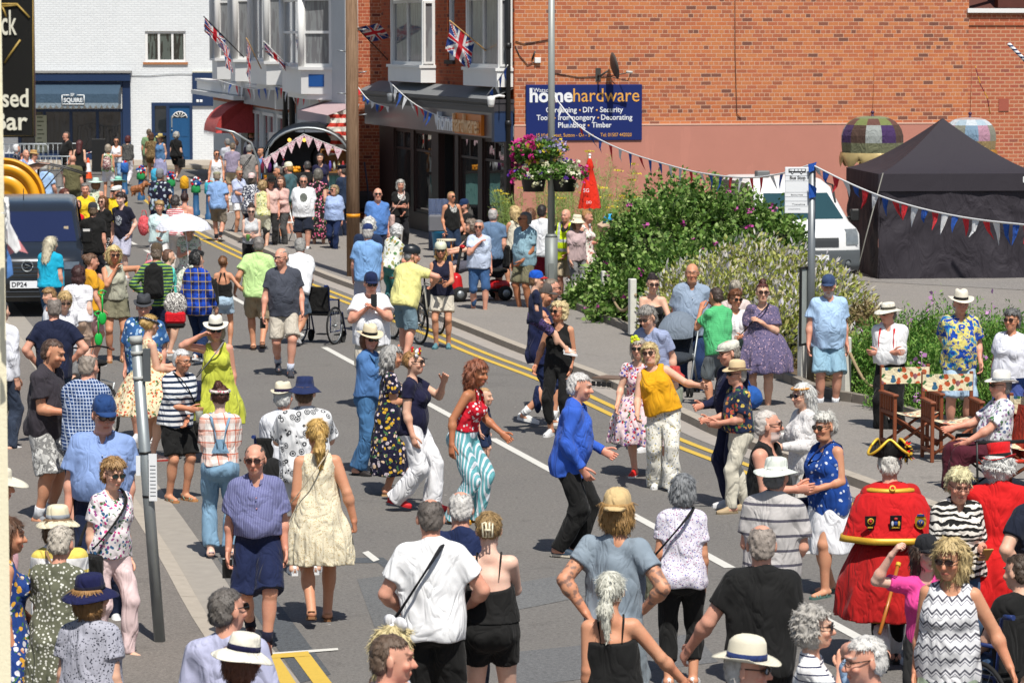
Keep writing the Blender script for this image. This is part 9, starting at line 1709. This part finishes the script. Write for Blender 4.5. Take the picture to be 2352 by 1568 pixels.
hheld('creamdress',0,'water_bottle','clear water bottle hanging beside the cream dress','#c8dcea',off=(0,0,-.1));hheld('stripewhite',1,'plastic_cup','clear cup with straws below the black shorts','#d8dccc',off=(0,0,-.06));hheld('drinker',0,'beer_glass','glass of amber beer being drunk','#d8901c');hheld('drinker',1,'beer_glass','second glass of amber beer held low','#e09a20',off=(0,0,.03));hheld('greytop',0,'plastic_cup','green cup held by the woman in the light grey top','#7ac060')
def part(n,name,m,mat):o=m.build(name,mat,PP[n]['root']);return o
def hl(n,x,y,z):sk=PP[n]['sk'];return Vector((sk['hc']+sk['Rh']@(np.array([x,y,z])*sk['hs'])).tolist())
def flower(n,x,y,z,c,r=.035,k=5,name='hair_flower'):
 m=MB();o=hl(n,x,y,z)
 for i in range(k):a=2*PI*i/k;m.ball(o+Vector((math.cos(a)*r*.7,0,math.sin(a)*r*.7)),r*.62,6,sc=(1,.6,1))
 m.ball(o+Vector((0,-.01,0)),r*.35,5,mi=1);part(n,name,m,[cloth(c),cloth('#e8c840')])
flower('sailor',-.055,-.06,.10,'#f4f0f0',.04);flower('sailor',.0,-.07,.12,'#d8202c',.03);flower('sailor',-.02,.0,.135,'#d8202c',.028);flower('redfloral',-.03,-.05,.115,'#d8e83a',.045);flower('greyhair',.05,-.05,.10,'#f08a60',.035)
m=MB();m.tube([hl('whitejacket',.09*math.sin(t),-.10*math.cos(t)+.01,.075)for t in[-1.7+.34*k for k in range(11)]],.02,6,flat=.5);part('whitejacket','headband',m,cloth('#d8903c','floral','#f0d0a0',30));m=MB();m.tube([hl('fiftiesdress',.092*math.sin(t),-.11*math.cos(t)+.014,.045-.03*math.cos(t))for t in[.6283*k for k in range(11)]],.02,6,flat=.6);part('fiftiesdress','bandana',m,cloth('#2c3040','dots','#c8ccd8',60));m=MB();m.tube([hl('dungarees',.09*math.sin(t),.115*math.cos(t)+.014,.06)for t in[-2+.4*k for k in range(11)]],.016,6);part('dungarees','headscarf',m,cloth('#f2e4dc','floral','#e0507c',26,'#6a9a60'))
m=MB()
for sg in(1,-1):m.ball(hl('blondebow',sg*.05,.0,.145),.05,7,sc=(1.2,.4,.8));m.tube([hl('blondebow',0,0,.135),hl('blondebow',sg*.06,.05,.09)],.015,5)
part('blondebow','hair_bow',m,cloth('#f6f6fa'));m=MB()
for sg in(1,-1):m.tube([hl('claw',sg*.012,.145,.065),hl('claw',sg*.035,.15,.06),hl('claw',sg*.03,.155,-.03),hl('claw',sg*.010,.150,-.035),hl('claw',sg*.012,.145,.065)],.007,5)
m.tube([hl('claw',-.02,.155,.015),hl('claw',.02,.155,.015)],.008,5);part('claw','claw_clip',m,PM('cream_plastic','#efe6c8',.4))
p=PP['braces'];U=p['sk']['U'];m=MB()
for sg in(1,-1):m.tube([U(sg*.09,-.165,1.02),U(sg*.10,-.175,1.15),U(sg*.10,-.165,1.30),U(sg*.095,-.09,1.44),U(sg*.085,.0,1.48),U(sg*.07,.12,1.38),U(sg*.04,.16,1.15)],.013,6,flat=.4)
part('braces','brace',m,cloth('#d8202c'))
p=dict(PP['hivis']);p['top']=('sleeveless',('#d8f21c','bands','#b8bcc0'),{'loose':.05,'hem':.84,'vneck':.10});v=b_top(p,p['sk'],.015,p['root']);v.name='high_visibility_vest'
m=MB();U=PP['dungarees']['sk']['U']
for sg in(1,-1):m.tube([U(sg*.03,.145,1.13),U(sg*.05,.15,1.28),U(sg*.09,.08,1.43),U(sg*.09,.0,1.475),U(sg*.085,-.13,1.32)],.016,6,flat=.4)
m.add([U(-.09,.148,1.08),U(.09,.148,1.08),U(.035,.155,1.22),U(-.035,.155,1.22)],[(0,1,2,3)]);part('dungarees','dungaree_strap',m,cloth('#86aac6'));m=MB();U=PP['denim']['sk']['U'];m.rbox((-.12,-.165,1.10),(.12,-.145,1.34),.02)
for sg in(1,-1):m.tube([U(sg*.09,-.155,1.33),U(sg*.09,-.07,1.45),U(sg*.085,.02,1.475),U(sg*.06,.13,1.35),U(sg*.03,.14,1.12)],.016,6,flat=.4)
part('denim','dungaree_bib',m,cloth('#4d7aa8'))
p=PP['crier'];U=p['sk']['U'];L=p['root'];g0_=PM('gold_braid','#e2b23a',.45,.25,.45,120)
def cape(prof,name,mat,n=44,wv=.03,par=None):
 m=MB();vs=[];fs=[]
 for r,z in prof:
  for k in range(n):t=2*PI*k/n;q=1+wv*math.sin(7*t)*(r/.35);c=U(0,0,z);vs.append(Vector((c[0]+math.cos(t)*r*1.18*q,c[1]+math.sin(t)*r*.86*q,c[2])))
 for i in range(len(prof)-1):
  for k in range(n):fs.append((i*n+k,i*n+(k+1)%n,(i+1)*n+(k+1)%n,(i+1)*n+k))
 m.add(vs,fs,0,True);return m.build(name,mat,par or L)
prf=[(.065,1.50),(.10,1.475),(.17,1.435),(.225,1.38),(.262,1.28),(.292,1.17),(.325,1.06)];cp=cape(prf,'cape',cloth('#d01a24'));cape([(.320,1.085),(.331,1.083),(.341,1.035),(.329,1.035)],'gold_braid',g0_,par=cp);cape([(.085,1.495),(.125,1.478),(.15,1.452),(.155,1.447)],'shoulder_collar',cloth('#d01a24'),wv=0,par=cp);cape([(.148,1.459),(.172,1.451),(.180,1.430),(.168,1.425)],'collar_braid',g0_,wv=0,par=cp)
h_=p['sk']['s'];m=MB();n=44;vs=[];fs=[]
for r,z in((.335,.475),(.337,.415)):
 for k in range(n):t=2*PI*k/n;th=t;q=1+.05*math.sin(6*th+1.3+2)+.03*math.sin(13*th);vs.append(Vector((math.cos(t)*r*h_*1.22*q+.0,math.sin(t)*r*h_*.98*q,z*h_)))
for k in range(n):fs.append((k,(k+1)%n,n+(k+1)%n,n+k))
m.add(vs,fs,0,True);m.build('coat_hem_braid',g0_,L)
for i,(x,kind)in enumerate(((-.20,0),(0,1),(.20,2))):
 c=U(-x,.262-.06*abs(x),1.20);c=Vector((c[0],c[1]+.015,c[2]));rz=math.atan2(-x*.9,1.6);T_=Matrix.Translation(c)@Euler((R_(-12),0,rz*.9)).to_matrix().to_4x4();m=MB();w_,h2=.045,.055
 shp=[[(-w_,h2),(w_,h2),(w_*.9,-h2*.3),(0,-h2*1.2),(-w_*.9,-h2*.3)],[(-w_,h2),(w_,h2),(w_,-h2),(-w_,-h2)],[(w_*math.cos(t),h2*1.15*math.sin(t))for t in[.5236*k for k in range(12)]]][kind]
 m.add([T_@Vector((x_,0,z_))for x_,z_ in shp]+[T_@Vector((x_,.008,z_))for x_,z_ in shp],[tuple(range(len(shp))),tuple(reversed(range(len(shp),2*len(shp))))]+[(k,(k+1)%len(shp),len(shp)+(k+1)%len(shp),len(shp)+k)for k in range(len(shp))]);b=m.build('badge',cloth(('#15141a','#1c1c24','#c8a030')[kind]),cp);m=MB()
 if kind==0:m.lathe([(.018,0),(.026,0),(.026,.004),(.018,.004)],14,0,T_@TR((0,.009,.015),0,R_(-90)));m.ball(T_@Vector((0,.01,.015)),.013,6,mi=1);m.box((-.02,.009,-.04),(.02,.012,-.03),0,T_)
 if kind==1:m.ball(T_@Vector((0,.01,-.005)),.016,6,mi=2,sc=(1,.3,1.2));m.ball(T_@Vector((-.025,.01,-.008)),.013,5,sc=(.8,.3,1.8));m.ball(T_@Vector((.025,.01,-.008)),.013,5,mi=3,sc=(.8,.3,1.8));m.ball(T_@Vector((0,.01,.03)),.011,5,mi=1,sc=(1.4,.4,1));m.box((-.03,.009,-.045),(.03,.012,-.037),0,T_)
 if kind==2:m.lathe([(.001,0),(.028,0),(.028,.004),(.001,.004)],14,2,T_@TR((0,.009,-.01),0,R_(-90)));m.tube([T_@Vector((-.012,.014,.005)),T_@Vector((0,.014,-.025)),T_@Vector((.012,.014,.005))],.004,4);m.box((-.028,.009,.045),(.028,.013,.06),2,T_)
 m.build('badge_emblem',[PM('gold_thread','#e0b840',.5),PM('red_thread','#c83030',.6),PM('blue_thread','#2c4c9a',.6),PM('silver_thread','#d8d8dc',.5)],b)
m=MB();m.lathe([(.016,0),(.026,0),(.026,.006),(.016,.006)],14,0,Matrix.Translation(Vector(U(0,.155,1.455).tolist()))@TR((0,0,0),0,R_(-60)));m.build('collar_badge',PM('gold_thread','#e0b840',.5),cp)
for nm in('crier','crier2'):
 m=MB();sk=PP[nm]['sk']
 for i in(0,1):K,A=sk['kn'][i],sk['an'][i];m.tube([Vector((K*.62+A*.38).tolist()),Vector((K*.35+A*.65).tolist()),Vector(A.tolist())],[.068,.062,.046],12)
 part(nm,'white_stockings',m,cloth('#f2f2f6'))
a=AT(2020,1455,24.2);b=AT(2062,1300,24.6);st=thing('wooden_staff','polished brown wooden staff leaning beside the red cape','staff',a);m=MB();m.tube([(0,0,0),(b-a)*.5+Vector((.004,0,0)),b-a],.014,8);m.build('shaft',PM('polished_wood','#b8702c',.3),st);m=MB();m.tube([b-a,(b-a)*1.05],.02,8);m.build('knob',PM('gold_thread','#e0b840',.5),st)
p=PP['parasol'];c=AT(421,490,p['root'].location.y-.1);R0=64*c.y/FD;o=thing('parasol','open white frilled parasol held over the woman in the pale floral dress','parasol',c-Vector((0,0,.24)));m=MB();m.lathe([(R0,-.06),(R0*.985,-.02),(R0*.85,.075),(R0*.6,.155),(R0*.3,.215),(.02,.24)],64,0,None,1,1,True,lambda v,t,r:Vector((v.x,v.y,v.z+(.022*abs(math.sin(4*t))*(r/R0)**2 if r>.1 else 0)+(.012*math.sin(32*t)if v.z<-.05 else 0))));m.build('canopy',cloth('#eef0fb'),o)
m=MB();hd=hand(p,1)-Vector(o.location);m.tube([(0,0,.27),hd,hd+Vector((0,0,-.2))],.009,6);q=hd+Vector((0,0,-.2));m.tube([q,q+Vector((-.01,0,-.05)),q+Vector((-.05,0,-.09)),q+Vector((-.09,0,-.05))],.016,6);m.build('handle',M_wp,o);m=MB()
for k in range(8):t=PI*k/4;m.tube([(0,0,.23),(math.cos(t)*R0*.6,math.sin(t)*R0*.6,.15),(math.cos(t)*R0*.97,math.sin(t)*R0*.97,-.04)],.004,4)
m.build('rib',M_st,o)
def spoked(m,c,r,ax,tr=.022,n=14,mt=0,mr=1):
 c=Vector(c);ax=Vector(ax).normalized();u=ax.cross(Vector((0,0,1))).normalized();w=u.cross(ax);P=lambda t,q:c+(u*math.cos(t)+w*math.sin(t))*q
 m.tube([P(2*PI*k/28,r)for k in range(29)],tr,6,mt);m.tube([P(2*PI*k/28,r-tr*1.3)for k in range(29)],tr*.5,5,mr)
 for k in range(n):m.tube([c,P(2*PI*k/n,r-tr)],.0025,3,mr)
 m.tube([c-ax*.04,c+ax*.04],.02,6,mr)
def wheelchair(loc,rz,lab,drape=None,big=.30):
 o=thing('wheelchair',lab,'wheelchair',loc,rz);W=.28;m=MB()
 for sg in(1,-1):spoked(m,(sg*(W+.03),.0,big),big-.01,(1,0,0),.016,16)
 m.build('wheels',[M_tyre,M_st],o);m=MB()
 for sg in(1,-1):m.tube([(sg*W,.22,.95),(sg*W,.17,.92),(sg*W,.12,.5),(sg*W,-.35,.48),(sg*W,-.48,.12)],.014,6);m.tube([(sg*W,.12,.72),(sg*W,-.22,.70),(sg*W,-.22,.5)],.016,6);m.tube([(sg*W,.1,.5),(sg*W,.1,.2),(sg*W,-.3,.2),(sg*W,-.3,.48)],.013,6);m.tube([(sg*W,.30,.95),(sg*W,.2,.94)],.02,6)
 m.build('frame',PM('chair_blue','#26386e',.4),o);m=MB();m.rbox((-W,-.32,.46),(W,.12,.51),.02);m.rbox((-W,.10,.52),(W,.14,.92),.02);m.build('seat',M_blk,o);m=MB()
 for sg in(1,-1):m.lathe([(.09,-.018),(.10,0),(.09,.018),(.001,.018)],14,0,TR((sg*W,-.36,.10),0,0,R_(90)));m.box((sg*.16-.08,-.60,.10),(sg*.16+.08,-.45,.115))
 m.build('castors',M_tyre,o)
 if drape:
  m=MB();vs=[];fs=[]
  for i in range(9):
   for j in range(9):t=i/8;vs.append((W+.03+.07*math.sin(t*PI)+.02*math.sin(j*2.1+i),.28-.16*j/8-.1*t,.98-.75*t*t-.03*math.sin(j*1.7)))
  for i in range(8):
   for j in range(8):fs.append((i*9+j,i*9+j+1,i*9+j+10,i*9+j+9))
  m.add(vs,fs,0,True);d=m.build('draped_shirt',drape,None);d.matrix_world=o.matrix_world;d.location=loc;d.rotation_euler=(0,0,rz);tag(d,'dark red and navy plaid shirt draped over the back of the wheelchair','shirt')
 return o
p=PP['whitepush'];q=p['root'].location;wheelchair(Vector((q.x+.32,q.y+.35,0)),R_(158),'wheelchair with white rimmed wheels pushed by the stooping man',cloth('#2a2c50','plaid','#7a2a3a',14,'#c8c8d0'));p=PP['wheel_white'];q=p['root'].location;wheelchair(Vector((q.x,q.y+.02,0)),p['root'].rotation_euler.z,'wheelchair carrying the man in the white shirt and straw hat')
p=PP['wheelkid'];q=p['root'].location;wheelchair(Vector((q.x-.02,q.y,0)),p['root'].rotation_euler.z,'black wheelchair with spoked wheels at the right edge')
m=MB();q=PP['wheel_white'];c=W_(q,(0,.34,.55));o=thing('black_bag','black bag hanging on the back of the wheelchair in front of the shell print shirt','bag',c,q['root'].rotation_euler.z);F=Field((-.22,-.1,-.3),(.22,.12,.25),.014);F.cone((-.08,0,-.15),(-.08,0,.1),.13,.10,k=.05);F.cone((.08,0,-.15),(.08,0,.1),.13,.10,k=.05);F.folds(.006,seed=4);link('bag',F.mesh('bag'),M_blk,o)
def bicycle(loc,rz,lab,c,pan=True):
 o=thing('bicycle',lab,'bicycle',loc,rz);r=.34
 for y,nm in((-.53,'front_wheel'),(.53,'rear_wheel')):m=MB();spoked(m,(0,y,r),r-.02,(1,0,0),.02,18);m.build(nm,[M_tyre,M_st],o)
 m=MB();bb=(0,.08,.30);st=(0,.22,.80);hd=(0,-.38,.86)
 for a,b,w in((bb,st,.018),(bb,(0,-.40,.70),.022),(st,(0,-.39,.80),.016),((0,.2,.74),(0,.53,r),.010),(bb,(0,.53,r),.012),(hd,(0,-.53,r),.016),((0,-.36,1.02),(0,-.40,.70),.018)):m.tube([a,b],w,7)
 m.build('frame',PM('bike_'+c[1:],c,.3),o);m=MB();m.tube([(-.30,-.20,1.05),(-.2,-.34,1.07),(0,-.37,1.04),(.2,-.34,1.07),(.30,-.20,1.05)],.013,6);m.tube([(-.30,-.20,1.05),(-.31,-.10,1.04)],.019,6,1);m.tube([(.30,-.20,1.05),(.31,-.10,1.04)],.019,6,1);m.build('handlebar',[M_blk,PM('grip','#7a4a38',.7)],o)
 m=MB();m.ball((0,.24,.92),.12,8,sc=(.75,1.2,.35));m.tube([(0,.22,.78),(0,.23,.9)],.014,6);m.build('saddle',M_blk,o);m=MB();m.tube([(0,.3,.72),(0,.72,.72),(0,.53,r)],.01,5);m.lathe([(.07,-.01),(.09,0),(.07,.01)],14,0,TR(bb,0,0,R_(90)));m.tube([(-.1,.08,.30),(-.1,.0,.16)],.01,5);m.tube([(.1,.08,.30),(.1,.16,.44)],.01,5);m.build('crank',M_st,o)
 if pan:
  m=MB()
  for sg in(1,-1):m.rbox((sg*.14-.07,.38,.36),(sg*.14+.07,.70,.72),.05)
  m.build('pannier',cloth('#1d2226'),o)
 return o
bicycle(G(932,785,0),R_(26),'dark touring bicycle with black panniers held by the man in yellow','#23262a');bicycle(G(985,762,0),R_(20),'cream framed bicycle with yellow panniers behind the first bicycle','#c8c4b4');q=G(215,1000,0);bicycle(Vector((q.x,q.y,0)),R_(-152),'bicycle with brown grips among the crowd at the left','#2a2c30',False)
q=G(1105,690,ZP);o=thing('mobility_scooter','red mobility scooter with grey hubs behind the woman in pale blue','scooter',q,R_(-70));m=MB()
for x,y in((-.24,.38),(.24,.38),(-.2,-.48),(.2,-.48)):m.lathe([(.001,-.05),(.07,-.06),(.13,-.05),(.14,0),(.13,.05),(.07,.06),(.001,.05)],16,0,TR((x,y,.14),0,0,R_(90)));m.lathe([(.001,-.062),(.07,-.062),(.07,.062),(.001,.062)],12,1,TR((x,y,.14),0,0,R_(90)))
m.build('wheels',[M_tyre,M_st],o);F=Field((-.32,-.65,.1),(.32,.6,1.1),.02);F.cone((0,.25,.26),(0,.45,.26),.12,.10,e=1.5,L=(1,0,0),k=.05);F.cone((0,-.5,.25),(0,-.5,.4),.14,.12,e=1.4,L=(1,0,0),k=.05);F.ell((0,-.36,.98),None,(.09,.05,.04),.0);link('bodywork',F.mesh('bodywork'),PM('scooter_red','#c81c24',.3),o);m=MB();m.rbox((-.24,-.42,.17),(.24,.3,.22),.02);m.rbox((-.22,.05,.50),(.22,.45,.58),.04);m.rbox((-.21,.42,.58),(.21,.50,1.),.04);m.tube([(-.25,-.28,1.),(.25,-.28,1.)],.015,6);m.tube([(0,-.5,.35),(0,-.38,.97)],.03,8);m.build('seat',M_blk,o)
P_('rider',1083,504,1,-68,'f','woman with grey brown curls riding the red mobility scooter',sit=.08,base=.08,hair=('curly','#8a7a6c'),skin='fair',top=('sleeveless','#2a2a30'),bot=('shorts','#5a5a66'),arms=('bars','bars'),w=.5)
q=G(1552,905,ZP);o=thing('pushchair','grey pushchair with a hooded canopy on the pavement','pushchair',q,R_(-12));m=MB()
for sg in(1,-1):m.tube([(sg*.24,.55,1.02),(sg*.24,.35,.8),(sg*.24,-.30,.12)],.015,6);m.tube([(sg*.24,.30,.12),(sg*.24,-.05,.55)],.014,6)
m.tube([(-.24,.55,1.02),(.24,.55,1.02)],.018,6);m.build('frame',M_st,o);m=MB()
for x in(-.24,.24):
 for y in(-.32,.32):
  for dx in(-.025,.025):m.lathe([(.001,-.012),(.075,-.014),(.085,0),(.075,.014),(.001,.012)],14,0,TR((x+dx,y,.085),0,0,R_(90)))
m.build('wheels',M_tyre,o);F=Field((-.26,-.4,.3),(.26,.42,1.2),.016);F.cone((0,-.15,.48),(0,.12,.5),.08,.10,e=2.2,L=(1,0,0),k=.05);F.cone((0,.14,.5),(0,.28,.9),.07,.06,e=3,L=(1,0,0),k=.05);link('seat',F.mesh('seat'),cloth('#3a4048'),o);m=MB();vs=[];fs=[];n=8
for i in range(n+1):
 a=R_(-10+150*i/n)
 for j in range(9):x=-.24+.48*j/8;w_=math.sqrt(max(.02,1-(x/.27)**2));vs.append((x,.22-.36*math.cos(a)*w_**.3,.80+.30*math.sin(a)*w_))
for i in range(n):
 for j in range(8):fs.append((i*9+j,i*9+j+1,i*9+j+10,i*9+j+9))
m.add(vs,fs,0,True);m.build('hood',cloth('#7e8a98'),o)
P_('baby',1550,838,.80,-12,'m','baby with a red sun hat sitting in the grey pushchair',child=True,hair=('crop','#a07a50'),hat=('bucket','#c84a44'),skin='pale',top=('tee','#8a9080'),bot=('shorts','#e6e0cc'),arms='hold',w=.4,base=.14)
def dchair(loc,rz,lab):
 o=thing('folding_chair',lab,'chair',loc,rz,group='wooden folding chairs with printed canvas');Wd=PM('teak','#8a4a2c',.6,0,.25,14);cv=cloth('#f0e4c0','floral','#c8623c',9,'#3c6a8a')
 for sg in(1,-1):
  m=MB();x=sg*.28
  for y in(-.24,.24):m.rbox((x-.02,y-.02,0),(x+.02,y+.02,.66 if y<0 else .98),.006)
  for z in(.10,.44):m.box((x-.016,-.22,z),(x+.016,.22,z+.04))
  for k in range(4):m.box((x-.012,-.13+k*.085,.48),(x+.012,-.10+k*.085,.66))
  m.build('side_frame',Wd,o);m=MB();m.rbox((x-.035,-.28,.66),(x+.035,.26,.69),.008);m.build('armrest',Wd,o)
 m=MB()
 for y in(-.2,.2):m.tube([(-.27,y,.08),(.27,y,.44)],.018,4);m.tube([(.27,y+.03,.08),(-.27,y+.03,.44)],.018,4)
 m.build('cross_legs',Wd,o);m=MB();vs=[];fs=[]
 for i in range(9):
  for j in range(5):vs.append((-.26+.52*i/8,-.22+.44*j/4,.47-.05*math.sin(PI*i/8)))
 for i in range(8):
  for j in range(4):fs.append((i*5+j,i*5+j+1,i*5+j+6,i*5+j+5))
 m.add(vs,fs,0,True);m.build('seat',cv,o);m=MB();m.box((-.29,.215,.76),(.29,.225,.95));m.build('backrest',cv,o)
for x,y,rz,lab in((2092,1035,12,'empty wooden folding chair with printed canvas beside the man in braces'),(2185,1055,6,'empty wooden folding chair with printed canvas nearest the seated man'),(2370,1120,-20,'wooden folding chair partly cut off by the right edge')):dchair(G(x,y,ZP),R_(rz),lab)
p=PP['seatedhat'];q=p['root'].location;o=thing('camping_chair','black framed camping chair with blue and pink fabric under the seated man','chair',Vector((q.x,q.y,ZP*0)),p['root'].rotation_euler.z);m=MB()
for sg in(1,-1):m.tube([(sg*.30,-.30,0),(sg*-.1,.2,.44)],.013,6);m.tube([(sg*.30,.28,0),(sg*.30,-.30,.46)],.013,6);m.tube([(sg*.30,.25,.1),(sg*.31,.30,.95)],.013,6);m.tube([(sg*.32,-.32,.64),(sg*.32,.28,.64)],.022,6);m.tube([(sg*.31,-.3,.02),(sg*.32,-.32,.64)],.013,6)
m.build('frame',M_bk,o);m=MB();m.rbox((-.28,-.28,.40),(.28,.24,.44),.015);m.add([(-.30,.25,.44),(.30,.25,.44),(.31,.33,.98),(-.31,.33,.98)],[(0,1,2,3)]);m.build('seat',cloth('#c8402c'),o);m=MB();vs=[];fs=[]
for i in range(7):
 for j in range(5):vs.append((-.38+.2*j/4*0+.76*i/6,.36+.16*j/4,1.28-.20*j/4-.05*abs(i-3)/3))
for i in range(6):
 for j in range(4):fs.append((i*5+j,i*5+j+1,i*5+j+6,i*5+j+5))
m.add(vs,fs,0,True);m.build('sun_shade',cloth('#1f58b0'),o)
def schair(x,y,lab):q=G(x,y,ZP);o=thing('slatted_chair',lab,'chair',q,R_(30),'white slatted folding chairs');m=MB();[m.tube([(sg*.2,-.2,0),(sg*.2,.22,.85)],.014,5)for sg in(1,-1)];[m.tube([(sg*.2,.22,0),(sg*.2,-.2,.45)],.014,5)for sg in(1,-1)];m.build('legs',M_wp,o);m=MB();[m.box((-.2,-.2+k*.08,.44),(.2,-.145+k*.08,.455))for k in range(5)];[m.box((-.2,.16+.03*k,.62+k*.08),(.2,.175+.03*k,.68+k*.08))for k in range(3)];m.build('slats',M_wp,o)
schair(524,530,'white slatted folding chair beside the pale blue shirt');schair(655,555,'white slatted folding chair behind the light grey top');schair(603,545,'white slatted folding chair below the floral shirt')
def lump(name,lab,cat,loc,r,c,e=(1,1,1),seed=1,pat=None):
 o=thing(name,lab,cat,loc);F=Field((-r*1.4*e[0],-r*1.4*e[1],-r*1.4*e[2]),(r*1.4*e[0],r*1.4*e[1],r*1.4*e[2]),max(.012,r/9));F.ell((0,0,0),None,(r*e[0],r*e[1],r*e[2]),0);F.folds(.010,fx=(30,24),fz=12,seed=seed);link('body',F.mesh('body'),cloth(c),o);m=MB();z=r*e[2];m.tube([(-r*.4,0,z*.85),(-r*.2,0,z*1.5),(r*.2,0,z*1.5),(r*.4,0,z*.85)],.012,5);m.build('handle',cloth(c),o);return o
q=AT(331,518,PP['palmshirt']['root'].location.y);lump('mesh_bag','red mesh shopping bag hanging at the side of the man in the palm shirt','bag',q,.17,('#e2525a','dots','#f0a0a4',60),(.8,.7,1.35));q=AT(403,700,PP['blueplaid']['root'].location.y-.2);o=lump('tote_bag','white patterned tote bag with a red and black base beside the blue plaid shirt','bag',q,.17,('#e6e2da','blot','#4a4648',26,'#e6e2da'),(1,.6,1.1));m=MB();m.rbox((-.15,-.10,-.27),(.15,.10,-.10),.03);m.rbox((-.14,-.095,-.34),(.14,.095,-.26),.03,1);m.build('bag_base',[cloth('#d8202c'),cloth('#1a1a1c')],o)
q=AT(345,625,PP['palemint']['root'].location.y-.3);lump('striped_bag','red and white striped bag beside the pale aqua T-shirt','bag',q,.2,('#e84858','v','#f0b8c0',60),(.7,.6,1.2));q=AT(494,338+10,108);q=G(1738,958,ZP)+Vector((-.1,.8,.16));lump('blue_bag','blue bag on the pavement behind the legs of the woman in the purple dress','bag',q,.2,'#2a5ca8',(1.2,.8,.8))
for dx,lab in((0,'upper green plastic spade held by the woman in mustard'),(.02,'lower green plastic spade held by the woman in mustard')):
 q=AT(235 if not dx else 226,700 if not dx else 748,PP['mustard']['root'].location.y-.2);o=thing('toy_spade',lab,'toy spade',q,.3);m=MB();m.tube([(0,0,-.12),(0,0,.16)],.014,6);m.tube([(-.06,0,.19),(-.03,0,.15),(.03,0,.15),(.06,0,.19),(0,0,.22),(-.06,0,.19)],.013,5);m.ball((0,0,-.2),.07,8,sc=(.9,.3,1.4));m.build('spade',PM('green_plastic','#1fb84a',.35),o)
q=AT(1399,519,PP['boxwoman']['root'].location.y+.1);o=thing('cardboard_box','open cardboard box with a blue wrapper carried by the woman in white','box',q,R_(25));o.rotation_euler=(R_(10),R_(-28),R_(20));m=MB();m.rbox((-.17,-.13,-.13),(.17,.13,.1),.008);b=m.build('carton',PM('cardboard','#cdb196',.8,0,.1),o);m=MB();m.box((-.17,-.30,.10),(.17,-.12,.106));m.box((-.10,-.1345,-.06),(.02,-.1315,.04));m.build('flap',PM('cardboard_dark','#b0947a',.8),o);m=MB();m.ball((.05,0,.14),.1,7,sc=(1.3,.9,.7));m.build('wrapper',cloth('#3aa8e0'),o)
q=AT(320,430,PP['minthat2']['root'].location.y-.1);o=thing('dog','small brown dog held beside the mint hats','dog',q,R_(70));F=Field((-.16,-.32,-.2),(.16,.25,.2),.014);F.cone((0,.14,-.06),(0,-.05,-.02),.085,.085,k=.03);F.cone((0,-.05,0),(0,-.13,.07),.06,.06,k=.03);F.ell((0,-.16,.09),None,(.06,.065,.06),.02);F.cone((0,-.2,.075),(0,-.27,.06),.032,.024,k=.02)
for sg in(1,-1):F.cone((sg*.055,-.15,.12),(sg*.08,-.15,.02),.02,.032,k=.01);F.cone((sg*.05,-.06,-.08),(sg*.05,-.1,-.18),.028,.02,k=.02);F.cone((sg*.05,.14,-.1),(sg*.06,.16,-.19),.034,.02,k=.02)
F.rough(.006,90,3);link('body',F.mesh('dog_body'),hair_mat('#a8683a'),o);m=MB();m.ball((0,-.295,.07),.012,6);m.ball((.03,-.205,.11),.008,5);m.ball((-.03,-.205,.11),.008,5);m.build('nose_and_eyes',M_bk,o)
q=G(1014,600,ZP);o=thing('bucket','turquoise bucket of goods standing outside the shop window','bucket',G(1015,592,ZP));m=MB();m.lathe([(.001,0),(.17,0),(.22,.55),(.24,.57),(.21,.57),(.18,.4),(.001,.4)],18);m.build('bucket',PM('bucket_blue','#1e88b8',.4),o);m=MB();m.rbox((-.28,-.2,.58),(.28,.2,.92),.02);m.build('carton',PM('grey_box','#6f7076',.7),o)
for k in range(4):q=G(992+k*14,578,ZP)+Vector((0,.4,0));o=thing('fabric_roll',('first','second','third','fourth')[k]+' navy zigzag patterned roll from the left outside the shop window','roll',q);m=MB();m.tube([(0,0,0),(0,0,1.15)],.085,12);m.build('roll',cloth('#2a3a5c','zig','#b8c0cc',22,'#2a3a5c'),o);m=MB();m.lathe([(.09,.55),(.098,.6),(.09,.75)],12);m.build('sleeve',cloth('#7a8a80'),o)
o=thing('wheelbarrow','dark wheelbarrow propped up against the red brick end wall','wheelbarrow',Vector((-3.95,85.2,ZP)));m=MB();m.rbox((-.35,-.15,.2),(.35,.1,.75),.1);m.build('tray',PM('maroon_tray','#2a1a26',.5),o);m=MB();m.tube([(-.25,-.2,.1),(-.28,-.2,.9),(-.45,-.12,1.5)],.025,6);m.tube([(.25,-.2,.1),(.2,-.2,.9),(.12,-.12,1.5)],.025,6);m.build('handle',PM('handle_grey','#44485a',.5),o)
o=thing('step_ladder','grey step ladder leaning outside the shop corner','ladder',G(1140,560,ZP)+Vector((0,.9,0)));m=MB();[m.tube([(x,-.25,0),(x*.8,0,1.5)],.022,5)for x in(-.2,.2)];[m.tube([(x,.3,0),(x*.8,0,1.5)],.02,5)for x in(-.2,.2)];m.build('rails',M_st,o);m=MB();[m.box((-.18,-.22+.05*k,.25*k+.22),(.18,-.14+.05*k,.25*k+.25))for k in range(5)];m.build('treads',M_st,o)
q=G(1047,640,ZP);o=thing('wooden_stool','round white topped wooden stool beside the man in the black vest','stool',G(1002,618,ZP)+Vector((.2,.3,0)));m=MB();m.lathe([(.001,.56),(.2,.56),(.2,.60),(.001,.60)],18);m.build('seat',PM('cream_wood','#d8ccb0',.6),o);m=MB();[m.tube([(.14*math.cos(t),.14*math.sin(t),.56),(.19*math.cos(t),.19*math.sin(t),0)],.016,5)for t in(.8,2.4,3.9,5.5)];m.build('legs',PM('orange_wood','#b8743a',.6),o)
